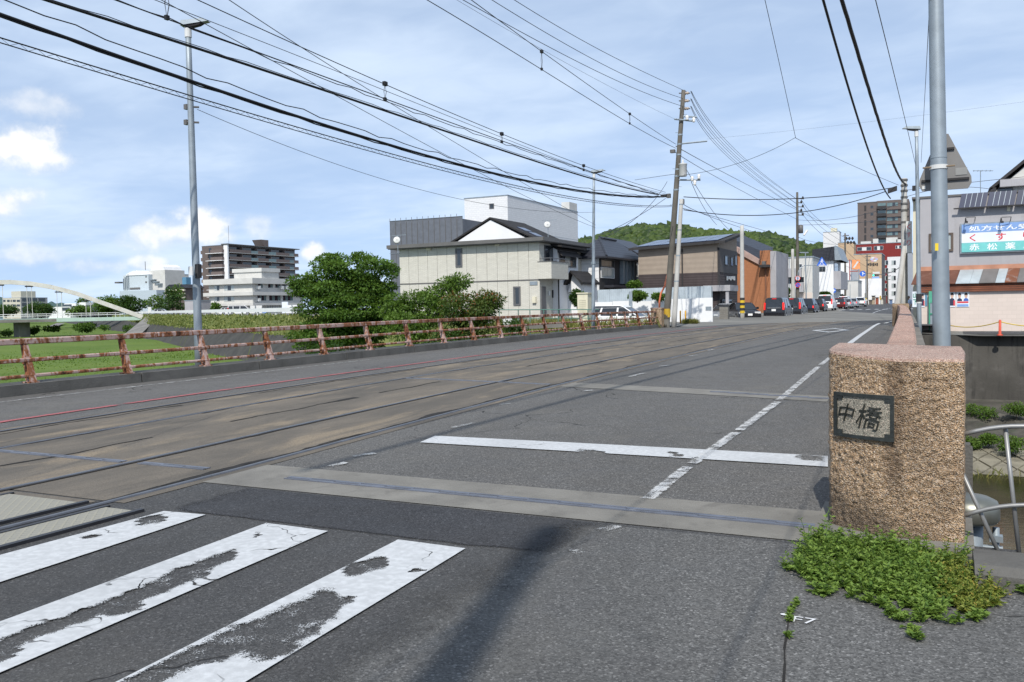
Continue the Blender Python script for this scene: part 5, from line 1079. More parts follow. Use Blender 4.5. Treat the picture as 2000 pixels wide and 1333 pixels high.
T = block('tan_block', 'tan tiled block with a flower emblem high on its wall', 1722, 214, 1668, 1728, 496, M_TANT, mat2=pmat('dark_grey_side', (.12, .11, .11), .8)); a = pS(T.Y0, 1700, 502, 1714, 512)
M_EMB = [pmat('emblem_blue', (.35, .40, .60), .6), pmat('emblem_pink', (.55, .35, .38), .6), M_AC]
for k in range(6):
    t = k*1.047; cx, cz = (a[0]+a[1])/2+.55*math.cos(t), (a[2]+a[3])/2+.42*math.sin(t); T.part('emblem_petal', fbox(MB(), 'S', T.Y0, cx-.32, cx+.32, cz-.2, cz+.2, .0, .06+.003*k), M_EMB[k % 3])
for k in range(6): x = 1695+k*3.4; a = pS(T.Y0, x, 515-(k % 2), x+2.6, 519+(k % 2)); T.part('wall_letter', fbox(MB(), 'S', T.Y0, a[0], a[1], a[2], a[3], .0, .05), M_CHAR_W)
a = pS(T.Y0, 1668, 540, 1722, 546); T.part('lower_wall', fbox(MB(), 'S', T.Y0, a[0], a[1], -.8, a[3]-.6, .0, .08), M_WHT)
T = block('tan_annex', 'small tan tower behind the street poles left of the red-topped block', 1668, 232, 1637, 1672, 474, M_TANT)
T = block('red_topped_block', 'large white block with dark red upper floors closing the street', 1768, 250, 1668, 1790, 474, M_REDW, mat2=M_TILEW); T.part('white_floor', MB().box(T.X0+9, T.X1+.06, T.Y0-.07, T.Y0+8, -.8, onY(1720, 503, T.Y0)[2]), M_TILEW)
for r in ((1674, 483, 1702, 490), (1707, 481, 1725, 489), (1749, 480, 1760, 486)): winS(T, T.Y0, r, fm=M_FRAMEW, gm=[M_GLASS, M_AC, M_GLASS], cols=3)
for j in range(5):
    for (x0, x1) in ((1725, 1735), (1741, 1750)): winS(T, T.Y0-.07, (x0, 509+j*15, x1, 518+j*15), fm=M_FRAMEW, gm=[M_GLASSL, M_GLASS])
for (x, w, h) in ((1680, 20, 4), (1704, 10, 8), (1730, 22, 9), (1750, 12, 5)): a = pS(T.Y0, x, 474-h, x+w, 474); T.part('roof_unit', MB().box(a[0], a[1], T.Y0+2, T.Y0+5, T.zt+.18, T.zt+.3+h*.16), M_OFFW)
T = block('pale_tower', 'narrow pale windowless tower with a rooftop tank down the street', 1640, 330, 1608, 1643, 453, M_TILEW); T.part('tank', MB().box(T.X0+2.6, T.X0+4.8, T.Y0+1, T.Y0+3, T.zt+.18, T.zt+1.6), M_CREAM); a = pS(T.Y0, 1636, 486, 1640, 492); T.part('door', fbox(MB(), 'S', T.Y0, *a, .0, .1), M_CHAR_W)
# brown apartment tower
c = at(1712, 600, 300); T = Thing('brown_tower', 'tall brown apartment tower with stacked balconies rising over the street', 'building', (c[0], c[1], 0)); Y0 = c[1]; xa, xb, xc_ = onY(1675, 430, Y0)[0], onY(1712, 430, Y0)[0], onY(1775, 430, Y0)[0]; zt = onY(1690, 397, Y0)[2]; zt2 = onY(1740, 391, Y0)[2]
T.part('stair_wall', MB().box(xa, xb, Y0, Y0+14, -.8, zt), M_BRK); T.part('balcony_block', MB().box(xb+.003, xc_, Y0+.4, Y0+14, -.8, zt2), M_BRK); T.part('parapet_cap', MB().box(xa-.1, xb, Y0-.1, Y0+14, zt, zt+.3), M_GUT)
for j in range(8):
    y = 402+j*14.3; winS(T, Y0, (1700, y, 1706, y+5), cols=1, gm=M_GLASS); a = pS(Y0, 1688, y, 1692, y+11); T.part('stair_slot', fbox(MB(), 'S', Y0, *a, .002, .05), M_CHAR_W)
    winS(T, Y0+.4, (1732, y-6, 1754, y+1), cols=4, gm=[M_GLASSG, M_GLASSG, M_GLASS]); a = pS(Y0, 1713, y+1, 1731, y+7); T.part('balcony', fbox(MB(), 'S', Y0+.4, *a, .0, 1.3), M_CHAR_W)
    a = pS(Y0, 1714, y-5, 1730, y+1); T.part('balcony_window', fbox(MB(), 'S', Y0+.4, *a, .002, .05), M_GLASSG); a = pS(Y0, 1732, y+2, 1775, y+7); T.part('spandrel', fbox(MB(), 'S', Y0+.4, *a, .0, .5), M_BRK)
# ---------------------------------------------------------------- pharmacy and its yard on the right
PY0 = 49.0; px0 = onY(1797, 500, PY0)[0]; px1 = 14.; pzt = onY(1870, 384, PY0)[2]; zg = -.33
T = Thing('pharmacy', 'grey rendered pharmacy building with a blue and white sign', 'building', (px0, PY0, zg))
T.part('wall', MB().box(px0, px1, PY0, PY0+12, zg-.3, pzt), M_GREYW); T.part('side_wall', MB().box(px0-.34, px0-.003, PY0+.5, PY0+12, zg-.3, pzt-.05), M_CREAM); T.part('parapet_cap', MB().box(px0-.38, px1, PY0-.05, PY0+12.1, pzt, pzt+.1), M_GUT)
winS(T, PY0, (1814, 456, 1862, 492), cols=2, fm=pmat('brown_frame', (.10, .075, .06), .6), gm=M_GLASSL, fw=.1)
# solar rack
za, zb_ = onY(1900, 405, PY0-.3)[2], onY(1900, 377, PY0-.3)[2]; X_ = onY(1866, 395, PY0-.3)[0]; T.part('solar_frame', MB().box(X_-.08, px1, PY0-.35, PY0-.28, za-.06, za), M_CHAR_W)
for k in range(7): a = X_+k*1.22; T.part('solar_panel', MB().hexa([(a+.03+.12, PY0-.33, za), (a+1.19+.12, PY0-.33, za), (a+1.19+.12, PY0-.27, za), (a+.03+.12, PY0-.27, za), (a+.03+.25, PY0-.16, zb_), (a+1.19+.25, PY0-.16, zb_), (a+1.19+.25, PY0-.1, zb_), (a+.03+.25, PY0-.1, zb_)]), M_SOLAR)
for k in range(7):
    for q in range(1, 5): a = X_+k*1.22+.15+q*.232; T.part('cell_line', MB().hexa([(a, PY0-.345, za+.01), (a+.02, PY0-.345, za+.01), (a+.02, PY0-.33, za+.01), (a, PY0-.33, za+.01), (a+.13, PY0-.175, zb_), (a+.15, PY0-.175, zb_), (a+.15, PY0-.16, zb_), (a+.13, PY0-.16, zb_)]), M_GALV)
# sign
def flat_text(T, parent, body, Y, x0, x1, z0, z1, mat, bold=.012, name='lettering'):
    co, fs = text_mb(body, w=x1-x0, h=z1-z0, bold=bold); T.part(name, MB().add([(x0+c_[0], Y, z0+c_[1]) for c_ in co], fs), mat, parent)
M_SB, M_SW, M_ST = pmat('sign_blue', (.20, .33, .60), .45, .12, 2), pmat('sign_white', (.68, .72, .78), .45, .06, 2), pmat('sign_teal', (.16, .50, .48), .45, .12, 2)
M_TW, M_TR = pmat('letter_white', (.80, .82, .84), .5, .03), pmat('letter_red', (.60, .05, .06), .5, .05)
sx0 = onY(1878, 460, PY0)[0]; s_t, s_m1, s_m2, s_b = [onY(1900, y, PY0)[2] for y in (439, 455.5, 475, 493)]; SX1_ = sx0+7.3
sg = T.part('sign_board', MB().box(sx0-.06, SX1_+.06, PY0-.16, PY0-.01, s_b-.06, s_t+.06), M_GALV)
for (a, b, m_) in ((s_m1, s_t, M_SB), (s_m2, s_m1, M_SW), (s_b, s_m2, M_ST)): T.part('sign_band', MB().box(sx0, SX1_, PY0-.2, PY0-.165, a+.003, b-.003), m_, sg)
u = (onY(1990, 450, PY0)[0]-onY(1890, 450, PY0)[0])/100
flat_text(T, sg, '処方せん受付', PY0-.205, onY(1892, 450, PY0)[0], onY(1892, 450, PY0)[0]+u*142, s_m1+.07, s_t-.09, M_TW)
for k, ch in enumerate('くすり'): a = onY(1893, 465, PY0)[0]+k*u*52; flat_text(T, sg, ch, PY0-.205, a, a+u*(13 if k == 0 else 20 if k == 1 else 15), s_m2+.06, s_m1-.07, M_TR)
for k, ch in enumerate('赤松薬局'): a = onY(1893, 485, PY0)[0]+k*u*35; flat_text(T, sg, ch, PY0-.205, a, a+u*20, s_b+.07, s_m2-.06, M_TW)
for x in (1892, 1961):
    p = onY(x, 436, PY0); T.part('sign_lamp', MB().tube([(p[0]-.15, PY0, p[2]+.1), (p[0]-.15, PY0-.5, p[2]+.22), (p[0]-.12, PY0-.6, p[2]+.05)], .022, 6).box(p[0]-.18, p[0]-.05, PY0-.68, PY0-.56, p[2]-.04, p[2]+.05), M_CHAR_W)
    T.part('lamp_arm', MB().tube([(p[0]+.27, PY0, p[2]+.1), (p[0]+.27, PY0-.5, p[2]+.24), (p[0]-.12, PY0-.58, p[2]+.24)], .018, 6), M_CHAR_W)
p = onY(1970, 405, PY0); T.part('wall_vent', fbox(MB(), 'S', PY0, p[0]-.07, p[0]+.07, p[2]-.2, p[2]+.2, .0, .06), M_CREAM)
# canopy roof of odd sheets, brown fascia boards, pale block wall with posters
zc0, zc1 = onY(1900, 554, PY0-1.1)[2], onY(1900, 528, PY0)[2]; T.part('flashing', MB().box(px0, px1, PY0-.06, PY0-.004, zc1, zc1+.24), pmat('salmon_flashing', (.45, .22, .14), .7, .2, 2))
M_CORR = [wavy_mat('rust_sheet', (.12, .05, .032), 0, .1, .8, grime=.5, gcol=(.22, .12, .09)), wavy_mat('pale_sheet', (.45, .50, .52), 0, .1, .45, metal=.3), wavy_mat('grey_sheet', (.15, .14, .135), 0, .1, .7), wavy_mat('rust_mixed_sheet', (.17, .065, .035), 0, .1, .8, grime=.7, gcol=(.30, .28, .27))]
edges = [1790, 1832, 1900-25, 1902, 1920, 1951, 1969, 1992, 2012, 2040, 2080, 2130]; order = [0, 0, 1, 1, 2, 1, 3, 2, 0, 1, 2]
for k in range(len(edges)-1):
    a, b = onY(edges[k], 545, PY0)[0], onY(edges[k+1], 545, PY0)[0]; sh = -.45
    T.part('canopy_sheet', MB().hexa([(a+.01+sh*.5, PY0-1.25, zc0), (b+sh*.5, PY0-1.25, zc0), (b, PY0-.07, zc1), (a+.01, PY0-.07, zc1), (a+.01+sh*.5, PY0-1.25, zc0+.03), (b+sh*.5, PY0-1.25, zc0+.03), (b, PY0-.07, zc1+.03), (a+.01, PY0-.07, zc1+.03)]), M_CORR[order[k]])
fx0 = onY(1798, 560, PY0-1.1)[0]; zf = onY(1900, 570, PY0-1.1)[2]; M_FASC = pmat('brown_boards', (.17, .058, .03), .7, .3, 2)
for k in range(4): z_ = zf+(zc0-zf)*k/4; T.part('fascia_board', MB().box(fx0, px1, PY0-1.15+.015*k, PY0-1.08+.015*k, z_+.006, z_+(zc0-zf)/4-.01), M_FASC)
T.part('block_wall', MB().box(fx0-.1, px1, PY0-1.0, PY0-.7, zg-.3, zf+.02), M_PINKW)
# posters and board
def poster(x0, y0, x1, y1, lab, kind, Y=PY0-1.0):
    a, b, z0, z1 = pS(Y, x0, y0, x1, y1); P_ = Thing('poster', lab, 'poster', (a, Y, z0), 'posters on the pale wall'); P_.part('sheet', MB().box(a, b, Y-.03, Y-.004, z0, z1), M_SW); w, h = b-a, z1-z0; yy = Y-.034
    if kind == 'text':
        for k, ch in enumerate('山下'): co, fs = text_mb(ch, w=w*.8, h=h*.36, bold=.03); P_.part('lettering', MB().add([(a+w*.1+q[0], yy, z0+h*(.58-k*.44)+q[1]) for q in co], fs), pmat('letter_green', (.03, .22, .12), .5))
        return
    n = 2 if kind == 'pair' else 1
    for k in range(n):
        cx = a+w*(k+.5)/n; cz = z0+h*.68; rw, rh = w*.2/n*1.2, h*.15
        P_.part('suit', MB().add([(cx-w*.40/n, yy, z0+h*(.36 if n == 2 else .08)), (cx+w*.40/n, yy, z0+h*(.36 if n == 2 else .08)), (cx+w*.34/n, yy, z0+h*.48), (cx+w*.1/n, yy, z0+h*.54), (cx-w*.1/n, yy, z0+h*.54), (cx-w*.34/n, yy, z0+h*.48)], [(0, 1, 2, 3, 4, 5)]), [pmat('suit_dark', (.03, .035, .07), .6), pmat('suit_blue', (.05, .12, .4), .6)][k])
        P_.part('face', MB().add([(cx+rw*math.cos(t*.52), yy-.002, cz+rh*math.sin(t*.52)) for t in range(12)], [tuple(range(12))]), pmat('printed_skin', (.55, .36, .28), .6))
        P_.part('hair', MB().add([(cx+rw*1.12*math.cos(t*.449), yy-.004, cz+rh*.25+rh*1.05*math.sin(t*.449)) for t in range(8)], [tuple(range(8))]), M_CHAR_W)
    if n == 2: P_.part('print_band', MB().box(a+w*.06, b-w*.06, yy-.003, yy, z0+h*.24, z0+h*.34), M_TR); P_.part('print_band', MB().box(a+w*.06, b-w*.06, yy-.003, yy, z0+h*.03, z0+h*.17), M_SB)
    else: P_.part('print_band', MB().box(a+w*.7, b-w*.05, yy-.006, yy-.003, z0+h*.08, z0+h*.4), M_TR)
poster(1782, 570, 1793, 600, 'green-lettered election poster at the left end of the pale wall', 'text'); poster(1799, 570, 1806, 600, 'narrow portrait poster half hidden by the lamp post', 'one')
poster(1853, 568, 1866, 600, 'portrait poster of one suited figure just right of the big pole', 'one'); poster(1868, 568, 1893, 600, 'poster with two suited portraits and a red band', 'pair')
a, b, z0, z1 = pS(PY0-1.25, 1814, 569, 1840, 650); T2 = Thing('notice_stand', 'green framed standing notice board against the pale wall', 'sign', (a, PY0-1.25, zg)); M_GRN = pmat('green_frame', (.05, .28, .17), .5)
T2.part('header', MB().box(a, b, PY0-1.3, PY0-1.22, z1-(z1-z0)*.28, z1), pmat('header_green', (.08, .33, .22), .5)); T2.part('panel', MB().box(a+.05, b-.02, PY0-1.27, PY0-1.24, z0+.3, z1-(z1-z0)*.28-.004), M_GALV)
for x in (a, b-.06): T2.part('post', MB().box(x, x+.06, PY0-1.32, PY0-1.28, z0, z1-(z1-z0)*.28), M_GRN)
T2.part('crossbar', MB().box(a, b, PY0-1.325, PY0-1.285, z0+.9, z0+.96), M_GRN)
co, fs = text_mb('町', w=(b-a)*.4, h=(z1-z0)*.2, bold=.02); T2.part('lettering', MB().add([(a+(b-a)*.5+q[0], PY0-1.305, z1-(z1-z0)*.24+q[1]) for q in co], fs), M_TR)
a, b, z0, z1 = pS(PY0-1.0, 1807, 576, 1811, 598); single('narrow_board', MB().box(a, b, PY0-1.03, PY0-1.004, z0, z1), M_BLUEP, 'narrow blue notice strip between the posters', 'notice')
# yard, red posts with a yellow rope
yd = MB().add([(-.8, 44.3, zg), (60, 41.5, zg), (60, 70, zg), (-.8, 70, zg)], [(0, 1, 2, 3)]); yard = structure('yard', yd, M_STREET)
for (x0, y0, x1, y1) in [(1925, 642, 1950, 641), (1922, 649, 1948, 648), (1975, 642, 1992, 641), (1975, 649, 1995, 648)]:
    p, q = onZ(x0, y0, zg), onZ(x1, y1, zg); yp = MB().add([(p[0], p[1]-.07, zg+.006), (q[0], q[1]-.07, zg+.006), (q[0], q[1]+.07, zg+.006), (p[0], p[1]+.07, zg+.006)], [(0, 1, 2, 3)]); link('parking_line', yp.mesh('parking_line', M_WHITE), yard)
M_RP = pmat('red_post', (.55, .08, .04), .5, .15, 3); tops = []
for (x, y0, y1, lab) in [(1953, 625, 656, 'orange-red post at the yard edge above the river wall'), (1827, 632, 654, 'orange-red post at the foot of the green notice board'), (2090, 622, 652, 'orange-red post at the far right of the yard')]:
    p = onZ(x, y1, zg); h_ = onY(x, y0, p[1])[2]; single('yard_post', MB().lathe([(.12, 0), (.12, .04), (.055, .06), (.05, h_-zg-.03), (.03, h_-zg)], (p[0], p[1], zg), 12), M_RP, lab, 'post', 'red posts along the yard', True); tops.append((p[0], p[1], h_-.08))
M_ROPE = pmat('yellow_rope', (.65, .45, .05), .6)
rp = MB()
for (A, B) in (((tops[1][0]+.2, PY0-1.2, tops[1][2]), tops[0]), (tops[0], tops[2])): rp.tube([(A[0]+(B[0]-A[0])*t, A[1]+(B[1]-A[1])*t, A[2]+(B[2]-A[2])*t-.9*t*(1-t)) for t in np.linspace(0, 1, 12)], .022, 5)
single('barrier_rope', rp, M_ROPE, 'yellow rope sagging between the orange-red yard posts', 'rope')
# neighbouring white gable house
c = at(1990, 400, 62); T = Thing('white_gable_house', 'white gabled house rising behind the pharmacy roof', 'house', (c[0], c[1], 0)); Y0 = c[1]; A = onY(1935, 372, Y0); B = onY(2060, 270, Y0)
T.part('wall', MB().prism([(A[0]+.3, -.4), (B[0]*2-A[0]-.3, -.4), (B[0]*2-A[0]-.3, A[2]-.1), (B[0], B[2]-.2), (A[0]+.3, A[2]-.1)], Y0, Y0+9, 'y'), M_OFFW)
r1 = MB()
for sx in (A[0]-.1, 2*B[0]-A[0]+.1): r1.hexa([(sx, Y0-.4, A[2]-.1), (B[0], Y0-.4, B[2]), (B[0], Y0+9, B[2]), (sx, Y0+9, A[2]-.1), (sx, Y0-.4, A[2]+.15), (B[0], Y0-.4, B[2]+.25), (B[0], Y0+9, B[2]+.25), (sx, Y0+9, A[2]+.15)])
T.part('roof', r1, M_CHAR_W); a = pS(Y0, 1952, 352, 2010, 366); T.part('awning', fbox(MB(), 'S', Y0, *a, .0, .8), M_GREYW); winS(T, Y0, (1950, 366, 1978, 385), cols=2); a = pS(Y0, 1932, 368, 1945, 376); T.part('gutter_end', fbox(MB(), 'S', Y0, *a, .0, .4), M_CHAR_W)
p = onY(1915, 385, PY0+2); T = Thing('tv_aerial', 'thin rooftop television aerial above the solar panels', 'aerial', p); T.part('mast', MB().cyl(p, onY(1915, 333, PY0+2), .02, n=6), M_GALV); q = onY(1900, 334, PY0+2); T.part('boom', MB().cyl(q, onY(1940, 334, PY0+2), .015, n=6), M_GALV)
for k in range(5): w = onY(1902+k*8, 334, PY0+2); T.part('element', MB().cyl((w[0], w[1]-.3, w[2]), (w[0], w[1]+.3, w[2]), .01, n=5), M_GALV)
# ---------------------------------------------------------------- river wall and stone pitching on the right bank
WY = 41.9
rw = MB().hexa([(-1.5, WY+.9, -3.3), (60, WY-1.5, -3.3), (60, WY-.9, -3.3), (-1.5, WY+1.5, -3.3), (-1.5, WY+1.2, zg-.0), (60, WY-1.2, zg), (60, WY-.8, zg), (-1.5, WY+1.6, zg)])
single('river_wall', rw, M_CONCW, 'dark streaked concrete retaining wall below the yard', 'wall')
# slope: rough upper part, set stones, then the water line
S0 = lambda x: np.array([x, WY+.9-(x+1.5)*.04, -3.1]); S1 = lambda x: np.array([x, WY-6.5-(x+1.5)*.04, -4.1]); S2 = lambda x: np.array([x, WY-11.5-(x+1.5)*.04, -4.7])
M_RUB = pmat('rubble_bank', (.085, .078, .065), .95, .45, 1.2, .9, 5, grime=.5, gcol=(.03, .045, .02))
ub = MB().grid(lambda u, v: tuple(S0(-2+50*u)*(1-v)+S1(-2+50*u)*v+np.array([0, 0, .25*noise.noise(Vector((u*70, v*9, 1)))*math.sin(v*3.14)])), 120, 14); bank = structure('river_bank', ub, M_RUB, False)
lbk = MB().grid(lambda u, v: tuple(S1(-2+50*u)*(1-v)+S2(-2+50*u)*v-np.array([0, 0, .07])), 20, 3); structure('bank_bed', lbk, M_RUB, False, bank)
M_SET = pmat('set_stone', (.22, .20, .15), .95, .3, 1.5, .6, 15, grime=.4)
for i in range(26):
    for j in range(6):
        u, v = i*.75+(j % 2)*.375-1.5, j/6; p = S1(u)*(1-v)+S2(u)*v; e = S2(u)-S1(u); L_ = np.linalg.norm(e[1:]); w, h = .36, L_/6*.95
        d = np.array([0, e[1], e[2]])/L_; nn = np.array([0, -d[2], d[1]]); nn = nn if nn[2] > 0 else -nn; tz = random.uniform(0, .04); q = [p+np.array([-w, 0, 0])+d*.0, p+d*(-h), p+np.array([w, 0, 0]), p+d*h]
        link('set_stone', MB().hexa([tuple(a-nn*.08) for a in q]+[tuple(p+(a-p)*.94+nn*(.03+tz)) for a in q]).mesh('set_stone', M_SET), bank)
for (x, y, rx, ry, d, lab) in [(1915, 805, 34, 18, 35, 'green plants on the rubble at the foot of the river wall'), (1985, 800, 20, 12, 34, 'green plants on the rubble at the right edge below the river wall'), (1897, 868, 16, 14, 31, 'green tuft above the set stones beside the pillar'), (1975, 868, 34, 16, 30, 'broad green clump above the set stones of the river bank'), (1930, 858, 10, 6, 31, 'tiny tuft between the two plant clumps of the river bank')]:
    p = at(x, y+ry, d); tree('bank_plant', lab, p, blob_clumps([E(x, y, rx*.8, ry*.6, d, 18)], 0, .16, .28), 1500, .085, M_LEAF2, .015, 'plants on the right river bank', 'plant', limbs=2, parts=('foliage', 'stem'))
pts = np.array([S1(x)*(1-v)+S2(x)*v for x, v in zip(rng.uniform(-1.5, 20, 260), rng.uniform(.62, .9, 260))]); o = tufts('reed_tufts', pts, .35, .03, M_DRY); o['label'] = 'thin dry reeds at the water line of the right bank'; o['category'] = 'reeds'
# ================================================================== far bank: apartment, office, hall, arch bridge
T = block('brown_apartments', 'nine-storey brown apartment building with white-edged balconies on the far bank', 441, 300, 396, 577, 479, M_BRK)
X1, Y0, Y1, zt = T.X1, T.Y0, T.Y1, T.zt; M_BALC = pmat('balcony_brown', (.15, .118, .108), .7, .1); fh_ = (zt-1)/9.2; seg = [(.02, .30), (.40, .55), (.66, .86), (.93, 1.0)]
T.part('corner_column', MB().box(X1-.1, X1+1.6, Y0-.1, Y0+.5, -.5, zt+.3), M_WHT); T.part('roof_slab', MB().box(X1-1, X1+1.75, Y0-.4, Y1+.8, zt+.2, zt+.5), M_GUT)
for j in range(1, 9):
    z = zt-fh_*j-.1; T.part('balcony_slab', MB().box(X1+.002, X1+1.55, Y0+.5, Y1+.6, z+.06, z+.2), M_OFFW); T.part('window_band', MB().box(X1+.003, X1+.06, Y0+.6, Y1-.2, z+.25, z+fh_-.35), M_GLASS)
    for (a, b) in seg: T.part('balcony_front', MB().box(X1+1.42, X1+1.56, Y0+.5+(Y1-Y0-.3)*a, Y0+.5+(Y1-Y0-.3)*b, z+.23, z+1.25), M_BALC)
    for (a, b) in ((.30, .40), (.55, .66), (.86, .93)): T.part('glass_front', MB().box(X1+1.45, X1+1.5, Y0+.5+(Y1-Y0-.3)*a, Y0+.5+(Y1-Y0-.3)*b, z+.23, z+1.2), M_GLASSG)
    for q in range(1, 5): T.part('divider', MB().box(X1+.06, X1+1.4, Y0+(Y1-Y0)*q/5-.06, Y0+(Y1-Y0)*q/5+.06, z+.22, z+fh_-.1), M_BALC)
    T.part('end_balcony', MB().box(X1-5.2, X1+.1, Y0-1.2, Y0-.02, z, z+1.1), M_BALC); T.part('end_slab', MB().box(X1-7.4, X1+.1, Y0-1.3, Y0-.02, z-.18, z-.003), M_WHT); winS(T, Y0, (411.5, 0, 416, 0), cols=1) if False else window(T, 'S', Y0, X1-7.0, X1-5.8, z+.4, z+1.9, cols=1)
    T.part('rear_balcony', MB().box(T.X0-1.2, T.X0-.01, Y0+.5, Y0+3, z, z+1.2), M_BALC)
a = pE(X1, 511, 467, 523, 479); T.part('penthouse', MB().hexa([(X1-4, a[0]+1.2, zt+.5), (X1+.3, a[0]+1.2, zt+.5), (X1+.3, a[1], zt+.5), (X1-4, a[1], zt+.5), (X1-4, a[0]-.6, zt+3), (X1+.3, a[0]-.6, zt+3), (X1+.3, a[1], zt+3), (X1-4, a[1], zt+3)]), M_BALC)
p = at(447, 478, 302); T.part('mast', MB().cyl(p, p+np.array([0, 0, 6.5]), .06, n=5), M_GUT)
# pale office
T = block('pale_office', 'pale three-storey office with projecting white floor bands in front of the apartments', 494, 205, 407, 590, 553, M_OFFW, flat=False); X0, X1, Y0, Y1 = T.X0, T.X1, T.Y0, T.Y1
for (y0, y1) in ((543, 554), (570, 577), (592, 597)):
    za, zb_ = onY(494, y1, Y0-1)[2], onY(494, y0, Y0-1)[2]; T.part('floor_band', MB().box(X0-.9, X1+1, Y0-1, Y1, za, zb_), M_OFFW)
a = pS(Y0+3, 457, 526, 497, 543); T.part('roof_house', MB().box(a[0], a[1]+2.2, Y0+3, Y0+9, a[2]-.3, a[3]-.8), M_OFFW); T.part('roof_house_cap', MB().box(a[0]-.3, a[1]+2.5, Y0+2.7, Y0+9.2, a[3]-.8, a[3]+.1), M_OFFW)
for (x0, x1) in ((419, 429), (438, 458)):
    for (y0, y1) in ((558, 568), (580, 589)): winS(T, Y0, (x0, y0, x1, y1), fm=M_FRAMEW, gm=[M_GLASSL, M_GLASS], cols=2 if x1-x0 < 12 else 3)
for (y0, y1, xs_) in ((553, 563, ((503, 513), (523, 533), (537, 547), (551, 560))), (576, 588, ((502, 520), (525, 548), (552, 572)))):
    for (x0, x1) in xs_: winE(T, X1, (x0, y0, x1, y1), fm=M_FRAMEW, gm=[M_GLASS, M_GLASSG], cols=2 if x1-x0 < 12 else 4)
for (x, y) in ((500, 563), (545, 563), (554, 563), (500, 587)): a = pE(X1, x, y-4, x+4, y+2); T.part('air_unit', fbox(MB(), 'E', X1, a[0], a[1], a[2], a[3], .0, .9), M_AC)
a = pE(X1, 520, 595, 552, 611); T.part('shop_glass', fbox(MB(), 'E', X1, *a, .0, .05), M_GLASSL)
for k in range(7): y = a[0]+(a[1]-a[0])*k/7; T.part('shop_mullion', fbox(MB(), 'E', X1, y, y+.15, a[2], a[3], .05, .12), M_FRAMEW)
a = pS(Y0, 439, 600, 460, 612); T.part('entrance', fbox(MB(), 'S', Y0, *a, .002, .05), M_GLASS); T.part('entrance_post', MB().box(a[0]-.9, a[0]-.4, Y0-.9, Y0-.4, .3, a[3]+.5), M_OFFW)
# white hall with curved roofs
T = block('white_hall', 'big pale white hall with curved roofs and a domed tower beyond the trees', 292, 345, 240, 296, 536, pmat('hall_panel', (.46, .51, .54), .7, .08), flat=False); X0, X1, Y0 = T.X0, T.X1, T.Y0
ar = [(X0+2+(X1-X0-2.5)*t, T.zt+1.7*math.sin(math.pi*t)**.7) for t in np.linspace(0, 1, 12)]; T.part('arched_roof', MB().prism([(X0+2, T.zt-.2)]+ar+[(X1-.5, T.zt-.2)][::1], Y0-.3, Y0+9, 'y'), M_WHT)
a = pS(Y0-4, 234, 568, 306, 600); M_PALEB = pmat('pale_blue_panel', (.40, .46, .50), .6, .06); T.part('podium', MB().box(a[0], a[1], Y0-4, Y0-.01, -.5, a[3]), M_PALEB)
a = pS(Y0+2, 292, 528, 323, 600); T.part('tower', MB().box(a[0], a[1], Y0+2, Y0+12, -.5, a[3]), M_OFFW); dz_ = [(a[0]+1+(a[1]-a[0]-1.4)*t, a[3]+2.3*math.sin(math.pi*t)**.5) for t in np.linspace(0, 1, 12)]; T.part('tower_roof', MB().prism([(a[0]+1, a[3]-.1)]+dz_+[(a[1]-.4, a[3]-.1)], Y0+2.2, Y0+11, 'y'), M_WHT)
for k in range(4): x = 242+k*3.2; b = pS(Y0, x, 545-k*3, x+.8, 566); T.part('rib', fbox(MB(), 'S', Y0, *b, .0, .4), M_GALV)
for (x0, y0, x1, y1) in ((284, 540, 287, 542), (284, 550, 287, 553), (254, 562, 274, 566)): b = pS(Y0, x0, y0, x1, y1); T.part('opening', fbox(MB(), 'S', Y0, *b, .002, .1), M_GUT)
for k in range(3): b = pS(Y0+2, 297+k*6, 546+k*4, 306+k*6, 548+k*4); T.part('stair_flight', fbox(MB(), 'S', Y0+2, *b, .0, 1.2), M_GALV)
b = pS(Y0, 232, 551, 240, 554); T.part('canopy_wing', fbox(MB(), 'S', Y0, *b, .0, 2.), M_GUT); p = at(284, 528, 345); T.part('mast', MB().cyl(p, p+np.array([0, 0, 3.4]), .12, n=5), M_GUT)
T = block('blue_glass_flats', 'small pale flats with blue glass balconies right of the white hall', 343, 380, 322, 352, 536, M_OFFW, depth_min=8)
for j in range(4): y = 539+j*5; b = pS(T.Y0, 323, y, 343, y+3); T.part('balcony', fbox(MB(), 'S', T.Y0, *b, .0, .8), M_GLASSL); b = pS(T.Y0, 323, y+3, 343, y+4.4); T.part('shade', fbox(MB(), 'S', T.Y0, *b, .0, .1), M_GLASS)
T = block('dark_flats', 'low dark brown flats with a tiled roof beside the dark round tree', 362, 290, 326, 370, 563, M_BRK, flat=False, depth_min=8); T.part('roof', MB().prism([(T.X0-.6, T.zt), (T.X1+.9, T.zt), (T.X1-1, T.zt+1.3), (T.X0+1.5, T.zt+1.3)], T.Y0-.6, T.Y1, 'y'), M_TILER)
for j in range(3): b = pS(T.Y0, 328, 566+j*7, 362, 569+j*7); T.part('balcony', fbox(MB(), 'S', T.Y0, *b, .0, .7), M_CREAM)
T = block('grey_wall_block', 'plain grey block wall building between the trees and the lamp post', 380, 200, 359, 392, 588, M_GREYW); T = block('cream_flats', 'cream flats peeping out behind the tall lamp post', 392, 330, 370, 400, 570, M_CREAM, depth_min=8)
for j in range(3): b = pS(T.Y0, 372, 574+j*8, 390, 578+j*8); T.part('window_band', fbox(MB(), 'S', T.Y0, *b, .0, .1), M_GLASS)
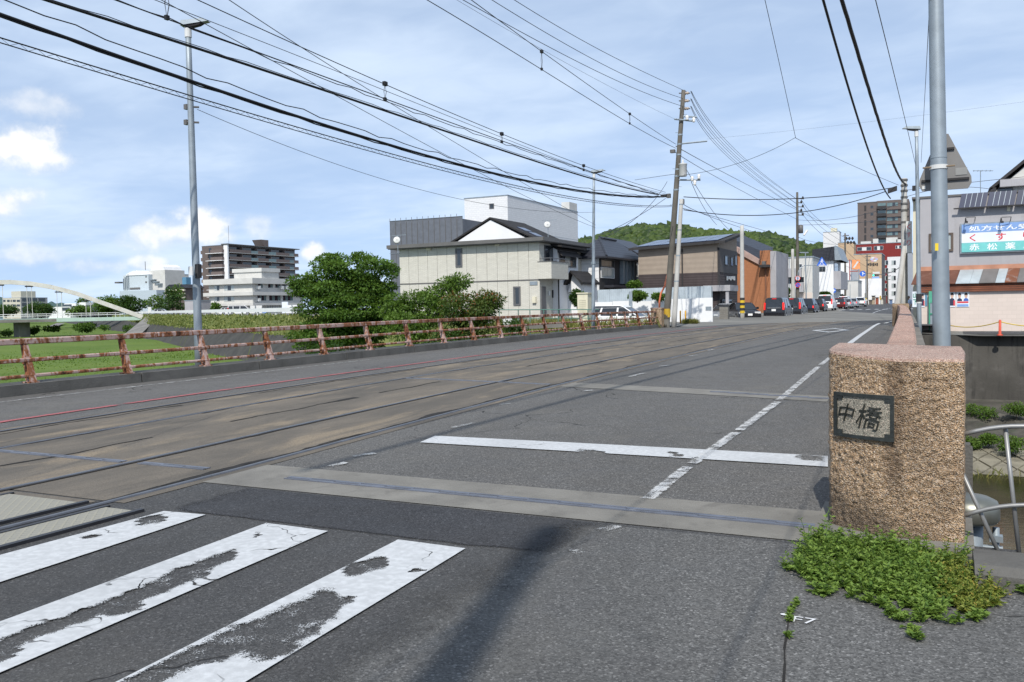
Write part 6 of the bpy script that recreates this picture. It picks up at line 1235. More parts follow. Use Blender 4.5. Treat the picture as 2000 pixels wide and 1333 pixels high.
# grey concrete office beyond the arch bridge
T = block('concrete_office', 'four-storey grey concrete office with square windows beyond the arch bridge', 41, 470, 4, 91, 582, M_GREYW, flat=True); X1, Y0, Y1 = T.X1, T.Y0, T.Y1
M_BEIGW = pmat('beige_concrete', (.50, .47, .40), .85, .1); T.part('river_wall', MB().box(T.X0-.05, X1-.3, Y0-.08, Y0-.005, -.5, T.zt-.02), M_BEIGW); a = pE(X1, 43, 569, 73, 581); T.part('roof_house', MB().box(X1-9, X1-1, a[0], a[1]*.999, T.zt+.18, T.zt+3.6), M_BEIGW)
for j in range(3):
    for (x0, x1) in ((6, 11), (14, 19), (21, 23), (25, 31), (33, 39)): b = pS(Y0-.08, x0, 586+j*9, x1, 590+j*9); T.part('window', fbox(MB(), 'S', Y0-.08, *b, .0, .1), M_GLASS)
    for (x0, x1) in ((43, 56), (59, 72), (75, 88)): b = pE(X1, x0, 583+j*9, x1, 589+j*9); T.part('window', fbox(MB(), 'E', X1, *b, .0, .1), M_GLASS)
T = block('low_white_house', 'low modern white house with long windows beyond the arch bridge', 137, 300, 92, 160, 599, M_WHT, depth_min=6)
for (x0, x1, y0, y1) in ((95, 100, 604, 609), (122, 136, 601, 607), (104, 107, 604, 609)): b = pS(T.Y0, x0, y0, x1, y1); T.part('window', fbox(MB(), 'S', T.Y0, *b, .0, .1), M_GLASS)
a = pS(T.Y0, 120, 593, 143, 599); T.part('upper_room', MB().box(a[0], a[1], T.Y0+1, T.Y0+6, T.zt+.18, a[3]), M_WHT); b = pS(T.Y0+1, 123, 595, 140, 598); T.part('upper_window', fbox(MB(), 'S', T.Y0+1, *b, .0, .1), M_GLASS); a = pS(T.Y0, 150, 591, 162, 599); T.part('roof_block', MB().box(a[0], a[1], T.Y0+1, T.Y0+5, T.zt+.18, a[3]), M_WHT)
c = at(165, 600, 280); single('dark_roof_house', MB().prism([(c[0]-3, .2), (c[0]+4, .2), (c[0]+4, 2.1), (c[0]+5, 2.0), (c[0]+.8, 4.2), (c[0]-4, 2.0), (c[0]-3, 2.1)], c[1], c[1]+7, 'y'), M_TILER, 'small dark tiled roof between the low white house and the trees', 'house')
# arch bridge
AR = Thing('arch_bridge', 'white steel arch bridge with pale green girder and thin hangers', 'bridge', at(278, 617, 195)); M_ARCH = pmat('arch_white', (.60, .58, .53), .6, .12, .6, grime=.45, gcol=(.38, .24, .13)); M_GIRD = pmat('pale_green_steel', (.42, .55, .47), .6, .1, .4, grime=.25, gcol=(.42, .34, .2))
adep = lambda x: 195-(278-x)*.045
ax = [-300, -250, -200, -150, -100, -60, -20, 20, 60, 100, 150, 200, 240, 278]; ay = [617+.018*578, 597+14.5, 577+13, 566+11, 558+9, 553.5+4.5, 552.5, 551.5, 554.5, 561, 574, 592, 606, 620]
AP = [at(x, y, adep(x)) for x, y in zip(ax, ay)]; dirv = AP[-1]-AP[7]; dirv[2] = 0; dirv /= np.linalg.norm(dirv); nor = np.array([-dirv[1], dirv[0], 0.])
def beam(pts, w, h, nsub=1):
    mb = MB()
    for i in range(len(pts)-1):
        a, b = np.array(pts[i]), np.array(pts[i+1]); d = b-a; d /= np.linalg.norm(d); up = np.cross(np.cross(d, [0, 0, 1]), d)*-1; up = -up if up[2] < 0 else up; up /= np.linalg.norm(up)
        q = [a-nor*w-up*h, a+nor*w-up*h, b+nor*w-up*h, b-nor*w-up*h, a-nor*w+up*h, a+nor*w+up*h, b+nor*w+up*h, b-nor*w+up*h]; mb.hexa(q)
    return mb
for i in range(len(AP)-1): AR.part('arch_segment', beam([AP[i], AP[i+1]], .55, .46), M_ARCH)
gz = at(278, 622, 195)[2]; base = lambda x: np.array([*at(x, 617, adep(x))[:2], 0])
def dpt(x, z): p = base(x); return np.array([p[0], p[1], z])
zt_ = at(278, 618.5, 195)[2]; zb_ = at(278, 625.5, 195)[2]
for i in range(10): a, b = 280-58*i, 280-58*(i+1)+.3; AR.part('girder', beam([dpt(a, (zt_+zb_)/2), dpt(b, (zt_+zb_)/2)], .4, (zt_-zb_)/2), M_GIRD)
AR.part('deck', beam([dpt(280, zb_+.35)+nor*4, dpt(-300, zb_+.35)+nor*4], 3.5, .3), M_DECK)
for x in (230, 173, 117, 59, 2, -55, -112, -169, -226):
    ytop = np.interp(x, ax, ay); p = at(x, ytop, adep(x)); 
    for o in (-.45, .45): q = dpt(x, zt_); AR.part('hanger', MB().cyl(q+dirv*o, np.array([q[0], q[1], p[2]])+dirv*o, .06, n=5), M_ARCH)
    AR.part('hanger_shoe', beam([np.array([*dpt(x, 0)[:2], p[2]-.6])-dirv*.8, np.array([*dpt(x, 0)[:2], p[2]-.6])+dirv*.8], .2, .12), M_CHAR_W)
for z_ in (zt_+.95, zt_+.55): AR.part('handrail', beam([dpt(280, z_)+nor*.3, dpt(-300, z_)+nor*.3], .05, .06), M_WHT)
for i in range(34): AR.part('rail_post', beam([dpt(278-17*i, zt_+.5)+nor*.3, dpt(278-17*i-.6, zt_+.5)+nor*.3], .05, .5), M_WHT)
for x in (40, -230): p = dpt(x, -1)+nor*3; AR.part('pier', MB().box(p[0]-1.0, p[0]+1.0, p[1]-1.2, p[1]+1.2, -4, zb_), M_DECK)
AR.part('abutment', MB().hexa([dpt(276, -4)-nor*1.2, dpt(292, -4)-nor*1.2, dpt(292, -4)+nor*8, dpt(276, -4)+nor*8, dpt(279, zt_-.1)-nor*1.2, dpt(290, zt_-.1)-nor*1.2, dpt(290, zt_-.1)+nor*8, dpt(279, zt_-.1)+nor*8]), M_DECK)
# sloped concrete apron beside the abutment, with a stair
ap_ = [at(x, y, d) for x, y, d in ((292, 617, 192), (316, 617, 186), (268, 662, 160), (236, 662, 165))]; ap_ = [np.array([q[0], q[1], z]) for q, z in zip(ap_, (.9, .9, -3.3, -3.3))]
M_APR = pmat('apron_concrete', (.19, .18, .165), .9, .3, .4, .3, 6, grime=.4); AR.part('apron', MB().hexa([tuple(q-np.array([0, 0, .6])) for q in (ap_[3], ap_[2], ap_[1], ap_[0])]+[tuple(q+np.array([0, 0, .12])) for q in (ap_[3], ap_[2], ap_[1], ap_[0])]), M_APR)
pth = [onZ(x, y, -3.25) for x, y in ((88, 641), (105, 641), (128, 634), (112, 634))]; structure('path', MB().add([(q[0], q[1], -3.05+(.5 if i > 1 else 0)) for i, q in enumerate(pth)], [(0, 1, 2, 3)]), M_APR)
# guardrail along the far bank crest
gp = [lerp(CREST[2], CREST[3], .2)]+[CREST[3], CREST[4], CREST[5]]; gp2 = []
for i in range(len(gp)-1): gp2 += [lerp(gp[i], gp[i+1], t) for t in np.linspace(0, 1, 9)[:-1]]
gp2.append(gp[-1]); GR = Thing('guardrail', 'white guardrail along the crest of the far bank', 'guardrail', gp2[0])
for i in range(len(gp2)-1):
    a, b = gp2[i], gp2[i+1]; GR.part('beam', MB().hexa([(a[0], a[1]-.1, a[2]+.35), (b[0], b[1]-.1, b[2]+.35), (b[0], b[1], b[2]+.35), (a[0], a[1], a[2]+.35), (a[0], a[1]-.1, a[2]+.75), (b[0], b[1]-.1, b[2]+.75), (b[0], b[1], b[2]+.75), (a[0], a[1], a[2]+.75)]), M_WHT)
    GR.part('post', MB().box(a[0]-.07, a[0]+.07, a[1]+.01, a[1]+.15, a[2]-.2, a[2]+.72), M_AC)
for (x0, y0, x1, y1, d, m_, nm, lab) in [(489, 597, 511, 616, 165, M_AC, 'hoarding', 'white site panel standing by the pale office shop front'), (512, 604, 520, 612, 168, M_SB, 'site_banner', 'blue banner between the white panel and the shop front'), (551, 590, 562, 613, 150, M_SW, 'site_banner', 'white and blue banner near the big tree on the far bank'), (289, 600, 295, 612, 190, M_AC, 'notice_board', 'white notice board at the end of the arch bridge'), (561, 596, 580, 612, 140, M_WHT, 'hoarding', 'white hoarding half hidden by the big tree')]:
    a, b = at(x0, y1, d), at(x1, y0, d); TT = Thing(nm, lab, 'panel', (a[0], a[1], a[2])); TT.part('board', MB().hexa([(a[0], a[1], a[2]), (b[0], b[1], a[2]), (b[0], b[1]+.15, a[2]), (a[0], a[1]+.15, a[2]), (a[0], a[1], b[2]), (b[0], b[1], b[2]), (b[0], b[1]+.15, b[2]), (a[0], a[1]+.15, b[2])]), m_); TT.part('post', MB().box((a[0]+b[0])/2-.06, (a[0]+b[0])/2+.06, a[1]+.3, a[1]+.42, .3, b[2]), M_GALV)
# ================================================================== left forecourt: walls, cabinet, green fence, bollards
c = at(1392, 605, 54); FY = c[1]; fx0, fx1 = onY(1160, 600, FY)[0], c[0]; ztw = onY(1390, 583, FY)[2]
T = Thing('white_wall', 'low white panel wall in front of the tan building', 'wall', (fx0, FY, 0)); n = 6
for k in range(n):
    a, b = fx0+(fx1-fx0)*k/n, fx0+(fx1-fx0)*(k+1)/n; T.part('panel', MB().box(a+.01, b-.01, FY, FY+.08, -.25, ztw+(.04 if k % 2 else 0)+(-.1 if k < 4 else 0)), M_WHT)
p = onY(1384, 603, FY); T.part('plate', MB().box(p[0]-.18, p[0]+.18, FY-.02, FY-.003, p[2]-.12, p[2]+.12), M_GALV)
T = Thing('corrugated_fence', 'pale blue-grey corrugated fence behind the white wall', 'fence', (fx0, FY+1.5, 0)); ztc = onY(1300, 563, FY+1.5)[2]; M_CF = wavy_mat('pale_corrugated', (.42, .47, .50), 0, .14, .5, metal=.2); xr_ = onY(1389, 575, FY+1.5)[0]; n = 9
for k in range(n): a, b = fx0-.3+(xr_-fx0+.3)*k/n, fx0-.3+(xr_-fx0+.3)*(k+1)/n; T.part('sheet', MB().box(a+.004, b-.004, FY+1.5+.01*(k % 2), FY+1.53+.01*(k % 2), -.2, ztc+.06*(k/n)), M_CF)
for x in (fx0, (fx0+xr_)/2, xr_): T.part('post', MB().box(x-.05, x+.05, FY+1.56, FY+1.66, -.2, ztc), M_GALV)
p = at(1232, 612, 50); single('fence_post', MB().box(p[0]-.09, p[0]+.09, p[1]-.05, p[1]+.05, -.2, at(1232, 570, 50)[2]).box(p[0]-.02, p[0]+.12, p[1]-.09, p[1]-.05, -.2, at(1232, 570, 50)[2]), M_GALV, 'lone grey steel post beside the parked white car', 'post')
a = at(1128, 612, 46); b = at(1152, 574, 46); T = Thing('utility_cabinet', 'cream steel utility cabinet beside the lamp post', 'cabinet', (a[0], a[1], .0)); yb = a[1]+.9; x1_ = b[0]
T.part('body', MB().box(a[0], x1_, a[1], yb, -.2, b[2]), M_CREAM); T.part('lid', MB().box(a[0]-.04, x1_+.04, a[1]-.05, yb+.04, b[2], b[2]+.06), M_CREAM)
for k in range(7): z = b[2]-.35-k*.1; T.part('louvre', MB().box(a[0]+.1, x1_-.1, a[1]-.02, a[1]-.002, z, z+.05), M_CREAM)
M_GF = pmat('green_fence_paint', (.10, .20, .17), .5, .15, 2); T = Thing('green_fence', 'thin green pipe fence in front of the beige house', 'fence', at(980, 640, 45))
for (x0, x1) in ((975, 1012), (1012, 1035), (1035, 1062), (1062, 1090), (1090, 1115), (1115, 1148), (1148, 1170)):
    p, q = at(x0, 605+(1165-x0)*.003, 45.5), at(x1, 605+(1165-x1)*.003, 45.5); T.part('top_rail', MB().cyl(p, q, .025, n=6), M_GF); T.part('post', MB().cyl((p[0], p[1], -.6), p, .025, n=6), M_GF); T.part('lower_rail', MB().cyl(p-(0, 0, .45), q-(0, 0, .45), .02, n=6), M_GF)
cw = at(1050, 640, 43); single('bank_coping', MB().hexa([tuple(at(985, 645, 43)), tuple(at(1100, 640, 42.5)), tuple(at(1100, 640, 43)), tuple(at(985, 645, 43.6)), tuple(at(985, 637, 43)), tuple(at(1100, 632, 42.5)), tuple(at(1100, 632, 43)), tuple(at(985, 637, 43.6))]), M_APR, 'pale concrete coping of the bank seen through the railing', 'coping')
p = at(993, 629, 40); T = Thing('convex_mirror', 'round grey mirror disc among the shrubs by the railing', 'mirror', p); T.part('disc', MB().cyl(p, p+np.array([.08, -.12, 0]), .26, n=20), M_AC); T.part('stem', MB().cyl(p+np.array([0, .06, -1.4]), p+np.array([0, .06, 0]), .03, n=6), M_GALV)
for (x, lab) in ((1329, 'slim yellow bollard closer to the leaning poles'), (1339, 'slim yellow bollard closer to the white wall')):
    p = at(x, 629, 51); single('bollard', MB().lathe([(.045, 0), (.045, .72), (.02, .76)], (p[0], p[1], p[2]-.1), 10), pmat('bollard_yellow', (.72, .36, .03), .5), lab, 'bollard', 'yellow bollards', True)
p = at(1288, 620, 46); single('guy_guard', MB().tube([(p[0], p[1], -.2), at(1288, 590, 46), at(1291, 573, 46), at(1298, 560, 46), at(1304, 535, 46)], .05, 8), pmat('orange_guard', (.60, .17, .08), .5), 'orange guy-wire guard bent beside the leaning pole', 'pipe', smooth=True)
n = 320; pts = np.array([at(x, y, 50) for x, y in zip(rng.uniform(1335, 1362, n), rng.uniform(629, 634, n))]); o = tufts('verge_grass', pts, .22, .03, M_DRY); o['label'] = 'small grass patch at the foot of the yellow bollards'; o['category'] = 'grass'
p = at(1412, 620, 62); T = Thing('block_pillar', 'short stacked block pillar beside the parked black sedan', 'pillar', (p[0], p[1], -.2))
for k in range(6): T.part('block', MB().box(p[0]-.25, p[0]+.35, p[1], p[1]+.5, -.35+k*.22, -.14+k*.22), M_CONC)
# ================================================================== lamp posts
def lamp(label, base, top, r0, r1, ang, arm, kind):
    T = Thing('street_lamp', label, 'lamp post', base, 'street lamps'); b, t = np.array(base), np.array(top); k = 8
    T.part('pole', MB().tube([b+(t-b)*i/k for i in range(k+1)], [r0+(r1-r0)*i/k for i in range(k+1)], 18), M_GALV, smooth=True)
    T.part('base_flange', MB().cyl(b-np.array([0, 0, .05]), b+np.array([0, 0, .03]), r0*2.1, n=16), M_GALV)
    Mh = Matrix.Translation(Vector(t)) @ Matrix.Rotation(ang, 4, 'Z')
    M_HEAD = M_GALV
    hd = MB().hexa([(-.12, -.11, .0), (arm, -.07, .07), (arm, .07, .07), (-.12, .11, .0), (-.1, -.1, .10), (arm-.1, -.07, .13), (arm-.1, .07, .13), (-.1, .1, .10)]).xf(Mh); h = T.part('lamp_head', hd, M_HEAD)
    T.part('lens', MB().hexa([(-.02, -.07, -.045), (arm-.2, -.06, .005), (arm-.2, .06, .005), (-.02, .07, -.045), (-.05, -.09, .001), (arm-.12, -.065, .05), (arm-.12, .065, .05), (-.05, .09, .001)]).xf(Mh), M_CHAR_W, h)
    T.part('neck', MB().cyl(t-np.array([0, 0, .22]), t+np.array([0, 0, .02]), r1*1.25, n=14), M_AC, h); return T, b, t
T, b, t = lamp('tall galvanised lamp post rising behind the railing at the left', (-13.55, 13.05, -.1), onX(367, 52, -13.62), .085, .055, math.radians(20), .45, 0)
def ring(T, b, t, f, r, name, mat=M_GALV, h=.05): p = b+(t-b)*f; T.part(name, MB().cyl(p-np.array([0, 0, h]), p+np.array([0, 0, h]), r, n=14), mat)
p = onX(381, 530, -13.48); T.part('label_plate', MB().box(p[0]-.06, p[0]+.05, p[1]-.12, p[1]-.09, p[2]-.09, p[2]+.09), M_AC); p = onX(373, 548, -13.48); T.part('clamp_box', MB().box(p[0]-.09, p[0]+.02, p[1]-.14, p[1]-.02, p[2]-.08, p[2]+.06), M_BLUEP)
p = onX(386, 530, -13.5); T.part('side_box', MB().box(p[0]-.02, p[0]+.06, p[1]-.05, p[1]+.05, p[2]-.14, p[2]+.14), M_CHAR_W)
for y in (210, 240): p = onX(376, y, -13.6); T.part('bracket', MB().cyl(p-np.array([.05, .1, 0]), p+np.array([.12, .06, 0]), .02, n=6).box(p[0]-.12, p[0]-.04, p[1]-.12, p[1]-.04, p[2]-.05, p[2]+.05), M_GUT)
T, b, t = lamp('distant galvanised lamp post beside the cream cabinet and beige house', (-13.5, 35.3, -.1), onX(1160, 338, -13.5), .085, .05, math.radians(10), .5, 0); ring(T, b, t, .45, .1, 'clamp')
T, b, t = lamp('slim lamp post just outside the granite parapet at the right', (-.62, 31.0, -.2), at(1790, 254, 28), .075, .05, math.radians(185), .42, 0); ring(T, b, t, .22, .09, 'black_band', M_CHAR_W, .13); ring(T, b, t, .2, .085, 'white_band', M_AC, .04); p = b+(t-b)*.73; T.part('lamp_sensor', MB().box(p[0]-.15, p[0]-.06, p[1]-.06, p[1]+.06, p[2]-.08, p[2]+.08), M_CHAR_W)
# the near pole with the back of a triangular sign
d = 12.; b = at(1842, 690, d); b[2] = -.4; t = at(1828, 0, d); t = t+(t-b)*.45
T = Thing('sign_pole', 'thick galvanised pole close behind the granite pillar', 'pole', b); T.part('pole', MB().tube([b+(t-b)*i/8 for i in range(9)], [.117-.004*i for i in range(9)], 28), M_GALV, smooth=True)
p = at(1831, 645, 11.9); q = at(1845, 405, d); T.part('seam_band', MB().cyl(b+(t-b)*.43, b+(t-b)*.43+np.array([0, 0, .01]), .108, n=24), M_GALV); p = at(1828, 483, 11.88); T.part('yellow_tag', MB().box(p[0]-.01, p[0]+.03, p[1]-.02, p[1], p[2]-.05, p[2]+.05), pmat('tag_yellow', (.7, .5, .03), .5))
S = Thing('warning_sign', 'grey back of a triangular road sign clamped to the thick pole', 'sign', at(1846, 368, 12.2)); M_BACK = pmat('sign_back', (.20, .193, .185), .55, .1, 2, metal=.2)
ds = 12.25; A, B_, C_ = at(1847, 262, ds), at(1795, 352, ds), at(1899, 352, ds); zb_ = at(1847, 371, ds)[2]; Ysn = A[1]
def sx(x): return onY(x, 360, Ysn)[0]
zz = [onY(1847, y, Ysn)[2] for y in (262, 345, 360, 371)]
poly = [(sx(1833), zz[0]), (sx(1852), zz[0]), (sx(1897), zz[1]-.02), (sx(1898), zz[2]), (sx(1891), zz[3]), (sx(1801), zz[3]), (sx(1795), zz[2]), (sx(1796), zz[1]-.02)]
S.part('plate', MB().prism(poly[::-1], Ysn, Ysn+.03, 'y'), M_BACK)
for (y, x0, x1) in ((352, 1800, 1893), (292, 1832, 1864)): z = onY(1847, y, Ysn)[2]; S.part('rib', MB().box(sx(x0), sx(x1), Ysn-.03, Ysn-.003, z-.012, z+.018), M_CHAR_W)
for (x0, x1, y0, y1, m_) in ((1866, 1889, 330, 344, pmat('sticker', (.27, .27, .26), .6)), (1801, 1808, 361, 367, M_AC)): S.part('sticker', MB().box(sx(x0), sx(x1), Ysn-.008, Ysn-.002, onY(1850, y1, Ysn)[2], onY(1850, y0, Ysn)[2]), m_)
p = b+(t-b)*((onY(1838, 325, b[1])[2]-b[2])/(t[2]-b[2])); S.part('clamp', MB().cyl(p-np.array([0, 0, .028]), p+np.array([0, 0, .028]), .116, n=24), M_AC); S.part('clamp_bolt', MB().cyl((p[0]-.2, p[1]-.06, p[2]), (p[0]+.2, p[1]-.06, p[2]), .012, n=6), pmat('bolt_brown', (.2, .15, .10), .6))
# ================================================================== utility poles
M_POLE = pmat('weathered_pole_concrete', (.115, .105, .09), .95, .3, 1.2, .4, 20, streak=.5, scol=(.09, .075, .06)); M_POLE2 = pmat('pale_pole_concrete', (.42, .41, .385), .9, .15, 1.2, .3, 20, streak=.6, scol=(.25, .21, .17))
M_INS = pmat('insulator', (.40, .33, .27), .3, .2, 6); M_INSW = pmat('insulator_white', (.7, .68, .65), .25, .1, 6)
def pole(label, base, top, r0, r1, mat, group='utility poles'):
    T = Thing('utility_pole', label, 'utility pole', base, group); b, t = np.array(base, float), np.array(top, float)
    T.part('shaft', MB().tube([b+(t-b)*i/10 for i in range(11)], [r0+(r1-r0)*i/10 for i in range(11)], 14), mat, smooth=True); T.b, T.t = b, t; return T
def onpole(T, px, py): f = 0.; return at(px, py, ((T.b+T.t)/2-CC) @ FW)
ub_, ut_ = at(1300, 640, 45), at(1335, 177, 45)
U = pole('tall leaning utility pole with transformer at the far end of the railing', ub_-np.array([0, 0, .2]), ut_, .18, .105, M_POLE)
for y in (182, 197, 212): p, q = at(1330, y+.5, 45), at(1348, y+.5, 45); U.part('arm', MB().cyl(at(1326, y+.5, 45), q, .03, n=6), M_GUT); U.part('insulator', MB().lathe([(.04, -.12), (.085, -.06), (.05, 0), (.085, .06), (.04, .12)], (0, 0, 0), 10).xf(Matrix.Translation(Vector(at(1341, y+.5, 45))) @ Matrix.Rotation(1.57, 4, 'Y')), M_INS, smooth=True)
for (x0, y0, x1, y1) in ((1317, 233, 1354, 237), (1334, 228, 1361, 229), (1332, 281, 1381, 276), (1326, 352, 1368, 352)): U.part('crossarm', MB().tube([at(x0, y0, 44.8), at(x1, y1, 44.8)], .045, 6), M_GALV)
for k, y in enumerate((262, 280, 300, 328, 341, 367)): f = (637-y)/460; p = U.b+(U.t-U.b)*f; U.part('band', MB().cyl(p-np.array([0, 0, .04]), p+np.array([0, 0, .04]), .18-.075*f+.012, n=14), M_GALV)
for k in range(9): f = .3+k*.075; p = U.b+(U.t-U.b)*f; s_ = (-1)**k; U.part('step_bolt', MB().cyl(p, p+np.array([.24*s_, .1*s_, 0]), .012, n=5), M_GALV)
q = at(1334, 345, 44.7); tr_ = U.part('transformer', MB().lathe([(.19, 0), (.2, .03), (.2, .58), (.22, .6), (.22, .64), (.1, .68)], q, 18), pmat('transformer_grey', (.45, .45, .44), .5, .1, 3), smooth=True); U.part('bushing', MB().lathe([(.03, .66), (.06, .7), (.03, .76), (.05, .8), (.02, .86)], q, 10), M_INSW, tr_, smooth=True)
for (x, y) in ((1352, 350), (1365, 346), (1357, 358), (1342, 231), (1355, 235)): p = at(x, y, 44.7); U.part('insulator', MB().lathe([(.03, -.12), (.09, -.07), (.05, -.02), (.10, .05), (.06, .12), (.02, .14)], p, 10), M_INSW, smooth=True)
for (x, y, w, h) in ((1297, 383, 12, 5), (1306, 383, 7, 8), (1314, 296, 9, 6), (1332, 394, 8, 9)): p = at(x, y, 44.8); w, h = w*45/F/2, h*45/F/2; U.part('junction_box', MB().box(p[0]-w, p[0]+w, p[1]-.1, p[1]+.1, p[2]-h, p[2]+h), M_CHAR_W if x < 1300 else M_GUT)
for y in (602, 622): f = (637-y)/460; p = U.b+(U.t-U.b)*f; U.part('marker_band', MB().cyl(p-np.array([0, 0, .22]), p+np.array([0, 0, .22]), .182, n=14), pmat('marker_yellow', (.5, .32, .03), .6) if y == 602 else M_CONC)
U2 = pole('pale prop pole leaning against the tall leaning pole', at(1316, 640, 44), at(1331, 390, 44.2), .135, .095, M_POLE2)
for y in (400, 450, 500, 550): f = (640-y)/250; p = U2.b+(U2.t-U2.b)*f; U2.part('band', MB().cyl(p-np.array([0, 0, .03]), p+np.array([0, 0, .03]), .135-.04*f+.008, n=12), M_GALV)
P3 = pole('straight grey pole with a yellow and black sleeve before the black sedan', at(1450, 627, 64)-np.array([0, 0, .15]), at(1449, 441, 64), .16, .14, M_POLE2)
p = at(1450, 612, 64); 
for k in range(6): P3.part('sleeve_stripe', MB().lathe([(.172, k*.19), (.172, k*.19+.18)], (p[0], p[1], p[2]), 14), M_RP if False else (pmat('sleeve_yellow', (.62, .42, .03), .5) if k % 2 == 0 else M_CHAR_W))
P4 = pole('tall pole with insulator rack beside the white three-storey building', at(1558, 606, 98), at(1557, 376, 98), .2, .12, M_POLE)
for k in range(5): y = 388+k*8; P4.part('arm', MB().cyl(at(1556, y, 98), at(1570-k % 2*3, y+1, 98), .05, n=6), M_GUT); P4.part('insulator', MB().lathe([(.05, -.15), (.13, 0), (.05, .18)], at(1568-k % 2*3, y-1, 98), 8), M_CHAR_W, smooth=True)
q = at(1564, 456, 97.8); P4.part('transformer', MB().lathe([(.26, 0), (.27, .85), (.1, .95)], q, 14), M_GUT, smooth=True); P4.part('lamp_bracket', MB().cyl(at(1570, 460, 98), at(1577, 450, 98), .12, n=8), M_INSW)
P5 = pole('white slim pole close beside the tall rack pole', at(1549, 606, 97), at(1548, 487, 97), .2, .16, M_POLE2)
T = Thing('street_lamp', 'thin lamp post with a double arm in front of the white three-storey building', 'lamp post', at(1574, 600, 103), 'street lamps'); T.part('pole', MB().cyl(at(1575, 604, 103), at(1573, 494, 103), .08, .06, n=8), M_GALV); T.part('lamp_arm', MB().cyl(at(1557, 494, 103), at(1579, 494, 103), .08, n=6), M_GALV)
P6 = pole('pale upright pole with a white vertical sign on the right side of the street', at(1766, 629, 47)-np.array([0, 0, .3]), at(1766, 349, 47), .19, .14, M_POLE2)
for y in (352, 362, 372, 384, 396, 408, 430): f = (625-y)/276; p = P6.b+(P6.t-P6.b)*f; P6.part('band', MB().cyl(p-np.array([0, 0, .05]), p+np.array([0, 0, .05]), .185, n=12), M_GUT)
a, b = at(1769, 495, 46.7), at(1772, 434, 46.7); P6.part('vertical_sign', MB().box(a[0]+.02, a[0]+.3, a[1]-.35, a[1]+.1, a[2], b[2]), M_AC); co, fs = text_mb('くすり', w=.2, h=.3)
for k, ch in enumerate('くすり'): co, fs = text_mb(ch, w=.2, h=.3); P6.part('sign_letter', MB().add([(a[0]+.06+q[0], a[1]-.355, b[2]-.45-k*.42+q[1]) for q in co], fs), M_TR)
for (x, y) in ((1742, 368),): p = at(x, y, 47); P6.part('cable_box', MB().hexa([tuple(at(1734, 374, 47)+np.array([0, e, f])) for f in (-.12, .12) for e in (-.12, .12)][:2]+[tuple(at(1752, 368, 47)+np.array([0, e, -.12])) for e in (.12, -.12)]+[tuple(at(1734, 374, 47)+np.array([0, e, .12])) for e in (-.12, .12)]+[tuple(at(1752, 368, 47)+np.array([0, e, .12])) for e in (.12, -.12)]), M_CHAR_W)
P7 = pole('pale prop pole leaning on the upright pole at the far parapet end', at(1748, 632, 45.5), at(1768, 470, 46.6), .17, .12, M_POLE2)
for i, (x, y0, y1, d, m_, lab) in enumerate([(1651, 600, 456, 165, M_POLE, 'street pole in front of the small tan tower'), (1694, 600, 497, 205, M_POLE, 'far street pole in front of the tan emblem wall'), (1711, 600, 510, 225, M_POLE, 'far street pole beside the traffic light'), (1719, 600, 540, 240, M_POLE, 'short far street pole right of the traffic light'), (1734, 600, 528, 235, M_POLE, 'far street pole in front of the white block windows'), (1678, 600, 525, 190, M_GALV, 'thin grey post carrying the round blue sign'), (1660, 598, 507, 185, pmat('red_pole', (.28, .06, .05), .6), 'thin dark red sign pole beside the corner shop')]):
    T = pole(lab, at(x, y0, d), at(x-.5, y1, d), .2 if i < 5 else .12, .14 if i < 5 else .1, m_)
    if i < 5:
        for k in range(3): T.part('crossarm', MB().cyl(at(x-5+k*2, y1+5+k*7, d), at(x+7-k, y1+4+k*7, d), .09, n=5), M_GUT)
        if i == 0:
            for k in range(6): T.part('insulator', MB().lathe([(.1, -.3), (.25, 0), (.1, .3)], at(x+2+k*3, y1+10+(k % 2)*8, d), 6), M_CHAR_W)
# unseen pole behind the viewer, added and sized for its shadow on the road
NB = np.array([.30, -5.4, 0.]); U9 = pole('unseen concrete utility pole behind the viewpoint, added for its shadow on the road', NB-np.array([0, 0, .3]), NB+np.array([-.1, 0, 10.5]), .15, .09, M_POLE2)
U10 = pole('concrete utility pole behind the viewpoint on the left side of the road', (-13.4, -16, -.3), (-13.2, -16, 12.6), .19, .11, M_POLE)
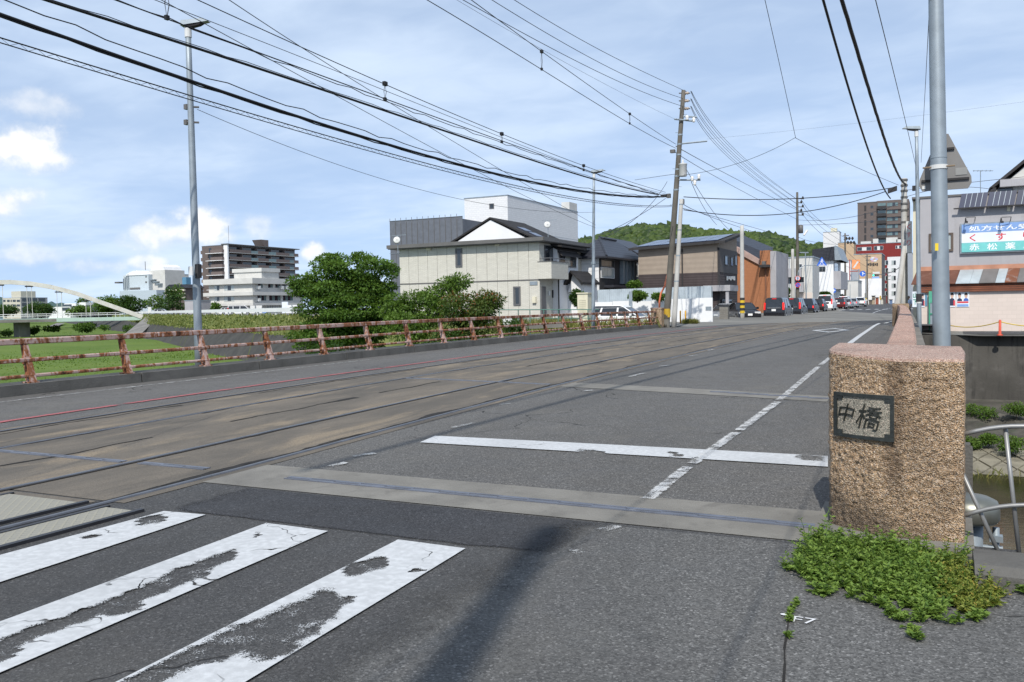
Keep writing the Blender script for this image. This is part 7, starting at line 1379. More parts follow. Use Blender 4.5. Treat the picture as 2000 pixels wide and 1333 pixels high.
# ================================================================== signs on the street
M_BLUE = pmat('sign_face_blue', (.03, .13, .55), .45, .05); M_REDS = pmat('sign_face_red', (.60, .04, .05), .45, .05); M_SWH = pmat('sign_face_white', (.75, .75, .76), .45, .03)
def disc(mb, c, r, y, n=20): return mb.add([(c[0]+r*math.cos(2*math.pi*k/n), y, c[2]+r*math.sin(2*math.pi*k/n)) for k in range(n)], [tuple(range(n))])
def round_sign(x, y, d, r, kind, lab):
    p = at(x, y, d); T = Thing('road_sign', lab, 'sign', p, 'round road signs'); Y = p[1]
    T.part('plate', MB().cyl((p[0], Y+.03, p[2]), (p[0], Y, p[2]), r, n=20), M_REDS if kind in ('speed', 'nopark') else M_BLUE)
    if kind == 'speed': T.part('face', disc(MB(), p, r*.76, Y-.01), M_SWH); co, fs = text_mb('30', w=r*1.0, h=r*.75, bold=.02); T.part('number', MB().add([(p[0]-r*.5+q[0], Y-.02, p[2]-r*.38+q[1]) for q in co], fs), M_BLUE)
    elif kind == 'nopark': T.part('face', disc(MB(), p, r*.78, Y-.01), M_BLUE); T.part('slash', MB().add([(p[0]-r*.62, Y-.02, p[2]+r*.46), (p[0]-r*.46, Y-.02, p[2]+r*.62), (p[0]+r*.62, Y-.02, p[2]-r*.46), (p[0]+r*.46, Y-.02, p[2]-r*.62)], [(0, 3, 2, 1)]), M_REDS)
    else:
        T.part('arrow', MB().box(p[0]-.06, p[0]+.06, Y-.02, Y-.01, p[2]-r*.6, p[2]+r*.4), M_SWH); T.part('arrow_head', MB().add([(p[0]-.2, Y-.015, p[2]+r*.25), (p[0]+.2, Y-.015, p[2]+r*.25), (p[0], Y-.015, p[2]+r*.72)], [(0, 1, 2)]), M_SWH)
        if kind == 'side': T.part('side_arrow', MB().box(p[0]+.06, p[0]+r*.7, Y-.02, Y-.01, p[2]-.06, p[2]+.06), M_SWH)
    return T
T = round_sign(1558, 544, 97.6, .29, 'speed', 'round speed limit sign with red rim on the rack pole'); round_sign(1558, 557, 97.6, .29, 'nopark', 'round blue no-parking sign with red rim below the speed limit sign')
round_sign(1628, 556, 150, .42, 'up', 'round blue arrow sign, upper of two by the yellow sign'); round_sign(1628, 568, 150, .42, 'side', 'round blue arrow sign, lower of two by the yellow sign'); round_sign(1685, 535, 188, .62, 'side', 'large round blue direction sign hung over the street')
T = Thing('sign_post', 'thin post carrying the two blue arrow signs', 'post', at(1628, 600, 150.5)); T.part('post', MB().cyl(at(1628, 604, 150.5), at(1627, 510, 150.5), .07, n=8), M_GALV)
p = at(1605, 512, 97.3); Y = p[1]; T = Thing('crossing_sign', 'blue triangular pedestrian crossing sign hung from a curved arm', 'sign', p)
h = .56; tri = lambda k: [(p[0]-.52*k, p[2]-.42*k), (p[0]+.52*k, p[2]-.42*k), (p[0]+.52*k, p[2]-.34*k), (p[0]+.05*k, p[2]+.52*k), (p[0]-.05*k, p[2]+.52*k), (p[0]-.52*k, p[2]-.34*k)]
T.part('rim', MB().prism(tri(1.0), Y, Y+.03, 'y'), M_BLUE); T.part('figure_body', MB().add([(p[0]-.05, Y-.012, p[2]-.02), (p[0]+.07, Y-.012, p[2]-.02), (p[0]+.08, Y-.012, p[2]+.2), (p[0]-.03, Y-.012, p[2]+.2)], [(0, 1, 2, 3)]), M_SWH); T.part('figure_head', disc(MB(), (p[0]+.03, Y, p[2]+.28), .065, Y-.012, 12), M_SWH)
for (a0, b0, a1, b1) in ((-.02, 0, -.2, -.3), (.04, 0, .2, -.3), (-.02, .16, -.18, .02), (.06, .16, .2, .04)): T.part('figure_limb', MB().add([(p[0]+a0-.03, Y-.014, p[2]+b0), (p[0]+a0+.03, Y-.014, p[2]+b0), (p[0]+a1+.03, Y-.014, p[2]+b1), (p[0]+a1-.03, Y-.014, p[2]+b1)], [(0, 1, 2, 3)]), M_SWH)
T.part('stripes', MB().box(p[0]-.36, p[0]+.36, Y-.016, Y-.012, p[2]-.38, p[2]-.32), M_SWH); T.part('arm', MB().tube([at(1558, 548, 97.5), at(1559, 532, 97.5), at(1563, 524, 97.5), at(1570, 519, 97.5), at(1605, 517.5, 97.6)], .05, 6), M_GALV)
for (x0, y0, x1, y1, d, lab) in ((1636, 544, 1641, 561, 150, 'yellow vertical shop sign on the street'), (1689, 573, 1692, 583, 185, 'small yellow street sign above the yellow sleeve'), (1718, 578, 1721, 586, 200, 'tiny yellow street sign at the far end')):
    a, b = at(x0, y1, d), at(x1, y0, d); T = Thing('yellow_sign', lab, 'sign', (a[0], a[1], 0)); T.part('board', MB().box(a[0], b[0], a[1], a[1]+.12, a[2], b[2]), pmat('yellow_board', (.75, .48, .02), .5)); T.part('post', MB().cyl(((a[0]+b[0])/2, a[1]+.2, -.2), ((a[0]+b[0])/2, a[1]+.2, b[2]), .06, n=6), M_GALV)
    for k in range(3): z = a[2]+(b[2]-a[2])*(k+.5)/3; T.part('glyph', MB().box(a[0]+.08, b[0]-.08, a[1]-.01, a[1]-.003, z-.1, z+.1), M_CHAR_W)
a = at(1691, 598, 184); T = Thing('yellow_sleeve_post', 'post with bright yellow sleeve at the far kerb', 'post', a); T.part('sleeve', MB().cyl((a[0], a[1], 0), (a[0], a[1], 1.7), .14, n=10), pmat('bright_yellow', (.75, .55, .03), .5)); T.part('post', MB().cyl((a[0], a[1], 1.7), (a[0], a[1], 7), .09, n=8), M_GALV)
p = at(1710, 538, 205); T = Thing('traffic_light', 'horizontal traffic light showing green down the street', 'traffic light', p); T.part('housing', MB().box(p[0]-.7, p[0]+.75, p[1], p[1]+.25, p[2]-.22, p[2]+.22), M_GUT); T.part('lens', MB().cyl((p[0]-.45, p[1]-.03, p[2]), (p[0]-.45, p[1]-.005, p[2]), .2, n=14), emis('green_signal', (.05, .9, .55), 1.4))
for e in (.02, .48): T.part('lens', MB().cyl((p[0]+e, p[1]-.03, p[2]), (p[0]+e, p[1]-.005, p[2]), .17, n=14), M_CHAR_W)
T.part('street_plate', MB().box(p[0]-.75, p[0]+.8, p[1]-.05, p[1], p[2]-.75, p[2]-.35), pmat('plate_blue', (.25, .4, .75), .5)); T.part('visor_board', MB().box(p[0]-.6, p[0]+.9, p[1], p[1]+.1, p[2]+.35, p[2]+.8), M_AC); T.part('arm', MB().cyl((p[0]-.6, p[1]+.15, p[2]+.05), (p[0]+2.2, p[1]+.15, p[2]+.15), .06, n=6), M_GALV)
# shop-front clutter at the end of the street
for k, (x, y0, y1, c_) in enumerate([(1700, 585, 599, (.12, .10, .08)), (1706, 577, 598, (.35, .28, .2)), (1713, 580, 599, (.25, .07, .04)), (1722, 582, 599, (.5, .48, .42)), (1728, 576, 598, (.10, .09, .09)), (1740, 584, 600, (.12, .18, .3))]):
    a, b = at(x-3, y1, 210), at(x+3, y0, 210); T = Thing('shop_stand', ['dark brown', 'tan', 'rust red', 'pale', 'charcoal', 'slate blue'][k]+' shop stand at the far end of the street', 'stand', (a[0], a[1], .1), 'stands at the end of the street'); T.part('body', MB().box(a[0], b[0], a[1], a[1]+.6, a[2], b[2]-.3), pmat('stand_%d' % k, c_, .7)); T.part('top', MB().box(a[0]-.1, b[0]+.1, a[1]-.15, a[1]+.7, b[2]-.3, b[2]-.1), M_GUT)
# ================================================================== vehicles
M_TYRE = pmat('tyre', (.02, .02, .02), .8, .2, 6); M_RIM = pmat('alloy_rim', (.4, .4, .41), .3, .1, 5, metal=.8); M_CARGL = glass_mat('car_glass', (.012, .014, .016), .04); M_TAIL = pmat('tail_light_red', (.45, .015, .015), .25, .1); M_LITE = pmat('lamp_clear', (.6, .6, .6), .15, .05); M_PLATE = pmat('licence_plate', (.75, .75, .73), .5, .03); M_CHROME = pmat('chrome_bar', (.65, .65, .66), .15, .05, metal=.9)
M_BRAKE = emis('lit_brake_light', (.8, .02, .015), .45)
def car_paint(name, col, metal=.0):
    m, t, p = newmat(name); p.inputs['Base Color'].default_value = (*col, 1); p.inputs['Roughness'].default_value = .25; p.inputs['Coat Weight'].default_value = .35; p.inputs['Coat Roughness'].default_value = .05; p.inputs['Metallic'].default_value = metal; return m
CP = {'black': car_paint('paint_black', (.012, .012, .015)), 'white': car_paint('paint_white', (.74, .74, .74)), 'dark': car_paint('paint_dark_brown', (.03, .018, .015), .3), 'silver': car_paint('paint_silver', (.42, .43, .44), .6), 'maroon': car_paint('paint_maroon', (.10, .012, .012), .3), 'navy': car_paint('paint_navy', (.012, .016, .035), .2)}
KIND = {  # L, W, body outline (y,z), greenhouse outline (y,z)
 'van': (4.7, 1.73, [(-2.35, .32), (-2.36, .62), (-2.30, 1.05), (1.55, 1.02), (2.15, .92), (2.34, .70), (2.35, .32)], [(-2.28, 1.03), (-2.14, 1.78), (-1.9, 1.84), (.7, 1.83), (1.0, 1.74), (1.72, 1.0)]),
 'big_van': (4.9, 1.85, [(-2.45, .32), (-2.47, .65), (-2.38, 1.15), (1.55, 1.10), (2.2, 1.0), (2.44, .75), (2.45, .32)], [(-2.36, 1.13), (-2.15, 1.86), (-1.9, 1.93), (.6, 1.92), (.95, 1.82), (1.75, 1.08)]),
 'sedan': (4.6, 1.76, [(-2.28, .30), (-2.3, .6), (-2.22, .95), (-1.5, .98), (.9, .92), (2.0, .80), (2.28, .62), (2.3, .30)], [(-1.75, .95), (-1.0, 1.38), (-.6, 1.44), (.1, 1.43), (.4, 1.37), (1.2, .90)]),
 'hatch': (4.0, 1.70, [(-1.98, .30), (-2.0, .6), (-1.93, .98), (1.0, .94), (1.75, .82), (1.98, .62), (2.0, .30)], [(-1.9, .96), (-1.55, 1.44), (-1.3, 1.51), (.1, 1.5), (.4, 1.42), (1.2, .92)]),
 'suv': (4.3, 1.78, [(-2.12, .36), (-2.15, .7), (-2.08, 1.08), (1.1, 1.05), (1.9, .97), (2.12, .75), (2.15, .36)], [(-2.06, 1.06), (-1.8, 1.60), (-1.55, 1.68), (.2, 1.67), (.5, 1.58), (1.3, 1.03)])}
def make_car(kind, col, label, loc, rz, group=None, lit=True, name=None):
    L, Wd, body, gh = KIND[kind]; w = Wd/2; P = CP[col]; T = Thing(name or {'van': 'minivan', 'big_van': 'minivan', 'sedan': 'sedan', 'hatch': 'hatchback', 'suv': 'suv'}[kind], label, 'car', None, group)
    cy = sum(p[0] for p in body)/len(body); cz = .65
    def slab_(poly, xs):
        mb = MB(); n = len(poly); vs = []
        for (x, k, dz) in xs: vs += [(x, cy+(p[0]-cy)*k, p[1]-(dz if p[1] > .7 else 0)) for p in poly]
        m_ = len(xs); fs = [(i*n+j, i*n+(j+1) % n, (i+1)*n+(j+1) % n, (i+1)*n+j) for i in range(m_-1) for j in range(n)]+[tuple(range(n))[::-1], tuple(range((m_-1)*n, m_*n))]; return mb.add(vs, fs)
    bo = T.part('body', slab_(body, [(-w, .965, .07), (-w+.07, .99, .015), (-w*.5, 1.0, 0), (w*.5, 1.0, 0), (w-.07, .99, .015), (w, .965, .07)]), P, smooth=False)
    zt = max(p[1] for p in gh); zb = min(p[1] for p in gh); hw = lambda z: (w-.05)-(w*.2)*(z-zb)/(zt-zb)
    n = len(gh); T.part('windows', MB().add([(s*hw(p[1])*(.985), p[0], p[1]) for s in (-1, 1) for p in gh], [tuple(range(n)), tuple(range(n, 2*n))[::-1]]+[(i, n+i, n+(i+1) % n, (i+1) % n) for i in range(n)]), M_CARGL)
    top = [p for p in gh if p[1] > zt-.14]; ys = [p[0] for p in top]; y0, y1 = min(ys), max(ys)
    hz = hw(zt); T.part('roof', MB().hexa([(-hz-.03, y0-.02, zt-.12), (hz+.03, y0-.02, zt-.12), (hz+.03, y1+.02, zt-.12), (-hz-.03, y1+.02, zt-.12), (-hz+.1, y0+.08, zt+.03), (hz-.1, y0+.08, zt+.03), (hz-.1, y1-.15, zt+.02), (-hz+.1, y1-.15, zt+.02)]), P)
    for s in (-1, 1):
        for (pa, pb) in ((gh[0], gh[1]), (gh[-1], gh[-2]), ((0.0, zb), (0.02, zt-.1)), (((gh[0][0])*.55, zb), ((gh[1][0])*.6, zt-.1))):
            T.part('pillar', MB().hexa([(s*(hw(pa[1])-.02), pa[0]-.05, pa[1]), (s*(hw(pa[1])+.008), pa[0]-.05, pa[1]), (s*(hw(pa[1])+.008), pa[0]+.05, pa[1]), (s*(hw(pa[1])-.02), pa[0]+.05, pa[1]), (s*(hw(pb[1])-.02), pb[0]-.05, pb[1]), (s*(hw(pb[1])+.008), pb[0]-.05, pb[1]), (s*(hw(pb[1])+.008), pb[0]+.05, pb[1]), (s*(hw(pb[1])-.02), pb[0]+.05, pb[1])]), P)
        T.part('mirror', MB().box(*sorted((s*(w-.02), s*(w+.16))), gh[-1][0]-.42, gh[-1][0]-.3, zb+.02, zb+.2), P)
        rb_ = body[1][0]; tall = kind in ('van', 'big_van')
        T.part('tail_light', MB().hexa([(s*(w-.16), rb_-.03, .85 if tall else .72), (s*(w-.03), rb_+.03, .85 if tall else .72), (s*(w-.02), rb_+.25, .85 if tall else .72), (s*(w-.16), rb_+.2, .85 if tall else .72), (s*(w-.17), gh[0][0]-.08 if tall else rb_-.0, 1.45 if tall else .95), (s*(w-.05), gh[0][0]-.02 if tall else rb_+.05, 1.45 if tall else .95), (s*(w-.05), gh[0][0]+.2, 1.4 if tall else .95), (s*(w-.2), gh[0][0]+.2, 1.4 if tall else .95)]), M_BRAKE if lit else M_TAIL)
        T.part('headlight', MB().box(*sorted((s*(w-.5), s*(w-.06))), L/2-.2, L/2-.03, .60, .74), M_LITE)
        for yy in (-L*.3, L*.31):
            tw = T.part('tyre', MB().cyl((s*(w-.2), yy, .32), (s*(w+.01), yy, .32), .32, n=20), M_TYRE); T.part('rim', MB().cyl((s*(w-.05), yy, .32), (s*(w+.02), yy, .32), .2, n=14), M_RIM, tw)
    rb_ = body[1][0]; T.part('rear_bumper', MB().box(-w+.06, w-.06, rb_-.07, rb_+.1, .34, .58), P if kind != 'suv' else M_TYRE); T.part('front_bumper', MB().box(-w+.08, w-.08, L/2-.1, L/2+.05, .34, .52), P)
    T.part('plate', MB().box(-.17, .17, rb_-.085, rb_-.06, .74, .91), M_PLATE); T.part('plate', MB().box(-.17, .17, L/2+.04, L/2+.06, .44, .6), M_PLATE)
    if kind in ('van', 'big_van'): T.part('chrome_bar', MB().box(-.55, .55, rb_-.03, rb_+.06, .95, 1.07), M_CHROME); T.part('high_brake_light', MB().box(-.18, .18, gh[1][0]-.06, gh[1][0], zt-.09, zt-.05), M_BRAKE)
    T.e.location = loc; T.e.rotation_euler[2] = rz; return T
def on_street(px, py, d): p = at(px, py, d); return (p[0], p[1], surf(p[0], p[1]))
G = 'cars queueing in the left lane'
for (kind, col, px, py, d, lab) in [('van', 'black', 1502, 626, 73.5, 'black minivan with lit brake lights, last in the queue'), ('van', 'black', 1533, 623, 82, 'black minivan second from the end of the queue'), ('suv', 'navy', 1566, 617, 90, 'dark box-shaped suv third from the end of the queue'), ('hatch', 'dark', 1589, 612, 97.5, 'dark brown hatchback right behind the big white minivan'),
                                    ('big_van', 'white', 1608, 608, 105, 'big white minivan in the middle of the queue'), ('hatch', 'maroon', 1632, 605, 119, 'dark red hatchback in front of the big white minivan'), ('sedan', 'silver', 1646, 603.5, 127, 'silver car beyond the dark red hatchback'), ('hatch', 'silver', 1656, 602.5, 136, 'pale grey hatchback near the head of the queue'), ('suv', 'white', 1679, 601, 152, 'white suv at the head of the queue')]:
    p = on_street(px, py, d); make_car(kind, col, lab, (-12.55 if px < 1670 else p[0], p[1]+1.9, p[2]), 0., G)
p = at(1655, 588, 128); make_car('van', 'white', 'white van parked beyond the queue beside the kerb', (p[0]-1.5, p[1]+12, surf(-13, 130)), 0., lit=False)
p = on_street(1460, 626, 68); make_car('sedan', 'black', 'black sedan parked at an angle beside the striped pole', (p[0]-.6, p[1]+1.2, p[2]), math.radians(205), lit=False)
p = at(1214, 625, 49.5); make_car('hatch', 'white', 'white hatchback parked behind the railing in front of the white wall', (p[0], p[1], -.3), math.radians(-90), lit=False)
for (x, d, k, lab) in ((470, 168, 'van', 'white van parked in front of the pale office'), (450, 175, 'hatch', 'white hatchback parked behind the white van at the pale office'), (318, 195, 'hatch', 'small pale car on the far bank road beside the dark round tree')):
    p = at(x, 613, d); make_car(k, 'white' if x > 400 else 'silver', lab, (p[0], p[1], .55), math.radians(-55), lit=False)
p = at(1424, 590, 73); make_car('sedan', 'silver', 'silver car half hidden behind the black sedan at the tan building', (p[0]-.3, p[1]+.5, -.25), math.radians(170), lit=False)
# ================================================================== pedestrian
def person(label, loc, rz):
    J = {'pelvis': (0, 0, .92), 'belly': (0, .01, 1.08), 'chest': (0, .02, 1.27), 'neck': (0, .0, 1.42), 'head': (0, -.02, 1.50), 'crown': (0, -.01, 1.64),
         'hl': (-.09, 0, .88), 'kl': (-.1, -.12, .50), 'al': (-.1, .02, .09), 'tl': (-.1, -.16, .03), 'hr': (.09, 0, .88), 'kr': (.1, -.02, .48), 'ar': (.1, .22, .12), 'tr': (.1, .10, .03),
         'sl': (-.18, .02, 1.36), 'el': (-.24, .08, 1.08), 'wl': (-.2, -.14, .92), 'sr': (.18, .02, 1.36), 'er': (.24, -.02, 1.08), 'wr': (.22, -.22, .96)}
    Rr = {'pelvis': .14, 'belly': .13, 'chest': .15, 'neck': .055, 'head': .085, 'crown': .075, 'hl': .095, 'kl': .06, 'al': .042, 'tl': .035, 'hr': .095, 'kr': .06, 'ar': .042, 'tr': .035, 'sl': .065, 'el': .045, 'wl': .03, 'sr': .065, 'er': .045, 'wr': .03}
    E_ = [('pelvis', 'belly'), ('belly', 'chest'), ('chest', 'neck'), ('neck', 'head'), ('head', 'crown'), ('pelvis', 'hl'), ('hl', 'kl'), ('kl', 'al'), ('al', 'tl'), ('pelvis', 'hr'), ('hr', 'kr'), ('kr', 'ar'), ('ar', 'tr'), ('chest', 'sl'), ('sl', 'el'), ('el', 'wl'), ('chest', 'sr'), ('sr', 'er'), ('er', 'wr')]
    for s, wv in (('l', J['wl']), ('r', J['wr'])):       # palm and five fingers
        J['p'+s] = (wv[0], wv[1]-.06, wv[2]-.05); Rr['p'+s] = .028; E_.append(('w'+s, 'p'+s))
        for k in range(4): J['f%d%s' % (k, s)] = (wv[0]+(k-1.5)*.02, wv[1]-.12-.01*(k in (1, 2)), wv[2]-.10); Rr['f%d%s' % (k, s)] = .009; E_.append(('p'+s, 'f%d%s' % (k, s)))
        J['th'+s] = (wv[0]+(.05 if s == 'l' else -.05), wv[1]-.07, wv[2]-.05); Rr['th'+s] = .010; E_.append(('p'+s, 'th'+s))
    J['nose'] = (0, -.125, 1.535); Rr['nose'] = .014; E_.append(('head', 'nose'))
    ks = list(J); me = bpy.data.meshes.new('body'); me.from_pydata([J[k] for k in ks], [(ks.index(a), ks.index(b)) for a, b in E_], []); o = bpy.data.objects.new('tmp', me); COL.objects.link(o)
    o.modifiers.new('s', 'SKIN'); o.modifiers.new('d', 'SUBSURF').levels = 1
    for i, k in enumerate(ks): sv = me.skin_vertices[0].data[i]; sv.radius = (Rr[k], Rr[k]); sv.use_root = (k == 'pelvis')
    dg = bpy.context.evaluated_depsgraph_get(); dg.update(); m2 = bpy.data.meshes.new_from_object(o.evaluated_get(dg)); bpy.data.objects.remove(o)
    sk, sh, tr_, shoe = pmat('skin', (.32, .19, .13), .6, .1), pmat('pale_blue_shirt', (.50, .58, .72), .8, .08), pmat('dark_trousers', (.03, .032, .04), .85, .1), pmat('shoe', (.02, .02, .02), .6)
    m2.materials.clear(); [m2.materials.append(x) for x in (sk, sh, tr_, shoe)]
    for f in m2.polygons:
        c = f.center; f.use_smooth = True; f.material_index = 3 if c.z < .09 else (0 if c.z > 1.42 or (abs(c.x) > .17 and c.z < 1.12) else (2 if c.z < .98 else 1))
    T = Thing('person', label, 'person', None); T.part('body', m2, None)
    hr = MB().lathe([(.088, -.02), (.10, .05), (.095, .11), (.06, .155), (.01, .165)], (0, .012, 1.525), 14); T.part('hair', hr, pmat('black_hair', (.012, .011, .01), .7), smooth=True)
    for s in (-1, 1): T.part('eye', MB().box(s*.035-.012, s*.035+.012, -.112, -.095, 1.555, 1.57), M_CHAR_W); T.part('ear', MB().box(*sorted((s*.085, s*.1)), -.01, .03, 1.53, 1.585), sk)
    T.part('mouth', MB().box(-.025, .025, -.108, -.09, 1.487, 1.495), pmat('lip', (.25, .09, .08), .6))
    T.e.location = loc; T.e.rotation_euler[2] = rz
p = at(1774, 605, 60); person('pedestrian in a pale blue shirt walking beyond the end of the parapet', (p[0], p[1], surf(p[0], p[1])), math.radians(-20))
# ================================================================== overhead wires
M_WIRE = pmat('black_cable', (.012, .012, .013), .6, .2, 3); M_WIRE2 = pmat('grey_wire', (.05, .05, .055), .5, .2, 3)
def smooth_path(P, n=48, ext=None):
    P = np.array(P); s = np.concatenate([[0], np.cumsum(np.linalg.norm(np.diff(P, axis=0), axis=1))]); deg = min(3 if len(P) > 4 else 2, len(P)-1)
    cf = [np.polyfit(s, P[:, k], deg) for k in range(3)]; t = np.linspace(0, s[-1], n); Q = np.stack([np.polyval(c, t) for c in cf], 1)
    if ext:
        d = Q[-1]-Q[-3]; d /= np.linalg.norm(d); Q = np.concatenate([Q, [Q[-1]+d*ext*k/6+np.array([0, 0, .012*(ext*k/6)**2*.15]) for k in range(1, 7)]])
    return Q
def wire(label, pix, r, X=None, D=None, ext=None, name='overhead_wire', mat=None, dbl=0., wav=0.):
    if X is not None: P = [onX(x, y, X[0]+(X[1]-X[0])*i/(len(pix)-1)) for i, (x, y) in enumerate(pix)]
    else: P = [at(x, y, D[0]+(D[1]-D[0])*i/(len(pix)-1)) for i, (x, y) in enumerate(pix)]
    Q = smooth_path(P, 60, ext)
    if wav:
        for i in range(len(Q)): Q[i][2] += wav*math.sin(i*1.9)+wav*.6*math.sin(i*3.1)
    mb = MB().tube(Q, r, 5)
    if dbl: mb = MB().tube(Q, r, 5); 
    o = single(name, mb, mat or M_WIRE, label, 'wire', 'overhead wires', True)
    return Q
XA = (-12.2, -12.9)
a1 = wire('upper strand of the lowest lattice-laced cable on the left', [(1312, 402), (1000, 361), (700, 283), (350, 180), (0, 74)], .012, X=XA, ext=30)
a2 = wire('lower strand of the lowest lattice-laced cable on the left', [(1312, 404), (1000, 366), (700, 290), (350, 188), (0, 84)], .010, X=XA, ext=30)
lc = MB()
for i in range(8, 59):
    for f in (0, .5): p = a1[i]*(1-f)+a1[i+1]*f; q = a2[i]*(1-f-.25)+a2[i+1]*(f+.25); q2 = a1[i]*(1-f-.5)+a1[min(i+1, 59)]*(f+.5); lc.tube([p, q, q2], .004, 3, False)
single('cable_lacing', lc, M_WIRE2, 'zigzag lacing between the two strands of the lowest cable', 'lacing', kind='stuff')
wire('thick black cable just above the laced cable', [(1290, 385), (1200, 379), (1000, 350), (860, 311), (700, 262), (350, 150), (0, 29)], .030, X=XA, ext=30, name='power_cable')
wire('thinner black cable twisted along the thick cable', [(1290, 386.5), (1200, 381), (1000, 353), (860, 314), (700, 265), (350, 154), (0, 33)], .016, X=XA, ext=30, name='power_cable', wav=.01)
wire('thin wavy cable above the thick lower cable', [(1290, 384), (1100, 361), (860, 300), (700, 254), (350, 131), (20, 2)], .011, X=XA, ext=30, wav=.025)
wire('thick black cable in the middle of the left bundle', [(1285, 380), (1150, 350), (1000, 296), (700, 202), (350, 84), (95, 0)], .028, X=XA, ext=30, name='power_cable')
wire('thin messenger wire riding on the middle thick cable', [(1285, 378), (1150, 347), (1000, 293), (700, 198), (350, 80), (95, -4)], .008, X=XA, ext=30, wav=.012)
b2 = wire('lower of two cables joined by loop hangers on the left', [(1295, 382), (1140, 331), (980, 276), (752, 193), (600, 138), (350, 45), (222, 0)], .013, X=XA, ext=30)
wire('wavy companion of the lower hanger cable', [(1295, 383), (1140, 333), (980, 279), (752, 198), (600, 142), (350, 48), (235, 0)], .010, X=XA, ext=30, wav=.02)
b1 = wire('upper of two cables joined by loop hangers on the left', [(1300, 376), (1140, 324), (980, 262), (752, 165), (600, 97), (480, 45), (388, 0)], .010, X=(-12.2, -12.2), ext=30)
wire('thin wire between the hanger cables', [(1300, 379), (1140, 330), (980, 270), (752, 176), (600, 116), (430, 52), (305, 0)], .007, X=(-12.2, -12.6), ext=30)
wire('thin stay wire running steeply down to the far left lamp post', [(1163, 440), (1000, 345), (740, 188), (600, 100), (447, 0)], .007, X=(-13.4, -9.5), ext=20, mat=M_WIRE2)
wire('second thin stay wire running down to the far left lamp post', [(1163, 445), (992, 366), (780, 256), (600, 155), (390, 40), (312, 0)], .007, X=(-13.4, -10.5), ext=20, mat=M_WIRE2)
XB = (-11.9, -12.4)
wire('topmost wire from the crown of the leaning pole', [(1345, 182), (1332, 175), (1218, 122), (1100, 58), (1004, 0)], .011, X=XB, ext=30)
wire('second wire from the crown of the leaning pole', [(1345, 197), (1328, 190), (1200, 138), (1080, 72), (960, 0)], .011, X=XB, ext=30)
wire('third wire from the crown of the leaning pole', [(1345, 212), (1328, 206), (1200, 156), (1050, 80), (968, 36), (904, 0)], .011, X=XB, ext=30)
wire('fine wire just below the three crown wires', [(1320, 234), (1254, 202), (1100, 120), (1000, 64), (892, 0)], .005, X=XB, ext=30, mat=M_WIRE2)
c1 = wire('upper of the two loop-hanger feeder wires of the leaning pole', [(1320, 282), (1230, 223), (1058, 101), (980, 44), (920, 0)], .011, X=(-12.2, -10.6), ext=30)
c2 = wire('lower of the two loop-hanger feeder wires of the leaning pole', [(1320, 290), (1230, 242), (1058, 136), (950, 70), (834, 0)], .012, X=(-12.2, -12.0), ext=30)
def hanger(x, y0, y1, X, lab):
    p, q = onX(x, y0, X), onX(x, y1, X); T = Thing('wire_hanger', lab, 'hanger', q, 'loop hangers on the feeder wires')
    for e in (-.05, .05): T.part('loop_rod', MB().tube([p+np.array([0, 0, 0]), p*.5+q*.5+np.array([0, e, 0]), q], .008, 5), M_WIRE)
    T.part('clamp', MB().box(p[0]-.04, p[0]+.04, p[1]-.06, p[1]+.06, p[2]-.05, p[2]+.05), M_WIRE); T.part('foot', MB().box(q[0]-.03, q[0]+.03, q[1]-.04, q[1]+.04, q[2]-.03, q[2]+.05), M_WIRE)
hanger(1058, 101, 136, -11.6, 'loop hanger highest on the feeder wires near the top'); hanger(1230, 223, 242, -12.0, 'loop hanger on the feeder wires close to the leaning pole'); hanger(752, 164, 195, -12.3, 'loop hanger in the middle of the left cable pair'); hanger(980, 262, 278, -12.25, 'loop hanger left of the white block on the cable pair'); hanger(1140, 324, 333, -12.2, 'small loop hanger near the far lamp post'); hanger(326, -20, 36, -12.7, 'large loop hanger beside the tall left lamp head')
wire('thin wire strung from the tall left lamp post to the far lamp post', [(1160, 415), (1040, 411), (900, 390), (700, 335), (540, 278), (385, 214)], .006, X=(-13.4, -13.5), mat=M_WIRE2)
# right side
wire('smooth black cable dropping to the upright pole on the right', [(1739, 388), (1713, 340), (1685, 259), (1650, 150), (1608, 0)], .032, X=(-2.3, -2.35), ext=25, name='power_cable')
wire('shaggy thick black cable dropping to the upright pole on the right', [(1769, 360), (1741, 311), (1720, 248), (1692, 157), (1667, 80), (1645, 0)], .046, X=(-1.72, -1.9), ext=25, name='power_cable', wav=.01)
wire('hairline wire left of the slim lamp post head', [(1788, 322), (1771, 248), (1740, 120), (1710, 0)], .006, X=(-.66, -.7), ext=15, mat=M_WIRE2)
wire('hairline wire right of the slim lamp post head', [(1799, 318), (1807, 175), (1816, 0)], .006, D=(29, 12), ext=15, mat=M_WIRE2)
wire('span wire coming down to the wire junction over the street', [(1554, 270), (1530, 160), (1494, 0)], .010, D=(38, 26), ext=15)
wire('span wire from the junction to the leaning pole', [(1554, 270), (1480, 302), (1400, 334), (1318, 343)], .010, D=(38, 45)); wire('span wire from the junction to the upright right pole', [(1554, 270), (1650, 317), (1755, 362)], .010, D=(38, 47))
wire('faint wire crossing the sky to the right edge', [(1380, 272), (1700, 238), (2030, 195)], .0035, D=(46, 40), ext=20, mat=M_WIRE2)
for k, (p0, p1, p2, p3, nm) in enumerate([((1335, 385), (1554, 388), (1650, 381), (1748, 366), 'upper'), ((1335, 411), (1450, 419), (1552, 418), (1730, 374), 'lower')]): wire(nm+' cable spanning the street between the leaning and upright poles', [p0, p1, p2, p3], .022, D=(45, 47), name='power_cable')
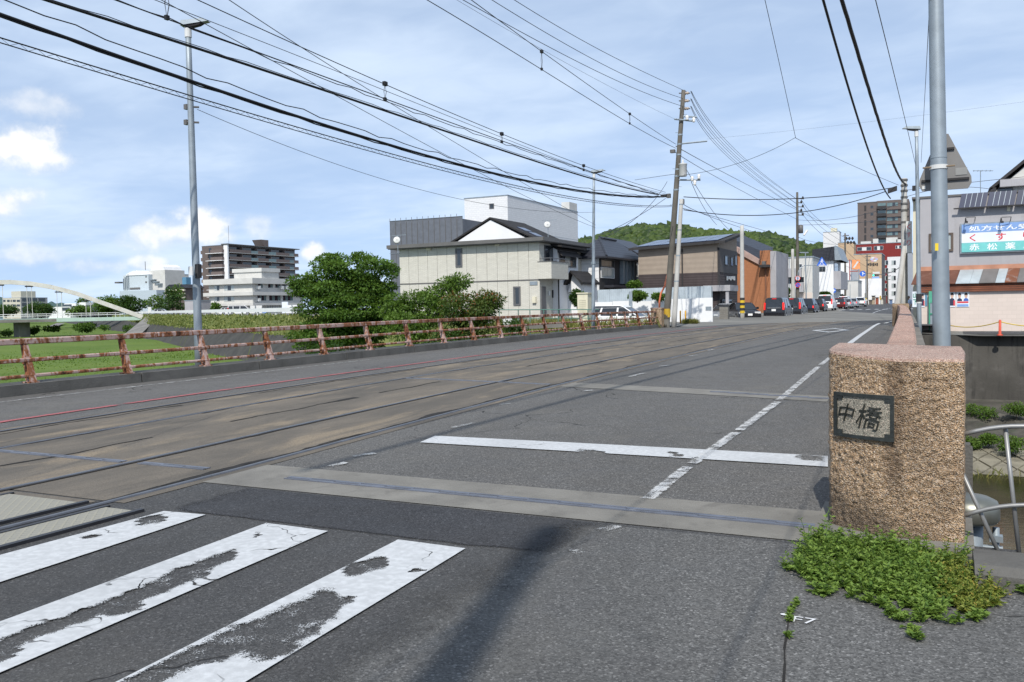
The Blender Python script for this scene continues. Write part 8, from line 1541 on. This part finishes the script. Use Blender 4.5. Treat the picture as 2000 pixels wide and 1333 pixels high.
for k in range(3):
    for e in (0, 1): wire(['top', 'middle', 'bottom'][k]+' crown wire running on down the street, '+('left' if e == 0 else 'right')+' of its pair', [(1349+e*2, 182+k*15), (1405+e*3-k*4, 258+k*8), (1475+e*4-k*3, 337+k*8-e*2), (1556, 388+k*9)], .014, D=(45, 98), mat=M_WIRE2)
for k, (pts, dd) in enumerate([([(1320, 286), (1400, 330), (1480, 372), (1560, 412), (1640, 452)], (45, 150)), ([(1322, 300), (1380, 335), (1470, 385), (1555, 428)], (45, 98)), ([(1330, 398), (1385, 420), (1450, 448), (1556, 480)], (45, 98)), ([(1330, 405), (1400, 428), (1480, 445), (1556, 470)], (45, 98)), ([(1340, 330), (1390, 410), (1425, 450)], (45, 66)), ([(1350, 355), (1376, 408), (1400, 440)], (45, 70)), ([(1300, 388), (1230, 432), (1165, 462)], (45, 38)), ([(1303, 355), (1250, 420), (1168, 470)], (45, 38)),
                               ([(1565, 390), (1600, 430), (1650, 465)], (98, 165)), ([(1567, 400), (1605, 445), (1650, 475)], (98, 165)), ([(1562, 412), (1610, 462), (1652, 486)], (98, 165)), ([(1560, 430), (1640, 428), (1765, 395)], (98, 47)), ([(1556, 440), (1650, 437), (1760, 425)], (98, 47)), ([(1556, 462), (1600, 475), (1650, 478)], (98, 165)), ([(1652, 470), (1690, 505), (1712, 520)], (165, 225)), ([(1653, 490), (1690, 520), (1734, 538)], (165, 235)), ([(1652, 520), (1700, 535), (1760, 520)], (165, 47)), ([(1770, 385), (1830, 370), (2010, 392)], (47, 46)), ([(1770, 372), (1850, 362), (2010, 345)], (47, 46)), ([(1240, 352), (1300, 343), (1318, 341)], (60, 45))]):
    wire(['spacer-studded service wire along the street', 'second service wire along the street', 'low drooping service wire past the prop pole', 'lower parallel service wire past the prop pole', 'drop wire slanting to the sleeve pole', 'short drop wire beside the white insulators', 'stay wire from the leaning pole down to the far lamp post', 'upper stay wire from the leaning pole to the far lamp post', 'upper street wire beyond the rack pole', 'second street wire beyond the rack pole', 'third street wire beyond the rack pole', 'cross wire from the rack pole to the right pole', 'lower cross wire from the rack pole to the right pole', 'low street wire beyond the rack pole', 'far street wire by the tan emblem wall', 'far street wire by the white block', 'far cross wire over the traffic light', 'wire from the right pole over the solar panels', 'upper wire from the right pole towards the gable house', 'thin wire arriving from behind the leaning pole'][k], pts, .009+.00008*max(dd), D=dd, mat=M_WIRE if k in (2, 3) else M_WIRE2)
